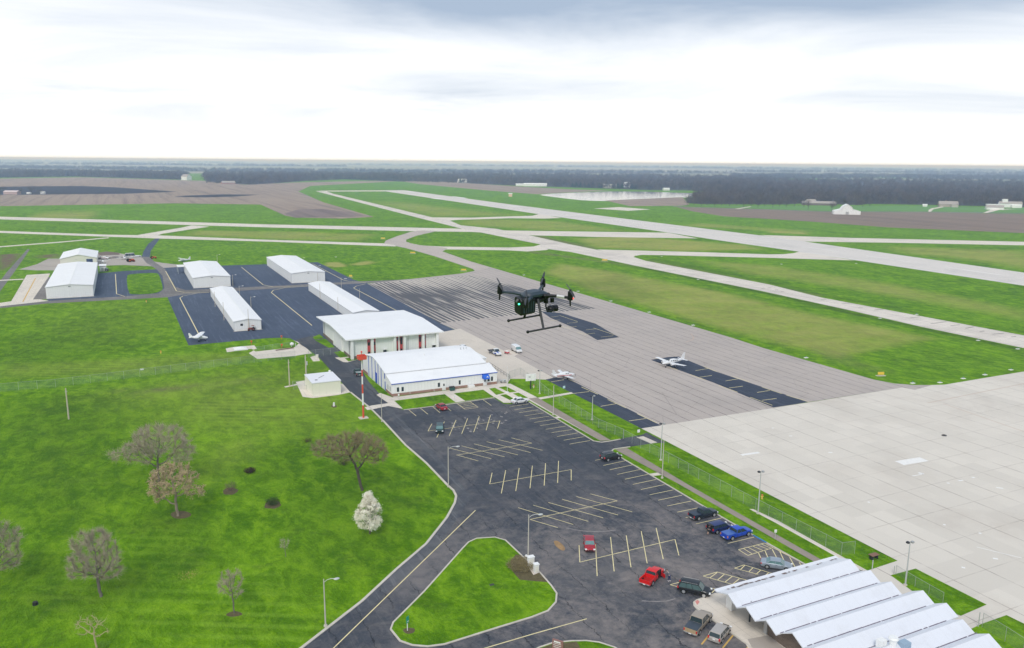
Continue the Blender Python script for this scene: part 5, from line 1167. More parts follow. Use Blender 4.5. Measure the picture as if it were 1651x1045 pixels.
spots_ = ['near the lower end of the tan dry-grass field, at the old apron edge', 'in the dry grass left of the diagonal taxiway, lower', 'right of the diagonal taxiway, at its lower third', 'first of the row round the grass corner at the concrete apron, leftmost', 'second of the row along the concrete apron edge', 'third of the row along the concrete apron edge', 'fourth of the row along the concrete apron edge', 'last of the row along the concrete apron edge, near the picture edge', 'in the dark grass below the diagonal taxiway, at right', 'at the right picture edge below the diagonal taxiway',
 'at the old apron edge, right of the drone', 'at the old apron edge, second to the right of the drone', 'at the old apron edge above the curved yellow line', 'at the old apron edge just right of the drone', 'at the old apron edge above the left arm of the drone', 'just below the diagonal taxiway, right of centre', 'in the left corner of the dry island below the horizontal taxiway', 'on the edge of the island below the runway', 'at the start of the lower grass wedge on the right', 'on the curved tip of the lower grass wedge', 'in the big right grass field below the runway', 'in the grass behind the farthest right hangar, left', 'in the grass behind the farthest right hangar, right', 'at the ramp corner behind the farthest right hangar', 'at the ramp edge by the tan dry patches', 'in the grass wedge right, under the connecting taxiway']
spots_[0] = 'near the lower end of the dry-grass field, at the apron edge'; el['label'] = 'white light pad '+spots_[0]
for (px, py), s in zip(E_POS[1:], spots_[1:]): dup(el, (*G(px, py), 0), 0, 'white light pad '+s)
x, y = G(57, 975); tag(MB().tube((0, 0, 0), (0, 0, .45), .38, .34, 12).build('tree_stump', M_BLKP), 'low black stump-like drum on the lower left lawn', 'drum').location = (x, y, 0)
x, y = G(229.5, 603.5); t = thing('fence_sign', 'small white plate hanging on the left lawn fence', 'sign', (x, y-0.3, 0)); MB().cbox(0, -.1, 1.6, .9, .03, .45).build('plate', M_WHITE, t)
for i, (px, py) in enumerate([(909, 632), (1029, 704)]): 
    x, y = G(px, py); t = thing('fence_sign', ['pale blue notice on the upper fence by the path', 'white notice on the driveway gate'][i], 'sign', (x, y, 0)); MB().cbox(0, -.1, 1.4, .7, .03, .7).build('plate', M_WHITE if i else plain('pale_blue', (.45, .65, .68), .5), t)
x, y = G(1390, 903); t = thing('picnic_table', 'small brown table inside the lower fence corner', 'table', (x+2.0, y-.5, 0)); MB().cbox(0, 0, .75, 1.6, .9, .08).build('top', plain('brown_wood', (.22, .12, .08), .8), t)
for s in (-1, 1): MB().cbox(s*.55, 0, .36, .1, .7, .72).build('leg', M_DARK, t)
for i, (px, py, h) in enumerate([(1406, 919, 1.6), (1441, 926, 1.4), (1577, 1011, 2.2)]):
    x, y = G(px, py); t = thing('gate_post', ['pale gate post at the upper terminal walkway', 'pale gate post at the middle airside lawn', 'pale gate post at the lower terminal walkway'][i], 'post', (x, y, 0), 0, 'gate posts behind the terminal'); MB().tube((0, 0, 0), (0, 0, h), .07, n=8).build('post', M_GALV, t); MB().ell((0, 0, h), .09, .09, .06).build('cap', M_GALV, t)

# ------------------------------------------------------------------ vehicles
def ringsec(x, hw, zb, zt, top=0.9, crown=0.03):
    """one cross-section of a body shell"""
    return [(x, -hw*.86, zb), (x, -hw*.98, zb+.10), (x, -hw, zb+(zt-zb)*.55), (x, -hw*.97, zt-.07), (x, -hw*top, zt), (x, 0, zt+crown),
            (x, hw*top, zt), (x, hw*.97, zt-.07), (x, hw, zb+(zt-zb)*.55), (x, hw*.98, zb+.10), (x, hw*.86, zb)]
def wheels(t, xf, xr, hw, r=0.34, w=0.22, rim=M_RIM):
    for x_ in (xf, xr):
        for s in (-1, 1):
            y1 = s*(hw-.20); y2 = s*(hw+.012)
            wl_ = MB().tube((x_, y1, r), (x_, y2, r), r, n=18).build('wheel', M_TYRE, t, smooth=True)
            b = MB(); b.tube((x_, y2-s*.01, r), (x_, y2+s*.012, r), r*.66, n=14); b.build('rim', rim, wl_)
            b = MB()
            for k in range(5):
                a = 2*PI*k/5+.3; b.cbox(x_+math.cos(a)*r*.45, y2+s*.014, r+math.sin(a)*r*.45, .05, .008, .05)
            b.build('wheel_gaps', M_BLKP, wl_)
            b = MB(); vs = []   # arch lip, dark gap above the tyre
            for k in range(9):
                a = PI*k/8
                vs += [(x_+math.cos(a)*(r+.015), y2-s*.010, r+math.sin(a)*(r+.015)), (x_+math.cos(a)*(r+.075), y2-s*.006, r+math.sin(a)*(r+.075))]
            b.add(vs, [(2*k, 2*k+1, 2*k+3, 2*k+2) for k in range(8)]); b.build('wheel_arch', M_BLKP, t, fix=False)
def cabin(t, secs, hw, zb, zt, paint, glass, pillars=(), rail=False, inset=.14):
    """glasshouse: secs = (x base rear, x roof rear, x roof front, x base front)"""
    a, b_, c, d = secs; w0, w1 = hw*.93, hw*.93-inset
    q = lambda x, w, z, s: (x, s*w, z)
    A = [q(a, w0, zb, -1), q(a, w0, zb, 1)]; B = [q(b_, w1, zt, -1), q(b_, w1, zt, 1)]; C = [q(c, w1, zt, -1), q(c, w1, zt, 1)]; D = [q(d, w0, zb, -1), q(d, w0, zb, 1)]
    g = MB().add([A[0], A[1], B[1], B[0]], [(0, 1, 2, 3)]); g.build('rear_window', glass, t, fix=False)
    g = MB().add([D[0], D[1], C[1], C[0]], [(3, 2, 1, 0)]); g.build('windshield', glass, t, fix=False)
    for s in (0, 1): MB().add([A[s], B[s], C[s], D[s]], [(0, 1, 2, 3) if s else (3, 2, 1, 0)]).build('side_window', glass, t, fix=False)
    e = .012
    rf = MB(); m = (b_+c)/2
    rf.loft([[(b_-.05, -w1-e, zt-.05), (b_-.05, -w1-e, zt+.0), (b_, -w1*.8, zt+.035), (b_, w1*.8, zt+.035), (b_-.05, w1+e, zt+.0), (b_-.05, w1+e, zt-.05)],
             [(m, -w1-e, zt-.04), (m, -w1-e, zt+.02), (m, -w1*.8, zt+.065), (m, w1*.8, zt+.065), (m, w1+e, zt+.02), (m, w1+e, zt-.04)],
             [(c+.05, -w1-e, zt-.05), (c+.05, -w1-e, zt+.0), (c, -w1*.8, zt+.035), (c, w1*.8, zt+.035), (c+.05, w1+e, zt+.0), (c+.05, w1+e, zt-.05)]])
    rf.build('roof', paint, t, smooth=True)
    p = MB()
    for s in (0, 1):
        p.tube(A[s], B[s], .05, n=6); p.tube(D[s], C[s], .04, n=6)
        for fx in pillars:
            xb = a+(d-a)*fx; xt = b_+(c-b_)*fx; sg = 1 if s else -1
            p.tube((xb, sg*w0, zb), (xt, sg*w1, zt), .035, n=6)
    p.build('pillars', paint, t)
    if rail:
        r_ = MB()
        for s in (-1, 1): r_.path([(b_+.15, s*(w1-.05), zt+.05), (b_+.25, s*(w1-.05), zt+.11), (c-.25, s*(w1-.05), zt+.11), (c-.15, s*(w1-.05), zt+.05)], .014, 6)
        r_.build('roof_rails', M_GALV, t)
def lights(t, xf, xr, hw, zf, zr, lf=.16, lr=.16, amber=M_LAMPT, wr=.2):
    for s in (-1, 1):
        MB().cbox(xf-.10, s*(hw-.23), zf, .26, .34, lf).build('headlight', M_LAMPH, t, bevel=.03)
        MB().cbox(xr+.08, s*(hw-wr/2-.03), zr, .20, wr, lr).build('taillight', amber, t, bevel=.02)
def plates(t, xr, z, b_=M_WHITE): MB().cbox(xr-.012, 0, z, .02, .34, .17).build('license_plate', b_, t)
def mirrors(t, x, hw, z, paint):
    for s in (-1, 1): MB().cbox(x, s*(hw+.09), z, .10, .20, .13).build('door_mirror', paint, t, bevel=.03)
def seams(t, hw, xs_, z0, z1, handles=()):
    b = MB()
    for x_ in xs_:
        for s in (-1, 1): b.cbox(x_, s*(hw*.995), (z0+z1)/2, .018, .02, z1-z0)
    for x_ in handles:
        for s in (-1, 1): b.cbox(x_, s*(hw*.99), z1-.12, .14, .03, .03)
    b.build('door_seams', M_BLKP, t)
def sedan(name, label, x, y, rz, paint, glass=M_CGL, L_=4.75, W_=1.82, H_=1.45):
    t = thing(name, label, 'car', (x, y, .024), rz, None); hw = W_/2; f, r = L_/2, -L_/2
    S = [(r, .70, .42, .78), (r+.08, .84, .30, .92), (r+.5, .90, .22, .98), (r+1.1, .905, .20, .99), (-.2, .91, .19, .98), (.9, .91, .19, .96), (f-1.1, .905, .20, .93), (f-.5, .88, .22, .84), (f-.12, .78, .28, .68), (f, .62, .38, .58)]
    MB().loft([ringsec(q, w*W_/1.82, zb, zt) for q, w, zb, zt in S]).build('body', paint, t, smooth=True)
    cabin(t, (r+.72, r+1.45, .55, 1.22), hw, .93, H_-.06, paint, glass, (.50,))
    wheels(t, f-.92, r+.98, hw); lights(t, f, r, hw, .66, .80); plates(t, r, .62); mirrors(t, .85, hw, .98, paint); seams(t, hw, (.95, -.10, -1.0), .30, .92, (-.0, -.95))
    b = MB(); b.cbox(f-.03, 0, .50, .08, 1.1, .18); b.cbox(f-.10, 0, .30, .12, 1.3, .10); b.build('grille', M_BLKP, t)
    return t
def suv(name, label, x, y, rz, paint, glass=M_CGL, L_=4.75, W_=1.88, H_=1.72, rail=True, open_gate=False, cat='car', hatch=False):
    t = thing(name, label, cat, (x, y, .024), rz); hw = W_/2; f, r = L_/2, -L_/2; zb_ = 1.03 if not hatch else .95
    S = [(r, .78, .44, zb_-.12), (r+.10, .87, .34, zb_-.02), (r+.6, .91, .27, zb_), (-.3, .92, .25, zb_), (.8, .92, .25, zb_-.02), (f-1.0, .91, .26, zb_-.06), (f-.35, .88, .28, zb_-.16), (f-.08, .80, .34, zb_-.30), (f, .66, .44, zb_-.42)]
    MB().loft([ringsec(q, w*W_/1.88, a, b_) for q, w, a, b_ in S]).build('body', paint, t, smooth=True)
    cabin(t, (r+.10, r+.42, .62, 1.30), hw, zb_-.03, H_-.07, paint, glass, (.32, .60), rail=rail, inset=.12)
    wheels(t, f-.92, r+.95, hw, r=.37 if not hatch else .33); lights(t, f, r, hw, zb_-.28, zb_-.12, lf=.2, lr=.34); plates(t, r, .72); mirrors(t, 1.0, hw, zb_+.02, paint); seams(t, hw, (1.05, .0, -1.05), .36, zb_-.05, (.1, -.95))
    b = MB(); b.cbox(f-.02, 0, zb_-.35, .07, .9, .22); b.build('grille', M_BLKP, t)
    b = MB(); b.cbox(r+.03, 0, .48, .14, 1.6, .18); b.build('bumper', M_BLKP if not hatch else paint, t)
    if open_gate:
        g = MB(); g.add([(r+.35, -.72, H_-.02), (r+.35, .72, H_-.02), (r-.65, .70, H_+.28), (r-.65, -.70, H_+.28), (r+.35, -.72, H_-.07), (r+.35, .72, H_-.07), (r-.65, .70, H_+.22), (r-.65, -.70, H_+.22)], [(0, 1, 2, 3), (7, 6, 5, 4), (0, 3, 7, 4), (1, 5, 6, 2), (2, 6, 7, 3), (0, 4, 5, 1)])
        g.build('open_tailgate', M_BLKP, t); MB().box(r-.01, r+.5, -.70, .70, .72, 1.55).build('open_cargo_bay', M_BLKP, t)
    return t
def pickup(name, label, x, y, rz, paint, crew=1.0, bed='cover', cover=None, L_=5.6, W_=1.98, H_=1.88, tail=M_LAMPT, rearb=M_CHROME, glass=M_CGL, door_open=False, rim=M_RIM, nosec=None, gate=None):
    t = thing(name, label, 'pickup truck', (x, y, .024), rz); hw = W_/2; f, r = L_/2, -L_/2; zt = 1.12
    xb = r+1.95+(1-crew)*.35   # where the bed ends
    S = [(xb, .94, .36, zt), (xb+.9, .945, .34, zt), (f-1.35, .94, .34, zt-.02), (f-.55, .93, .34, zt-.08), (f-.12, .88, .38, zt-.16), (f, .78, .46, zt-.30)]
    MB().loft([ringsec(q, w*W_/1.98, a, b_) for q, w, a, b_ in S]).build('body', paint, t, smooth=True)
    b = MB(); b.box(r+.06, xb-.02, -hw*.95, -hw*.95+.09, .42, zt); b.box(r+.06, xb-.02, hw*.95-.09, hw*.95, .42, zt); b.box(xb-.10, xb-.02, -hw*.86, hw*.86, .42, zt-.01); b.box(r+.06, xb-.02, -hw*.86, hw*.86, .42, .56)
    bd_ = b.build('bed', paint, t, bevel=.02)
    MB().box(r, r+.055, -hw*.93, hw*.93, .50, zt-.01).build('tailgate', gate or paint, t, bevel=.015)
    if bed == 'cover': MB().box(r+.02, xb-.04, -hw*.92, hw*.92, zt+.004, zt+.05).build('bed_cover', cover or paint, t, bevel=.02)
    else: MB().box(r+.08, xb-.1, -hw*.84, hw*.84, .565, .58).build('bed_liner', bed, t)
    cb = xb+.02; ce = f-1.35
    cabin(t, (cb, cb+.14, ce-.78, ce+.05), hw, zt-.04, H_-.07, paint, glass, (.48,) if crew > .8 else (.30,), inset=.13)
    wheels(t, f-.95, r+1.05, hw*.97, r=.40, rim=rim); mirrors(t, ce-.15, hw, zt+.06, paint); seams(t, hw*.955, (ce-.1, (cb+ce)/2, cb+.15), .42, zt-.08, ((cb+ce)/2+.12,))
    for s in (-1, 1):
        MB().cbox(f-.12, s*(hw-.26), zt-.34, .22, .36, .24).build('headlight', M_LAMPH, t, bevel=.03)
        MB().cbox(r+.03, s*(hw-.14), .86, .10, .17, .36).build('taillight', tail, t, bevel=.02)
    MB().box(r-.10, r+.02, -hw*.93, hw*.93, .42, .58).build('rear_bumper', rearb, t, bevel=.02); plates(t, r-.10, .52)
    b = MB(); b.cbox(f-.02, 0, zt-.36, .08, 1.05, .28); b.build('grille', M_BLKP, t); MB().box(f-.06, f+.08, -hw*.9, hw*.9, .42, .58).build('front_bumper', rearb, t, bevel=.02)
    if door_open:
        s = -1; y0 = -hw*.97
        d = MB(); d.add([(ce-.15, y0, .5), (ce-.62, y0-.85, .5), (ce-.62, y0-.85, zt), (ce-.15, y0, zt), (ce-.10, y0-.02, .5), (ce-.56, y0-.88, .5), (ce-.56, y0-.88, zt), (ce-.10, y0-.02, zt)], [(0, 1, 2, 3), (7, 6, 5, 4), (0, 4, 5, 1), (1, 5, 6, 2), (3, 2, 6, 7)])
        d.build('open_door', paint, t)
        MB().box(cb+.75, ce-.12, y0-.012, y0+.2, .52, H_-.2).build('open_doorway', M_BLKP, t)
    return t

P_RED = m_paint('bright_red_paint', (0.70, 0.012, 0.012)); P_DRED = m_paint('deep_red_paint', (0.36, 0.016, 0.028)); P_BLK = m_paint('black_paint', (0.010, 0.011, 0.013))
P_NAVY = m_paint('near_black_blue_paint', (0.012, 0.020, 0.036)); P_BLUE = m_paint('bright_blue_paint', (0.012, 0.07, 0.50)); P_DBLUE = m_paint('dark_blue_paint', (0.015, 0.028, 0.13))
P_TAN = m_paint('pewter_tan_paint', (0.36, 0.31, 0.25)); P_CHMP = m_paint('light_champagne_paint', (0.42, 0.39, 0.36)); P_SLV = m_paint('steel_silver_paint', (0.30, 0.35, 0.41)); P_WHT = m_paint('white_paint', (0.78, 0.79, 0.80)); P_GRN = m_paint('dark_green_paint', (0.014, 0.05, 0.048))
M_TONN = plain('tonneau_vinyl', (0.05, 0.065, 0.085), .5)

pickup('pickup_truck', 'black extended-cab pickup truck with a covered bed in the lower parking row', 89.2, 105.35, R(2), P_NAVY, crew=.9, L_=5.5, W_=1.9, H_=1.72)
pickup('pickup_truck', 'bright blue pickup truck with a lighter covered bed, beside the dark blue car', 89.5, 96.9, R(2.5), P_BLUE, crew=.9, L_=5.6, W_=1.9, H_=1.75, tail=M_LAMPO, cover=m_paint('blue_bed_cover', (0.05, 0.13, 0.42)), rearb=P_BLUE)
suv('dark_blue_car', 'dark blue car with its rear hatch open, left of the bright blue pickup', 88.3, 99.9, R(3), P_DBLUE, L_=4.5, H_=1.62, rail=False, open_gate=True)
suv('black_suv', 'black car with roof rails parked first in the lower row by the driveway', 89.6, 136.35, R(3), P_BLK, L_=4.6, H_=1.66, glass=M_CGL)
sedan('silver_sedan', 'silver-blue sedan parked nose against the terminal roof edge', 87.9, 85.9, R(-43), P_SLV, glass=M_CGLL)
suv('black_suv', 'large black SUV with roof rails at the corner of the terminal forecourt', 71.45, 85.25, R(-48), P_BLK, L_=4.8, W_=1.92, H_=1.78, glass=m_glass('suv_glass', (0.05, 0.085, 0.085)))
pickup('pickup_truck', 'bright red pickup truck with an open bed and an open door', 67.95, 91.0, R(29), P_RED, crew=.55, bed=m_paint('red_bed', (0.45, 0.012, 0.01)), L_=5.3, W_=1.9, H_=1.72, door_open=True, rearb=M_CHROME)
pickup('pickup_truck', 'tan crew-cab pickup truck with a dark bed cover beside the terminal forecourt', 66.35, 77.95, R(29), P_TAN, crew=1.0, cover=M_TONN, L_=5.8, W_=2.0, H_=1.92, gate=m_paint('gold_tailgate', (0.45, 0.34, 0.20)))
suv('hatchback_car', 'champagne hatchback with red tail lights beside the tan pickup truck', 67.45, 74.85, R(28), P_CHMP, L_=4.35, W_=1.76, H_=1.55, rail=False, hatch=True, glass=M_CGL)
sedan('red_sedan', 'deep red sedan facing the camera, parked on the fifth row of painted bays', 64.85, 104.2, R(-117.5), P_DRED, glass=M_CGLL)
suv('dark_green_car', 'dark green car alone in the first row of painted bays, facing the camera', 62.85, 168.4, R(-112), P_GRN, L_=4.5, H_=1.6, rail=False, glass=M_CGLL)
sedan('red_car', 'small red car parked nose-in before the office lawn', 69.3, 184.4, R(93), P_DRED, L_=4.4)
sedan('white_sedan', 'white sedan parked at the kerb below the flagpole paths', 89.9, 181.0, R(1), P_WHT)
pickup('pickup_truck', 'dark pickup truck beside the blue-striped wall, behind the mast', 58.7, 226.0, R(88), P_GRN, crew=.9, cover=m_paint('pale_cover', (0.35, 0.42, 0.42)), L_=5.2, W_=1.8, H_=1.7)
pickup('pickup_truck', 'white pickup truck on the apron behind the blue-trimmed building', 99.0, 242.5, R(-85), P_WHT, crew=.9, bed=M_DARK)
# flatbed and van on the apron
x, y = 106.3, 232.6; t = thing('flatbed_truck', 'white and blue flatbed truck with a dark bed on the apron', 'truck', (x, y, .04), R(-88))
S = [(.2, .95, .5, 1.3), (1.2, .95, .5, 1.35), (2.2, .92, .5, 1.25), (3.1, .85, .5, 1.05), (3.3, .7, .6, .95)]
MB().loft([ringsec(q, w, a, b_) for q, w, a, b_ in S]).build('body', P_WHT, t, smooth=True); cabin(t, (.2, .35, 1.2, 1.9), .98, 1.26, 2.1, P_WHT, M_CGL, (.5,))
MB().box(-3.4, .1, -1.1, 1.1, .85, 1.0).build('flat_bed', M_DARK, t); MB().box(-.05, .1, -1.05, 1.05, 1.0, 1.9).build('headboard', M_DARK, t)
b = MB()
for s in (-1, 1): b.add([(.4, s*.99, .75), (2.9, s*.93, .75), (2.6, s*.93, 1.15), (1.3, s*.98, .95)], [(0, 1, 2, 3)])
b.build('blue_flash', M_BLUE, t, fix=False); b = MB(); b.add([(1.9, -.5, 1.325), (3.1, -.3, 1.10), (3.1, .0, 1.12), (1.9, .0, 1.345)], [(0, 1, 2, 3)]); b.build('blue_hood_stripe', M_BLUE, t, fix=False)
wheels(t, 2.2, -2.2, .98, r=.42); lights(t, 3.25, -3.4, .95, .85, .8)
x, y = 114.5, 233.2; t = thing('service_van', 'white service van beside the flatbed truck on the apron', 'van', (x, y, .04), R(-92))
S = [(-2.6, .85, .45, 2.0), (-2.4, .98, .38, 2.18), (.7, .98, .35, 2.18), (1.3, .95, .35, 1.95)]
MB().loft([ringsec(q, w, a, b_) for q, w, a, b_ in S]).build('cargo_body', P_WHT, t, smooth=True)
S = [(1.3, .95, .35, 1.2), (2.1, .93, .35, 1.15), (2.65, .85, .4, .95)]
MB().loft([ringsec(q, w, a, b_) for q, w, a, b_ in S]).build('hood', P_WHT, t, smooth=True)
MB().add([(2.0, -.86, 1.17), (2.0, .86, 1.17), (1.32, .74, 1.93), (1.32, -.74, 1.93)], [(0, 1, 2, 3)]).build('windshield', M_CGLL, t, fix=False)
for s in (-1, 1): MB().add([(.5, s*.99, 1.25), (1.9, s*.90, 1.18), (1.35, s*.90, 1.85), (.5, s*.97, 1.85)], [(0, 1, 2, 3)]).build('side_window', M_CGLL, t, fix=False)
wheels(t, 1.7, -1.7, .97, r=.38); lights(t, 2.65, -2.6, .95, .85, 1.0)
x, y = 110.2, 231.6; t = thing('ground_power_cart', 'small red and white cart between the flatbed truck and the van', 'cart', (x, y, .04), R(-70))
MB().cbox(0, 0, .55, 1.6, .8, .4).build('frame', M_REDT, t); MB().cbox(.1, 0, .9, .9, .7, .4).build('tank', M_WHITE, t, bevel=.06); MB().tube((1.0, 0, .4), (2.0, 0, .25), .03, n=6).build('tow_bar', M_REDT, t)
for s in (-1, 1): MB().tube((-.4, s*.42, .22), (-.4, s*.52, .22), .22, n=12).build('wheel', M_TYRE, t)
# far-left yard
sedan_ = suv('dark_pickup', 'dark car with a pale roof on the grass edge right of the far-left hangars', -10.9, 500.5, R(90), P_GRN, L_=5.0, H_=1.8, rail=False)
t = suv('white_motorhome', 'long white van-like vehicle at the far end of the gravel yard', 3.5, 567, R(8), P_WHT, L_=9.5, W_=2.4, H_=2.7, rail=False, cat='van'); t.scale = (1, 1, 1)
def tractor(name, label, x, y, rz, col, s=1.0):
    t = thing(name, label, 'tractor', (x, y, .02), rz); 
    MB().loft([[(-.6*s, -.35*s, .7*s), (-.6*s, .35*s, .7*s), (-.6*s, .35*s, 1.5*s), (-.6*s, -.35*s, 1.5*s)], [(1.5*s, -.3*s, .6*s), (1.5*s, .3*s, .6*s), (1.5*s, .28*s, 1.25*s), (1.5*s, -.28*s, 1.25*s)]]).build('hood', col, t)
    for q, r_ in ((-.8, .75), (1.2, .45)):
        for sd_ in (-1, 1): w_ = MB().tube((q*s, sd_*.55*s, r_*s), (q*s, sd_*.9*s, r_*s), r_*s, n=16).build('wheel', M_TYRE, t); MB().tube((q*s, sd_*.86*s, r_*s), (q*s, sd_*.92*s, r_*s), r_*.5*s, n=12).build('rim', col, w_)
    MB().cbox(-.9*s, 0, 1.3*s, .5*s, .5*s, .15*s).build('seat', M_BLKP, t); b = MB()
    for sd_ in (-1, 1): b.tube((-1.1*s, sd_*.5*s, 1.2*s), (-1.1*s, sd_*.5*s, 2.3*s), .05*s, n=6)
    b.cbox(-.7*s, 0, 2.35*s, 1.3*s, 1.2*s, .08*s); b.build('roll_bar_canopy', col if s < 1.1 else M_BLKP, t)
tractor('tractor', 'orange tractor with dark canopy in the middle of the gravel yard', 1.9, 541, R(25), M_ORANGE, 1.35)
tractor('mower_tractor', 'small orange mower tractor on the grass by the blue-grey path', 15.1, 553, R(10), M_ORANGE, 1.1)
tractor('tug', 'dark red tug at the near end of the long narrow middle hangar', 39.4, 302.8, R(170), plain('maroon', (0.22, 0.05, 0.04), .6), .8)

# ------------------------------------------------------------------ aeroplanes
def airfoil(chord, th, n=6):
    up = [(chord*(i/n), th*4*(i/n)**.5*(1-i/n)*.62) for i in range(n+1)]
    lo = [(x_, -z_*.45) for x_, z_ in up[::-1][1:-1]]
    return up+lo
def wing(y0, y1, x0, x1, c0, c1, z0, z1, th=.12):
    """x0,x1 = leading edge position (aircraft nose is +x)"""
    R0 = [(x0-a, y0, z0+b_) for a, b_ in airfoil(c0, c0*th)]; R1 = [(x1-a, y1, z1+b_) for a, b_ in airfoil(c1, c1*th)]
    return MB().loft([R0, R1])
def aircraft(name, label, x, y, rz, L_=8.6, span=12.6, twin=True, high=False, stripe=None, fh=1.25, z0=1.3, cat='aeroplane', tipt=None, prop=True, chord=1.0):
    t = thing(name, label, cat, (x, y, .04), rz); hl = L_/2; k = L_/8.6; s2 = span/2
    S = [(hl, .10, .12, -.05), (hl-.25*k, .28, .26, -.02), (hl-1.0*k, .48, .44, .0), (hl-2.0*k, .60, .60, .12), (hl-2.7*k, .64, .80, .25), (hl-4.2*k, .64, .82, .26), (hl-5.4*k, .50, .60, .22), (-hl+1.3*k, .26, .34, .22), (-hl, .06, .16, .26)]
    rings = []
    for px, w_, h_, zc_ in S:
        rings.append([(px, w_*math.cos(a)*.98, z0+zc_+h_*math.sin(a)) for a in [2*PI*i/12 for i in range(12)]])
    MB().loft(rings).build('fuselage', P_WHT, t, smooth=True)
    wz = z0-.28 if not high else z0+.85; wx = hl-2.55*k
    for s in (-1, 1):
        wg = wing(s*.3, s*s2, wx, wx-.28, 1.75*k*chord, 1.15*k*chord, wz, wz+(.5 if not high else .12)); w_ = wg.build('wing', P_WHT, t, smooth=True)
        MB().cbox(wx-.55, s*(s2+.02), wz+(.54 if not high else .12), 1.1*k, .10, .09).build('wing_tip', tipt or P_WHT, w_)
        wing(s*.05, s*span*.165, -hl+1.05*k, -hl+.85*k, .95*k, .68*k, z0+.30, z0+.32, .1).build('tailplane', P_WHT, t, smooth=True)
    fb = MB(); fb.add([(-hl+1.7*k, -.05, z0+.45), (-hl-.05, -.05, z0+.35), (-hl-.30, -.03, z0+2.3*k), (-hl+.32*k, -.03, z0+2.3*k), (-hl+1.7*k, .05, z0+.45), (-hl-.05, .05, z0+.35), (-hl-.30, .03, z0+2.3*k), (-hl+.32*k, .03, z0+2.3*k)], [(0, 1, 2, 3), (7, 6, 5, 4), (3, 2, 6, 7), (0, 3, 7, 4), (1, 5, 6, 2)])
    fb.build('fin', P_WHT, t)
    if tipt: MB().box(-hl-.3, -hl+.35*k, -.06, .06, z0+1.75*k, z0+1.98*k).build('fin_cap', tipt, t)
    MB().add([(hl-1.95*k, -.50, z0+.62), (hl-1.95*k, .50, z0+.62), (hl-2.55*k, .40, z0+1.04), (hl-2.55*k, -.40, z0+1.04)], [(0, 1, 2, 3)]).build('windshield', M_CGL, t, fix=False)
    for s in (-1, 1):
        for i in range(4 if twin else 2): MB().cbox(hl-(3.0+i*.72)*k, s*.625, z0+.55, .38*k, .05, .26).build('cabin_window', M_CGL, t)
        if stripe: MB().cbox(-.3, s*.60, z0+.05, L_*.72, .07, .13).build('stripe', stripe, t)
    def prop_(x_, y_, z_, par):
        p = MB()
        for a in (.5, .5+PI): p.add([(x_+.02, y_, z_), (x_+.02, y_+.9*math.cos(a), z_+.9*math.sin(a)), (x_-.01, y_+.9*math.cos(a+.12), z_+.9*math.sin(a+.12)), (x_-.03, y_+.1*math.cos(a+.9), z_+.1*math.sin(a+.9))], [(0, 1, 2, 3), (3, 2, 1, 0)])
        p.ell((x_, y_, z_), .16, .13, .13, 8, 5); p.build('propeller', M_BLKP, par)
    if twin:
        for s in (-1, 1):
            e_ = MB().loft([[(px, s*2.05+w_*math.cos(a), wz+.12+w_*.85*math.sin(a)) for a in [2*PI*i/10 for i in range(10)]] for px, w_ in ((wx+1.25, .2), (wx+.95, .36), (wx+.1, .40), (wx-.9, .30), (wx-1.9, .08))]).build('engine', P_WHT, t, smooth=True)
            prop_(wx+1.33, s*2.05, wz+.12, e_)
    elif prop: prop_(hl+.05, 0, z0-.03, t)
    g = MB(); g.tube((hl-1.3*k, 0, .2), (hl-1.3*k, 0, z0-.25), .05, n=6); g.build('nose_gear', M_WHITE, t)
    MB().tube((hl-1.3*k, -.08, .2), (hl-1.3*k, .08, .2), .2, n=12).build('wheel', M_TYRE, t)
    for s in (-1, 1):
        yy = s*(2.05 if twin else 1.4); MB().tube((wx-.9, yy, .25), (wx-.9, yy, wz+.05 if not high else z0-.2), .06, n=6).build('main_gear', M_WHITE, t); MB().tube((wx-.9, yy-.09, .25), (wx-.9, yy+.09, .25), .25, n=12).build('wheel', M_TYRE, t)
    return t
aircraft('twin_engine_plane', 'white twin-engine aeroplane parked at the left end of the dark asphalt strip', 150.7, 196.1, R(187), L_=9.2, span=12.4, z0=1.45)
aircraft('light_aircraft', 'white low-wing aeroplane with a red stripe, near the white billboard', 112.3, 197.2, R(-4), L_=7.0, span=10.0, twin=False, stripe=plain('red_stripe', (0.50, 0.02, 0.03), .4), z0=1.05)
aircraft('light_aircraft', 'white aeroplane parked on the near left corner of the blue ramp', 20.3, 292.2, R(-18), L_=6.2, span=9.8, twin=False, z0=1.1, high=True, chord=1.9)
aircraft('light_aircraft', 'white aeroplane tail-on beside the tractor in the gravel yard', -1.5, 556, R(-80), L_=7.2, span=9.6, twin=False, z0=1.1)
aircraft('light_aircraft', 'red and white aeroplane by the dirt bank behind the cream hangar', -12.8, 560, R(-40), L_=6.4, span=7.6, twin=False, z0=1.0, tipt=plain('red_tip', (0.5, 0.03, 0.03), .4), stripe=M_REDT)
aircraft('light_aircraft', 'white high-wing aeroplane at the far corner of the awning hangar', 31.5, 528, R(200), L_=7.6, span=10.6, twin=False, high=True, z0=1.1, stripe=M_BLUE)
aircraft('light_aircraft', 'grey-white aeroplane half hidden behind the cream hangar corner', -13.2, 538, R(100), L_=6.4, span=8.4, twin=False, high=True, z0=1.0)
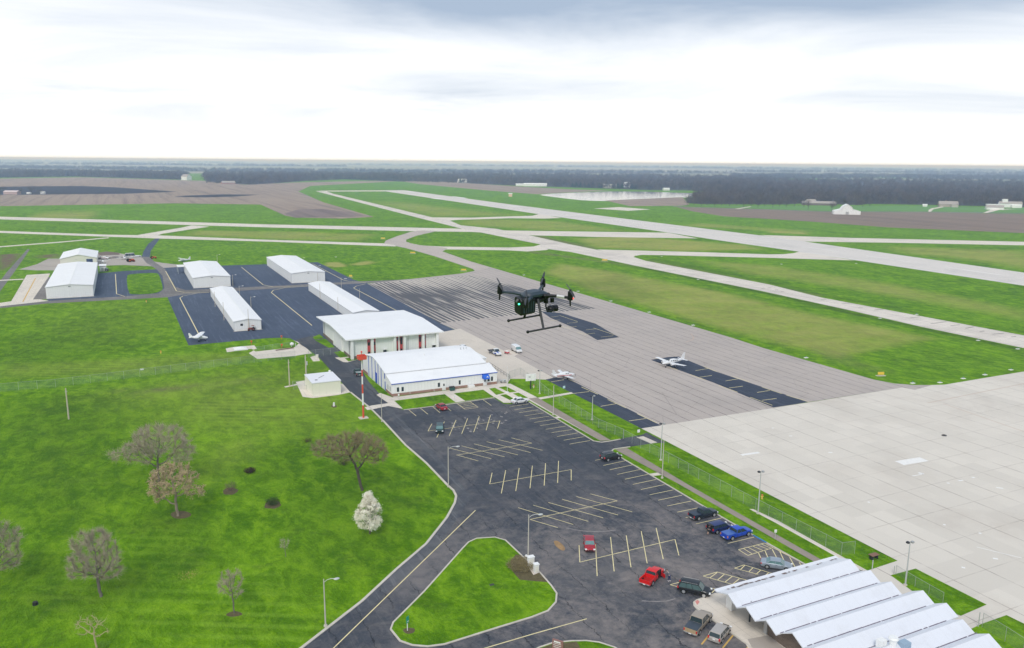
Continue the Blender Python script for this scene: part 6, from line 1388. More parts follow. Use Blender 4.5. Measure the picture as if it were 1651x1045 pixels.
# wooden pallet / debris in the yard
t = thing('scrap_pile', 'pile of scrap and boards against the dirt bank', 'scrap pile', (-9, 566, 0)); b = MB(); rr = random.Random(5)
for k in range(26):
    cx_, cy__ = rr.uniform(-7, 7), rr.uniform(-2, 2); b.cbox(cx_, cy__, rr.uniform(.1, .7), rr.uniform(.4, 2.2), rr.uniform(.3, .9), rr.uniform(.1, .5))
b.build('boards', plain('mixed_scrap', (.14, .12, .11), .9, var=.7, scale=.8), t)

# ------------------------------------------------------------------ the drone hovering a few metres from the camera
M_DR = plain('drone_shell', (0.03, 0.048, 0.066), .38, spec=.5, scale=8); M_DRB = plain('drone_black', (0.008, 0.010, 0.012), .45, scale=8); M_DRG = plain('carbon_tube', (0.045, 0.045, 0.05), .4, scale=20)
dd = ray(862, 476).normalized(); cpos = Vector((0, 0, CAM_H))+dd*7.15
t = thing('drone', 'dark quadcopter drone hovering in mid-air, with a green light and a gimbal camera', 'drone')
t.matrix_world = Matrix.Translation(cpos) @ Matrix.Rotation(-YAW, 4, 'Z') @ Matrix.Rotation(R(8), 4, 'X') @ Matrix.Rotation(R(30), 4, 'Z')
def rrect(x, hw, z0_, z1_, c=.35):
    m = (z1_-z0_)*c; return [(x, -hw+m, z0_), (x, -hw, z0_+m), (x, -hw, z1_-m), (x, -hw+m, z1_), (x, hw-m, z1_), (x, hw, z1_-m), (x, hw, z0_+m), (x, hw-m, z0_)]
MB().loft([rrect(-.128, .028, .0, .018), rrect(-.112, .050, -.012, .030), rrect(-.06, .064, -.016, .044), rrect(.02, .064, -.016, .045), rrect(.075, .050, -.014, .034), rrect(.115, .030, -.008, .018)]).build('top_shell', M_DR, t, smooth=True)
b = MB(); b.loft([rrect(-.175, .055, -.145, .0, .12), rrect(-.165, .062, -.155, .0, .12), rrect(-.03, .062, -.150, .0, .12), rrect(-.02, .05, -.10, .0, .12)]); b.build('battery_bay', M_DRB, t)
b = MB(); b.loft([rrect(-.02, .05, -.075, -.01), rrect(.09, .045, -.065, -.01), rrect(.15, .03, -.04, -.0)]); b.build('front_housing', M_DRB, t, smooth=True)
b = MB()
for k in range(5): b.box(-.15+k*.024, -.138+k*.024, -.0635, -.062, -.13, -.03)
b.build('cooling_slots', M_DR, t)
for i, (ang, nm) in enumerate([(45, 'fl'), (-45, 'fr'), (135, 'rl'), (-135, 'rr')]):
    a = R(ang); c_, s_ = math.cos(a), math.sin(a); mr_ = .322; mx_, my_ = mr_*c_, mr_*s_
    rt = (.075*(1 if c_ > 0 else -1), .055*(1 if s_ > 0 else -1))
    ar = MB(); ar.tube((rt[0], rt[1], .0), (rt[0]*.55+mx_*.45, rt[1]*.55+my_*.45, .008), .017, .013, 12); ar.tube((rt[0]*.55+mx_*.45, rt[1]*.55+my_*.45, .008), (mx_, my_, .004), .0125, .0125, 12); ar.ell((rt[0], rt[1], .0), .024, .024, .02); arm_o = ar.build('arm', M_DR if i != 1 else M_DRB, t, smooth=True)
    if i == 1:
        p0 = Vector((rt[0]*.55+mx_*.45, rt[1]*.55+my_*.45, .008)).lerp(Vector((mx_, my_, .004)), .05); p1 = Vector((rt[0]*.55+mx_*.45, rt[1]*.55+my_*.45, .008)).lerp(Vector((mx_, my_, .004)), .6)
        MB().tube(p0, p1, .0140, n=12).build('reflective_sleeve', P_WHT, arm_o)
    mo = MB(); mo.tube((mx_, my_, -.014), (mx_, my_, .018), .024, .026, 14); mo.tube((mx_, my_, .018), (mx_, my_, .060), .0225, .0225, 14); mo.tube((mx_, my_, .060), (mx_, my_, .068), .0225, .014, 14)
    m_ = mo.build('motor', M_DRB, t, smooth=True)
    MB().tube((mx_, my_, .064), (mx_, my_, .080), .008, n=10).build('shaft', M_DRB, m_)
    pr = MB(); pa = R((84, 97, 99, 88)[i]-30)
    for q in (0, PI):
        vs = []; N = 8
        for k in range(N+1):
            u_ = k/N; rr_ = .012+.20*u_; ch = .018*(math.sin(PI*min(1, .12+u_*.86))**.6)*(1-.35*u_)+.003; tw = .010*(1-u_)
            cx_, cy__ = math.cos(pa+q), math.sin(pa+q)
            vs += [(mx_+cx_*rr_-cy__*ch*.4, my_+cy__*rr_+cx_*ch*.4, .074+tw), (mx_+cx_*rr_+cy__*ch*.6, my_+cy__*rr_-cx_*ch*.6, .074-tw*.6)]
        pr.add(vs, [(2*k, 2*k+1, 2*k+3, 2*k+2) for k in range(N)])
    pr.tube((mx_, my_, .070), (mx_, my_, .082), .011, n=10); po = pr.build('propeller', M_DRB, t)
    sm_ = po.modifiers.new('thick', 'SOLIDIFY'); sm_.thickness = .0014
    MB().tube((mx_, my_, -.012), (mx_+.004*c_, my_+.004*s_, -.072), .0085, .0065, 10).build('foot', M_DRB, t)
def led(name, loc, col, st):
    q = NT(name); q.bsdf.inputs['Emission Color'].default_value = (*col, 1); q.bsdf.inputs['Emission Strength'].default_value = st; q.done(col, .3)
    MB().ell(loc, .008, .008, .007, 10, 6).build('status_light', q.mat, t, smooth=True)
led('green_led', (-.178, -.030, -.048), (0.05, 1.0, 0.35), 5.0); led('red_led', (.322*math.cos(R(-45))+.02, .322*math.sin(R(-45))-.016, .0), (1.0, 0.08, 0.05), 1.2)
# rear antenna dome
MB().tube((-.17, -.005, -.015), (-.195, -.008, -.035), .016, .012, 12).build('rear_sensor', M_DRG, t)
# landing gear
for s in (-1, 1):
    MB().tube((.0, s*.055, -.02), (-.005, s*.168, -.262), .0125, .0105, 12).build('gear_strut', M_DRG if s < 0 else M_DRB, t, smooth=True)
    sk = MB().tube((-.165, s*.170, -.265), (.165, s*.170, -.265), .0085, n=12).build('skid', M_DRG, t, smooth=True)
    for e_ in (-1, 1): MB().ell((e_*.168, s*.170, -.265), .015, .0145, .0145, 12, 8).build('skid_foot', M_DRB, sk, smooth=True)
# gimbal camera
g = MB(); g.tube((.115, -.01, -.03), (.115, -.01, -.085), .020, .022, 12); g.build('gimbal_mount', M_DRB, t, smooth=True)
MB().path([(.115, -.01, -.085), (.085, -.055, -.10), (.10, -.06, -.15), (.155, -.055, -.155)], .0075, 8).build('gimbal_arm', M_DRB, t)
cmr = MB(); cmr.ell((.165, -.01, -.150), .036, .040, .032, 14, 8); cmo = cmr.build('gimbal_camera', M_DRB, t, smooth=True)
MB().tube((.19, -.01, -.150), (.232, -.01, -.154), .029, .030, 16).build('lens_barrel', M_DRB, cmo, smooth=True); MB().tube((.231, -.01, -.154), (.234, -.01, -.154), .021, n=16).build('lens', M_WIN, cmo)
MB().path([(.155, .045, -.02), (.195, .075, -.03), (.215, .08, -.05)], .006, 8).build('cable', M_DRB, t)
b = MB(); b.cbox(.155, -.05, -.055, .028, .022, .04); b.build('front_sensor', M_DRB, t)

# ------------------------------------------------------------------ people
def skin(name, pts, edges, rad, mat, parent, sub=1):
    me = bpy.data.meshes.new(name); me.from_pydata(pts, edges, []); o = bpy.data.objects.new(name, me); COL.objects.link(o)
    m = o.modifiers.new('skin', 'SKIN'); m.use_smooth_shade = True
    for i, r_ in enumerate(rad): me.skin_vertices[0].data[i].radius = (r_, r_)
    me.skin_vertices[0].data[0].use_root = True
    s_ = o.modifiers.new('sub', 'SUBSURF'); s_.levels = sub; s_.render_levels = sub
    dg = bpy.context.evaluated_depsgraph_get(); dg.update(); me2 = bpy.data.meshes.new_from_object(o.evaluated_get(dg)); bpy.data.objects.remove(o)
    q = bpy.data.objects.new(name, me2); COL.objects.link(q); me2.materials.clear(); me2.materials.append(mat); q.parent = parent; return q
def person(label, x, y, rz, shirt, trousers, shoes, hair, lean=.35, shorts=False):
    t = thing('person', label, 'person', (x, y, .026), rz)
    SK = plain('skin', (0.52, 0.34, 0.25), .6, scale=5)
    l = lean; hp = (0, 0, .93); ch = (.20*l/.35, 0, 1.32); nk = (.30*l/.35, 0, 1.47); hd_ = (.36*l/.35, 0, 1.60); tp = (.39*l/.35, 0, 1.70)
    P = [hp, ch, nk, hd_, tp]; E = [(0, 1), (1, 2), (2, 3), (3, 4)]; RD = [.13, .14, .055, .095, .065]
    for s in (-1, 1):
        n = len(P); P += [(.02, s*.10, .88), (.08 if s > 0 else -.04, s*.11, .48), (.0 if s > 0 else -.14, s*.12, .09), (.15 if s > 0 else .0, s*.13, .04)]; E += [(0, n), (n, n+1), (n+1, n+2), (n+2, n+3)]; RD += [.095, .062, .042, .035]
        n = len(P); sx = ch[0]+.04
        P += [(sx, s*.20, 1.38), (sx+.16, s*.26, 1.14), (sx+.38, s*.20, 1.10), (sx+.45, s*.19, 1.10)]; E += [(1, n), (n, n+1), (n+1, n+2), (n+2, n+3)]; RD += [.065, .045, .033, .03]
        wrist = n+3
        for k in range(5):
            yy = s*(.16+.017*k) if k < 4 else s*.225; L_ = (.075, .085, .08, .065)[k] if k < 4 else .05
            n2 = len(P); P += [(sx+.50+L_*.4, yy, 1.09), (sx+.50+L_, yy-.004*s, 1.06)]; E += [(wrist, n2), (n2, n2+1)]; RD += [.010, .008]
    skin('body', P, E, RD, SK, t)
    # clothes are slightly larger shells round the same joints
    sp = [hp, ch, (ch[0]+.07, 0, 1.42)]; se = [(0, 1), (1, 2)]; sr = [.155, .165, .09]
    for s in (-1, 1):
        n = len(sp); sx = ch[0]+.04; sp += [(sx, s*.20, 1.38), (sx+.16, s*.26, 1.14), (sx+.33, s*.21, 1.105)]; se += [(1, n), (n, n+1), (n+1, n+2)]; sr += [.083, .062, .050]
    skin('shirt', sp, se, sr, shirt, t)
    tpn = [(0, 0, .93)]; te = []; tr_ = [.15]
    for s in (-1, 1):
        n = len(tpn); tpn += [(.02, s*.10, .86), (.08 if s > 0 else -.04, s*.11, .48)]; te += [(0, n), (n, n+1)]; tr_ += [.115, .082]
        if not shorts: tpn.append((.0 if s > 0 else -.14, s*.12, .12)); te.append((n+1, n+2)); tr_.append(.065)
    skin('trousers', tpn, te, tr_, trousers, t)
    for s in (-1, 1):
        fx = .0 if s > 0 else -.14; MB().ell((fx+.07, s*.125, .05), .15, .055, .05).build('shoe', shoes, t, smooth=True)
    MB().ell((hd_[0]-.02, 0, 1.675), .105, .088, .075).build('hair', hair, t, smooth=True)
    f = MB(); f.ell((hd_[0]+.098, 0, 1.60), .018, .014, .022, 6, 4); f.build('nose', SK, t)
    e_ = MB(); e_.ell((hd_[0]+.088, -.032, 1.625), .008, .010, .006, 6, 4); e_.ell((hd_[0]+.088, .032, 1.625), .008, .010, .006, 6, 4); e_.build('eyes', M_BLKP, t)
    return t
CL = lambda n, c: plain(n, c, .9, scale=6)
person('person in grey top, blue jeans and white shoes at the red pickup door', 70.1, 89.55, R(112), CL('grey_top', (0.13, 0.14, 0.17)), CL('jeans', (0.045, 0.06, 0.14)), CL('white_shoes', (0.8, 0.8, 0.8)), CL('dark_hair', (0.08, 0.05, 0.03)), .5)
person('person in black leaning into the open hatch of the dark blue car', 85.55, 99.5, R(8), CL('black_top', (0.015, 0.015, 0.017)), CL('black_shorts', (0.02, 0.02, 0.022)), CL('dark_shoes', (0.05, 0.04, 0.04)), CL('brown_hair', (0.06, 0.035, 0.02)), .55, shorts=True)

# ------------------------------------------------------------------ trees on the lawn
def colonise(att, root, step, infl, kill, nr, trunk_top):
    """branches grow towards the free points of the crown until each is reached"""
    P = [np.array(root, float)]; par = [-1]
    z = 0.0; k = max(1, int(trunk_top/step)); top = np.array([att[:, 0].mean()*.35, att[:, 1].mean()*.35, trunk_top])
    for i in range(k):
        P.append(P[0]+(top-P[0])*(i+1)/k+nr.normal(size=3)*[.04, .04, 0]); par.append(len(P)-2)
    A = att.copy()
    for it in range(140):
        if len(A) == 0: break
        N = np.array(P); d2 = ((A[:, None, :]-N[None, :, :])**2).sum(-1); j = d2.argmin(1); dm = np.sqrt(d2[np.arange(len(A)), j])
        act = dm < (infl if it > 12 else 1e9)
        if not act.any(): infl *= 1.5; continue
        new = 0
        for n_i in np.unique(j[act]):
            sel = act & (j == n_i); v_ = A[sel]-N[n_i]; v_ /= np.linalg.norm(v_, axis=1)[:, None]; g_ = v_.mean(0)+nr.normal(size=3)*.12
            gl = np.linalg.norm(g_)
            if gl < .05: g_ = nr.normal(size=3); gl = np.linalg.norm(g_)
            P.append(N[n_i]+g_/gl*step); par.append(int(n_i)); new += 1
        N2 = np.array(P[-new:]); dd2 = ((A[:, None, :]-N2[None, :, :])**2).sum(-1).min(1); A = A[np.sqrt(dd2) > kill]
    return np.array(P), par
def bare_tree(name, label, px, py, H_, lobes, seed, bark, twigm, trunk_top, natt=520, step=.42, twigs=3000, tw_len=.8, tw_w=.03, r0=.28, bud=None, budn=0, flower=None, group=None, tilt=.25, cat='tree', loc=None):
    """lobes: ellipsoids (x, y, z, rx, ry, rz) that together fill the crown; x is picture-right, y away from the camera"""
    nr = np.random.default_rng(seed); x, y = G(px, py) if loc is None else loc
    ca, sa = math.cos(-YAW), math.sin(-YAW); att = []; vols = np.array([l[3]*l[4]*l[5] for l in lobes]); cnt = np.maximum(8, (natt*vols/vols.sum())).astype(int)
    for l, n in zip(lobes, cnt):
        u_ = nr.normal(size=(n, 3)); u_ /= np.linalg.norm(u_, axis=1)[:, None]; u_ *= (nr.random(n)**.38)[:, None]
        q = u_*[l[3], l[4], l[5]]+[l[0], l[1], l[2]]; att.append(np.stack([q[:, 0]*ca-q[:, 1]*sa, q[:, 0]*sa+q[:, 1]*ca, q[:, 2]], 1))
    att = np.concatenate(att); att = att[att[:, 2] > .5]
    P, par = colonise(att, (0, 0, -.05), step, step*5, step*1.5, nr, trunk_top)
    n = len(P); w_ = np.zeros(n); kids = np.zeros(n, int)
    for i in range(n-1, 0, -1):
        if kids[i] == 0: w_[i] = 1
        w_[par[i]] += w_[i]; kids[par[i]] += 1
    rad = r0*(w_/w_[0])**.46
    t = thing(name, label, cat, (x, y, 0), 0, group); bt = MB(); ft = MB()
    for i in range(1, n):
        p, q = P[par[i]], P[i]; ra, rb = min(rad[par[i]], rad[i]*1.25), rad[i]
        if rad[i] > r0*.17: bt.tube(p, q, max(ra, .015), max(rb, .015), 7, cap=False)
        else: ft.tube(p, q, max(ra*.8, .012), max(rb*.8, .010), 3, cap=False)
    bt.build('trunk', bark, t, smooth=True, fix=False)
    lim = max(r0*.16, np.percentile(rad, 55)); out = np.array([i for i in range(1, n) if rad[i] <= lim]); idx = out[nr.integers(0, len(out), twigs)]; pi_ = np.array(par)[idx]
    u_ = nr.random(twigs)[:, None]; p = P[pi_]+(P[idx]-P[pi_])*u_; dv = P[idx]-P[pi_]; dv /= np.linalg.norm(dv, axis=1)[:, None]+1e-9
    d = dv*.8+nr.normal(size=(twigs, 3))*.55; d[:, 2] += tilt; d /= np.linalg.norm(d, axis=1)[:, None]; L_ = tw_len*(.45+nr.random(twigs))[:, None]; q = p+d*L_
    sd_ = np.cross(d, nr.normal(size=(twigs, 3))); sd_ /= np.linalg.norm(sd_, axis=1)[:, None]; sd_ *= tw_w/2
    def addq(V_, mi):
        m0 = len(ft.v); ft.v += [tuple(v_) for v_ in V_.reshape(-1, 3)]; k = len(V_); ft.f += [[m0+4*i, m0+4*i+1, m0+4*i+2, m0+4*i+3] for i in range(k)]; ft.m += [mi]*k
    addq(np.stack([p-sd_, p+sd_, q+sd_*.5, q-sd_*.5], 1), 0)
    mats = [twigm]
    if budn:
        mats.append(bud); j = nr.integers(0, twigs, budn); c = p[j]+d[j]*L_[j]*nr.random(budn)[:, None]
        a = nr.normal(size=(budn, 3)); b_ = nr.normal(size=(budn, 3)); a /= np.linalg.norm(a, axis=1)[:, None]; b_ /= np.linalg.norm(b_, axis=1)[:, None]; s_ = (flower or .05)*(.6+.8*nr.random(budn))[:, None]
        addq(np.stack([c-a*s_, c+b_*s_, c+a*s_, c-b_*s_], 1), 1)
    ft.build('crown', mats, t, fix=False)
    return t
BK = m_bark('grey_bark', (0.13, 0.115, 0.10), (0.21, 0.185, 0.16)); BKD = m_bark('dark_bark', (0.075, 0.065, 0.055), (0.14, 0.12, 0.095))
TWG = m_leaf('grey_twigs', (0.33, 0.285, 0.22), (0.47, 0.41, 0.31)); TWD = m_leaf('brown_twigs', (0.23, 0.185, 0.11), (0.32, 0.265, 0.155)); TWT = m_leaf('tan_twigs', (0.36, 0.28, 0.20), (0.48, 0.39, 0.27))
BUDY = m_leaf('yellow_buds', (0.33, 0.34, 0.10), (0.44, 0.40, 0.16)); BUDT = m_leaf('tan_buds', (0.46, 0.35, 0.22), (0.58, 0.47, 0.28)); BLOS = m_leaf('white_petals', (0.84, 0.79, 0.64), (0.94, 0.92, 0.84), 1.4)
LT = 'bare trees on the left lawn'
bare_tree('bare_tree', 'large grey bare tree with a wide crown, behind the tan budding tree', 256, 778, 12.6, [(.5,0,8.6,5.6,5,3.4),(-3.4,0,6.2,4.6,3.6,2.6),(4.6,0,6.6,3.2,3.6,3.2),(-8.0,-.5,5.6,2.2,1.8,1.3)], 11, BK, TWG, 1.6, 800, .44, 12500, .85, .030, .24, BUDY, 1800, group=LT)
bare_tree('budding_tree', 'tan budding tree with a dense rounded crown over a ring of mulch', 287, 832, 10.5, [(-.4,0,6.9,4.4,4.2,3.1),(-3.3,0,4.6,1.9,2.2,2.3),(3.6,0,5.0,1.7,2.0,1.7)], 23, m_bark('tan_bark', (0.24, 0.19, 0.15), (0.32, 0.27, 0.21)), TWT, 1.8, 520, .42, 3600, .6, .035, .24, BUDT, 15000, .075, group=LT, tilt=.0)
bare_tree('bare_tree', 'dark spreading bare tree with a flat-topped crown behind the white blossoming tree', 584, 791, 12.6, [(-1.4,0,9.0,5.6,5,2.9),(-5.6,0,8.8,3.9,4,2.2),(2.8,0,8.0,2.6,3.4,2.8)], 5, BKD, TWD, 2.6, 800, .44, 12500, .8, .030, .28, BUDY, 2200, group=LT)
bare_tree('bare_tree', 'pale grey oval bare tree above yellowish grass, lower left lawn', 163, 962, 11.0, [(-.7,0,7.0,3.4,3.4,3.7),(-1.3,0,4.9,3.6,3.4,2.0),(1.4,0,4.8,2.6,2.6,2.2)], 31, BK, TWG, 1.7, 640, .40, 9500, .7, .028, .22, group=LT, tilt=.5)
bare_tree('bare_tree', 'pale grey bare tree cut by the left edge of the picture', -8, 946, 11.0, [(0,0,7.2,4.6,4,3.5),(1.4,0,4.6,3.2,3,2.2)], 41, BK, TWG, 1.7, 600, .40, 8500, .7, .028, .22, group=LT, tilt=.5)
bare_tree('bare_tree', 'small slender bare tree right of the yellowish flower patch', 378, 989, 6.6, [(-.3,0,4.6,2.0,1.9,1.9),(.2,0,3.0,1.2,1.2,.9)], 53, BK, TWG, 1.5, 300, .30, 3000, .45, .020, .10, group=LT, tilt=.5)
bare_tree('bare_tree', 'sparse tan bare tree at the bottom edge with a green tuft at its foot', 157, 1048, 5.0, [(-.8,0,3.4,2.2,1.9,1.5),(1.0,0,3.0,1.2,1.2,1.5)], 61, m_bark('pale_tan_bark', (0.36, 0.29, 0.18), (0.46, 0.38, 0.24)), TWT, .9, 130, .34, 320, .5, .022, .12, group=LT)
bare_tree('bare_sapling', 'tiny leafless sapling below the green shrub', 460.5, 898, 3.3, [(-.1,0,2.3,1.0,.9,1.0)], 67, BK, TWG, .4, 90, .22, 420, .4, .016, .05, group=LT, tilt=.6)
# blossoming pear: dense white egg-shaped crown of blossom clusters
t = bare_tree('blossoming_tree', 'small white blossoming tree with a dense egg-shaped crown', 596, 861, 7.4, [(0,0,4.2,2.3,2.2,2.6),(0,0,6.2,1.2,1.2,1.2)], 71, BKD, TWD, 1.0, 260, .34, 500, .4, .03, .14)
nr = np.random.default_rng(9); n = 15000; cl = 230
u_ = nr.random(cl); th = nr.random(cl)*2*PI; zc_ = 1.2+6.1*u_; rad = 3.0*np.sin(PI*np.clip((u_*.84+.12), 0, 1))**.8*(1-.55*u_)*(nr.random(cl)**.38)
CC = np.stack([rad*np.cos(th), rad*np.sin(th), zc_], 1); cs = .20+.20*nr.random(cl)
idx = nr.integers(0, cl, n); c = CC[idx]+nr.normal(size=(n, 3))*cs[idx][:, None]*.62
a = nr.normal(size=(n, 3)); b_ = nr.normal(size=(n, 3)); a /= np.linalg.norm(a, axis=1)[:, None]; b_ /= np.linalg.norm(b_, axis=1)[:, None]; s_ = .075*(.6+.8*nr.random(n))[:, None]
V_ = np.stack([c-a*s_, c+b_*s_, c+a*s_, c-b_*s_], 1).reshape(-1, 3); o = npmesh('blossom', V_, np.arange(len(V_)).reshape(-1, 4), BLOS); o.parent = t
# shrubs
def shrub(name, label, px, py, H_, Wd, col, n=1400, seed=1, leaf=.06, stems=True, mulch=None):
    nr = np.random.default_rng(seed); x, y = G(px, py); t = thing(name, label, 'shrub', (x, y, 0), 0)
    u_ = nr.normal(size=(n, 3)); u_ /= np.linalg.norm(u_, axis=1)[:, None]; u_ *= nr.random(n)[:, None]**.4
    c = np.stack([u_[:, 0]*Wd/2, u_[:, 1]*Wd/2, H_*.52+u_[:, 2]*H_*.5], 1)*(.85+.3*nr.random(n))[:, None]; c[:, 2] = np.abs(c[:, 2])
    a = nr.normal(size=(n, 3)); b_ = nr.normal(size=(n, 3)); a /= np.linalg.norm(a, axis=1)[:, None]; b_ /= np.linalg.norm(b_, axis=1)[:, None]
    V_ = np.stack([c-a*leaf, c+b_*leaf, c+a*leaf, c-b_*leaf], 1).reshape(-1, 3); o = npmesh('foliage', V_, np.arange(len(V_)).reshape(-1, 4), col); o.parent = t
    if stems:
        b = MB(); rs = random.Random(seed)
        for k in range(16): a_ = rs.uniform(0, 2*PI); rr_ = rs.uniform(.1, .45)*Wd; b.tube((0, 0, 0), (rr_*math.cos(a_), rr_*math.sin(a_), H_*rs.uniform(.6, .95)), .02, .01, 4)
        b.build('stems', BKD, t)
    if mulch:
        P = [(x+mulch*math.cos(2*PI*i/16)*random.uniform(.85, 1.1), y+mulch*1.3*math.sin(2*PI*i/16)*random.uniform(.85, 1.1)) for i in range(16)]; sheet('mulch_ring', P, M_MULCH, .02)
L_DK = m_leaf('dark_brown_leaf', (0.045, 0.03, 0.02), (0.09, 0.055, 0.035)); L_BR = m_leaf('bare_brown_twig', (0.16, 0.11, 0.09), (0.22, 0.16, 0.13)); L_GR = m_leaf('evergreen_leaf', (0.035, 0.07, 0.015), (0.07, 0.11, 0.03)); L_YG = m_leaf('yellow_leaf', (0.35, 0.27, 0.10), (0.45, 0.33, 0.12)); L_OL = m_leaf('olive_leaf', (0.21, 0.175, 0.09), (0.30, 0.25, 0.13))
shrub('shrub', 'low dark brown shrub at the upper right of the left lawn', 403, 762, 1.0, 2.4, L_DK, 1500, 1)
shrub('shrub', 'brown leafless shrub over a mulch ring, left of the green shrub', 371.5, 792, 1.9, 2.8, L_BR, 1100, 2, .04, mulch=1.4)
shrub('shrub', 'low dark green shrub with brown leaves around it', 439.5, 814, 1.3, 2.6, L_GR, 1500, 3, mulch=1.5)
shrub('shrub', 'flat yellowish dry flower patch in the lower left lawn', 303, 928, .35, 3.4, L_YG, 160, 4, .06, stems=False)
shrub('shrub', 'small brown shrub left of the dark spreading tree', 495, 713, 1.0, 2.6, L_DK, 500, 5, .05)
shrub('shrub', 'brown shrub under the crown of the dark spreading tree', 554, 750, 1.3, 3.0, L_DK, 900, 6, .05)
shrub('shrub', 'wide olive-brown shrub in the mulch bed on the grass island', 840, 915, 1.1, 4.6, L_OL, 5200, 7, .06)
shrub('green_tuft', 'bright green tuft at the foot of the sparse tan tree, bottom edge', 166, 1043, .8, 1.8, m_leaf('bright_green_leaf', (0.12, 0.27, 0.02), (0.2, 0.36, 0.04)), 900, 8, .05, stems=False)
sheetpx('mulch_ring', smooth_poly([(273,829),(283,824),(300,824),(311,830),(300,836),(282,837)], 2), M_MULCH, .02)
sheetpx('mulch_ring', smooth_poly([(362,991),(378,984),(394,990),(384,994),(370,995)], 2), M_MULCH, .02)
sheetpx('mulch_ring', smooth_poly([(648,1017),(656,1013),(670,1014),(668,1022),(655,1024)], 2), M_MULCH, .122)

# ------------------------------------------------------------------ far woods
def clump_mesh(name, N, zone_px, hgt, crown, K, tri, mat, seed, dens=None, trunks=True, squash=1.0):
    """bare woodland as one mass: N crowns of K thin blades each, thinning out with distance"""
    nr = np.random.default_rng(seed); poly = np.array(zone_px, float); x0, y0 = poly.min(0); x1, y1 = poly.max(0)
    pts = []
    while len(pts) < N:
        q = nr.random((4000, 2))*[x1-x0, y1-y0]+[x0, y0]
        ins = np.zeros(len(q), bool)
        for i in range(len(poly)):
            (ax, ay), (bx, by) = poly[i], poly[(i+1) % len(poly)]
            if ay == by: continue
            ins ^= ((ay > q[:, 1]) != (by > q[:, 1])) & (q[:, 0] < (bx-ax)*(q[:, 1]-ay)/(by-ay)+ax)
        pts += [tuple(v_) for v_ in q[ins]]
    g = np.array([G(a, b_) for a, b_ in pts[:N]]); D = np.hypot(g[:, 0], g[:, 1])
    g = g+nr.normal(size=g.shape)*4
    sc = (D/1500).clip(1, 6)**.55
    h = hgt*(.55+.75*nr.random(N)**1.3); cw = crown*sc*(.7+.6*nr.random(N))
    M = N*K; ti = np.repeat(np.arange(N), K); u_ = nr.normal(size=(M, 3)); u_ /= np.linalg.norm(u_, axis=1)[:, None]; u_ *= nr.random(M)[:, None]**.45
    c = np.stack([g[ti, 0]+u_[:, 0]*cw[ti], g[ti, 1]+u_[:, 1]*cw[ti], h[ti]*(.60+.38*u_[:, 2])], 1)
    low = nr.random(M) < .12; c[low, 2] = h[ti[low]]*.25*nr.random(low.sum())
    d = u_.copy(); d[:, 2] = np.abs(d[:, 2])+.8; d += nr.normal(size=(M, 3))*.35; d /= np.linalg.norm(d, axis=1)[:, None]
    sd_ = np.cross(d, nr.normal(size=(M, 3))); sd_ /= np.linalg.norm(sd_, axis=1)[:, None]
    s1 = (tri*sc[ti]*(.6+.8*nr.random(M)))[:, None]
    V_ = np.stack([c-d*s1, c+sd_*s1*.38, c+d*s1*1.1], 1).reshape(-1, 3); V_[:, 2] = np.maximum(V_[:, 2], 0.05)
    o = npmesh(name, V_, np.arange(len(V_)).reshape(-1, 3), mat); tag(o, kind='stuff'); return o
WD = m_leaf('woodland_twigs', (0.040, 0.031, 0.028), (0.150, 0.110, 0.082), .03); WD2 = m_leaf('woodland_twigs_far', (0.055, 0.05, 0.05), (0.12, 0.105, 0.095), .008); WDF = m_field('forest_floor', (0.075, 0.06, 0.05), (0.055, 0.045, 0.04), dark=(.04, .035, .03))
WOODS = [
 # near wood on the right
 ([(1101,327),(1130,329.5),(1267,330),(1300,328),(1384,331),(1400,329),(1500,330.5),(1560,332),(1651,334),(1800,338),(1800,296),(1651,293),(1400,290),(1250,290),(1180,296),(1150,306)], 5200, 15, 5.0, 46, 1.5, WD, 1),
 # wood behind the pond and along the runway's far end
 ([(656,293.5),(745,295.5),(833,299.5),(916,302.2),(1050,306.8),(1100,307),(1160,309),(1250,291),(1200,287),(1000,283),(800,281.5),(640,282),(560,284),(552,289)], 3600, 16, 6.0, 34, 2.0, WD, 2),
 ([(333,295),(410,298),(493,292),(552,289.5),(640,290.5),(656,293.8),(640,283),(500,282),(330,281.5)], 1500, 17, 7.0, 34, 2.3, WD, 3),
 ([(-60,287.5),(120,284.8),(290,289.8),(300,288.6),(300,281),(150,279),(-60,277)], 1500, 16, 7.5, 32, 2.6, WD, 4),
 # second belts
 ([(1180,289),(1400,287),(1651,290),(1800,293),(1800,287),(1651,284),(1400,282.5),(1180,282)], 1100, 13, 9, 20, 3.2, WD2, 5),
 ([(300,276.5),(560,278),(1180,280),(1180,278.5),(900,276),(560,274.5),(300,273.5)], 500, 13, 9, 18, 4, WD2, 6),
 ([(-60,270.5),(150,272.8),(300,275),(300,272.5),(60,269.5),(-60,268.5)], 300, 12, 10, 18, 4, WD2, 7),
 # far belts out to the horizon
 ([(-60,264.2),(330,267.4),(560,269),(560,267.6),(330,266),(-60,262.8)], 240, 13, 13, 14, 6, WD2, 8),
 ([(560,266.2),(900,269.4),(1250,272.4),(1250,271.2),(900,268.4),(560,265.3)], 260, 13, 15, 12, 7, WD2, 9),
 ([(1200,277.6),(1460,279.5),(1800,284),(1800,281.8),(1560,278.6),(1300,276.4),(1180,276)], 330, 13, 11, 16, 5, WD2, 10),
 ([(1100,271.4),(1400,274.4),(1800,278.6),(1800,276.8),(1400,273),(1100,270.2)], 260, 13, 14, 14, 7, WD2, 11),
 ([(-60,259.6),(400,263.4),(400,262.6),(-60,258.8)], 120, 13, 20, 12, 9, WD2, 12)]
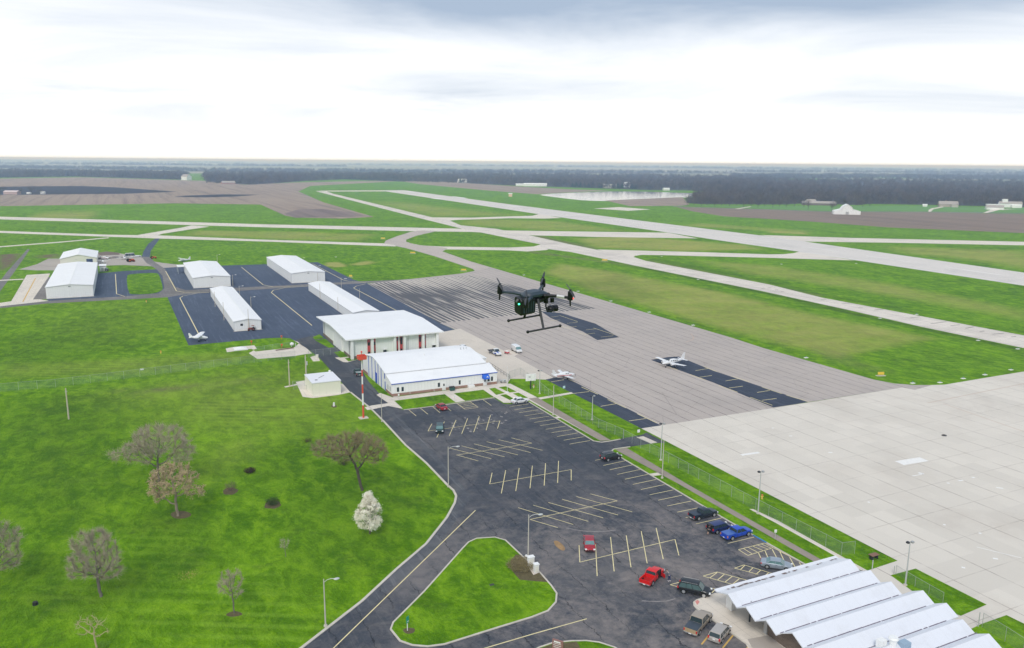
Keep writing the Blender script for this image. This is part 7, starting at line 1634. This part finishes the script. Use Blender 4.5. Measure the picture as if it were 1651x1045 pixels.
for i, (zn, N, hg, cw, K, tri, m_, sdd) in enumerate(WOODS):
    clump_mesh('woodland', N, zn, hg, cw, K, tri, m_, sdd)
    sheetpx('forest_floor', zn, WDF, .03)  # woodland floor; its dark colour also carries the shading under the crowns
# single trees one can tell apart along the wood's front edge
def far_tree_proto(seed, h=13, w=9):
    nr = np.random.default_rng(seed); rs = random.Random(seed)
    t = thing('edge_tree', 'x', 'tree', (0, 0, 0), 0, 'bare trees standing along the wood edge')
    b = MB(); b.tube((0, 0, 0), (0, 0, h*.35), .32, .24, 6)
    for k in range(7): a = rs.uniform(0, 2*PI); b.tube((0, 0, h*.3), (math.cos(a)*w*.3, math.sin(a)*w*.3, h*rs.uniform(.6, .85)), .17, .05, 5)
    b.build('trunk', BKD, t); n = 520; u_ = nr.normal(size=(n, 3)); u_ /= np.linalg.norm(u_, axis=1)[:, None]; u_ *= nr.random(n)[:, None]**.45
    c = np.stack([u_[:, 0]*w*.5, u_[:, 1]*w*.5, h*(.64+.36*u_[:, 2])], 1); d = u_.copy(); d[:, 2] += .7; d += nr.normal(size=d.shape)*.3; d /= np.linalg.norm(d, axis=1)[:, None]
    sd_ = np.cross(d, nr.normal(size=d.shape)); sd_ /= np.linalg.norm(sd_, axis=1)[:, None]; s1 = (.5+.7*nr.random(n))[:, None]
    V_ = np.stack([c-d*s1, c+sd_*s1*.13, c+d*s1*1.1], 1).reshape(-1, 3); o = npmesh('crown', V_, np.arange(len(V_)).reshape(-1, 3), WD); o.parent = t
    return t
protos = [far_tree_proto(s, h_, w_) for s, h_, w_ in ((1, 13, 9), (2, 11, 10), (3, 14, 8))]
rs = random.Random(12); used = set()
ET = [(1108,331.5),(1119,331),(1131,332.5),(1140,331),(1152,333),(1163,331.5),(1176,333),(1187,332),(1199,334.5),(1211,333),(1222,335),(1233,333),(1246,335),(1257,333.5),(1268,334),(1281,333),(1296,334.5),(1303,337.8),(1341,339.8),(1349,333),(1369,333.5),(1391,334),(1402,333),(1548,334.5),(1537,331.8)]
for i, (px, py) in enumerate(ET):
    pt = protos[i % 3]; lb = ('bare tree at the wood edge, number %d' % i)
    where = 'left of the white barn' if px < 1355 else ('right of the white barn' if px < 1450 else 'beside the tan gabled house')
    lab = 'bare tree on the grass before the wood, '+where
    if i < 3: pt.location = (*G(px, py), 0); pt['label'] = lab
    else: dup(pt, (*G(px, py), 0), rs.uniform(0, 6), lab)
for lb, px, py, w_, h_ in [('bare tree behind the pinkish far-left shed', 6, 311, 12, 12), ('large bare tree at right of the far-left farm buildings', 52, 313.4, 17, 16), ('small bare tree between the far-left shed and the large tree', 33, 313, 8, 10), ('bushy bare tree at the right end of the far-left farm trees', 64, 313.4, 12, 9)]:
    t = far_tree_proto(int(px)+20, h_, w_); t.location = (*G(px, py), 0); t['label'] = lb; del t['group']
# evergreens by the pond
def evergreen(label, px, py, h, w, seed):
    nr = np.random.default_rng(seed); x, y = G(px, py); t = thing('evergreen_tree', label, 'tree', (x, y, 0), 0, 'dark evergreens beyond the pond')
    MB().tube((0, 0, 0), (0, 0, h*.3), .3, .2, 6).build('trunk', BKD, t); n = 420; u_ = nr.random(n); a_ = nr.random(n)*2*PI; rr_ = w*.5*(1-u_**1.4)*np.sqrt(nr.random(n))
    c = np.stack([rr_*np.cos(a_), rr_*np.sin(a_), h*(.08+.9*u_)], 1); d = nr.normal(size=(n, 3)); d /= np.linalg.norm(d, axis=1)[:, None]; e_ = np.cross(d, nr.normal(size=(n, 3))); e_ /= np.linalg.norm(e_, axis=1)[:, None]; s_ = 1.0
    V_ = np.stack([c-d*s_, c+e_*s_*.7, c+d*s_], 1).reshape(-1, 3); o = npmesh('foliage', V_, np.arange(len(V_)).reshape(-1, 3), M_EVG); o.parent = t
M_EVG = m_leaf('evergreen', (0.012, 0.035, 0.014), (0.025, 0.055, 0.022), .1)
for i, (px, py, w_) in enumerate([(923,302.2,12),(929,302.3,13),(936,302.5,12),(942,302.7,12),(949,302.9,13),(956,303,11),(966,303.4,13),(970,303.5,12),(990,304.2,13),(996,304.4,12),(1003,304.6,11),(1019,305,12),(1024,305.2,11),(742,295.5,13)]):
    pl = ['first', 'second', 'third', 'fourth', 'fifth', 'sixth'][i] + ' from the left in the evergreen row above the pond' if i < 6 else ['left of the pair just left of the cream house', 'right of the pair just left of the cream house', 'just right of the cream house', 'second right of the cream house', 'between the cream and the steep white house', 'just right of the steep white house', 'second right of the steep white house', 'alone beyond the runway end'][i-6]
    evergreen('dark evergreen '+pl, px, py, 11+(i*7 % 4), w_, 100+i)

# ------------------------------------------------------------------ the hazy air
hv = bpy.data.materials.new('haze'); hv.use_nodes = True; hn = hv.node_tree; hn.nodes.clear()
ho = hn.nodes.new('ShaderNodeOutputMaterial'); pv = hn.nodes.new('ShaderNodeVolumePrincipled'); pv.inputs['Color'].default_value = (0.46, 0.66, 1.0, 1); pv.inputs['Absorption Color'].default_value = (1, 1, 1, 1); pv.inputs['Density'].default_value = HAZE = 0.00018; pv.inputs['Anisotropy'].default_value = 0.1
hn.links.new(pv.outputs[0], ho.inputs['Volume'])
hb = MB().box(-61000, 61000, -5000, 71000, -1, 68).build('haze', hv); tag(hb, kind='stuff')
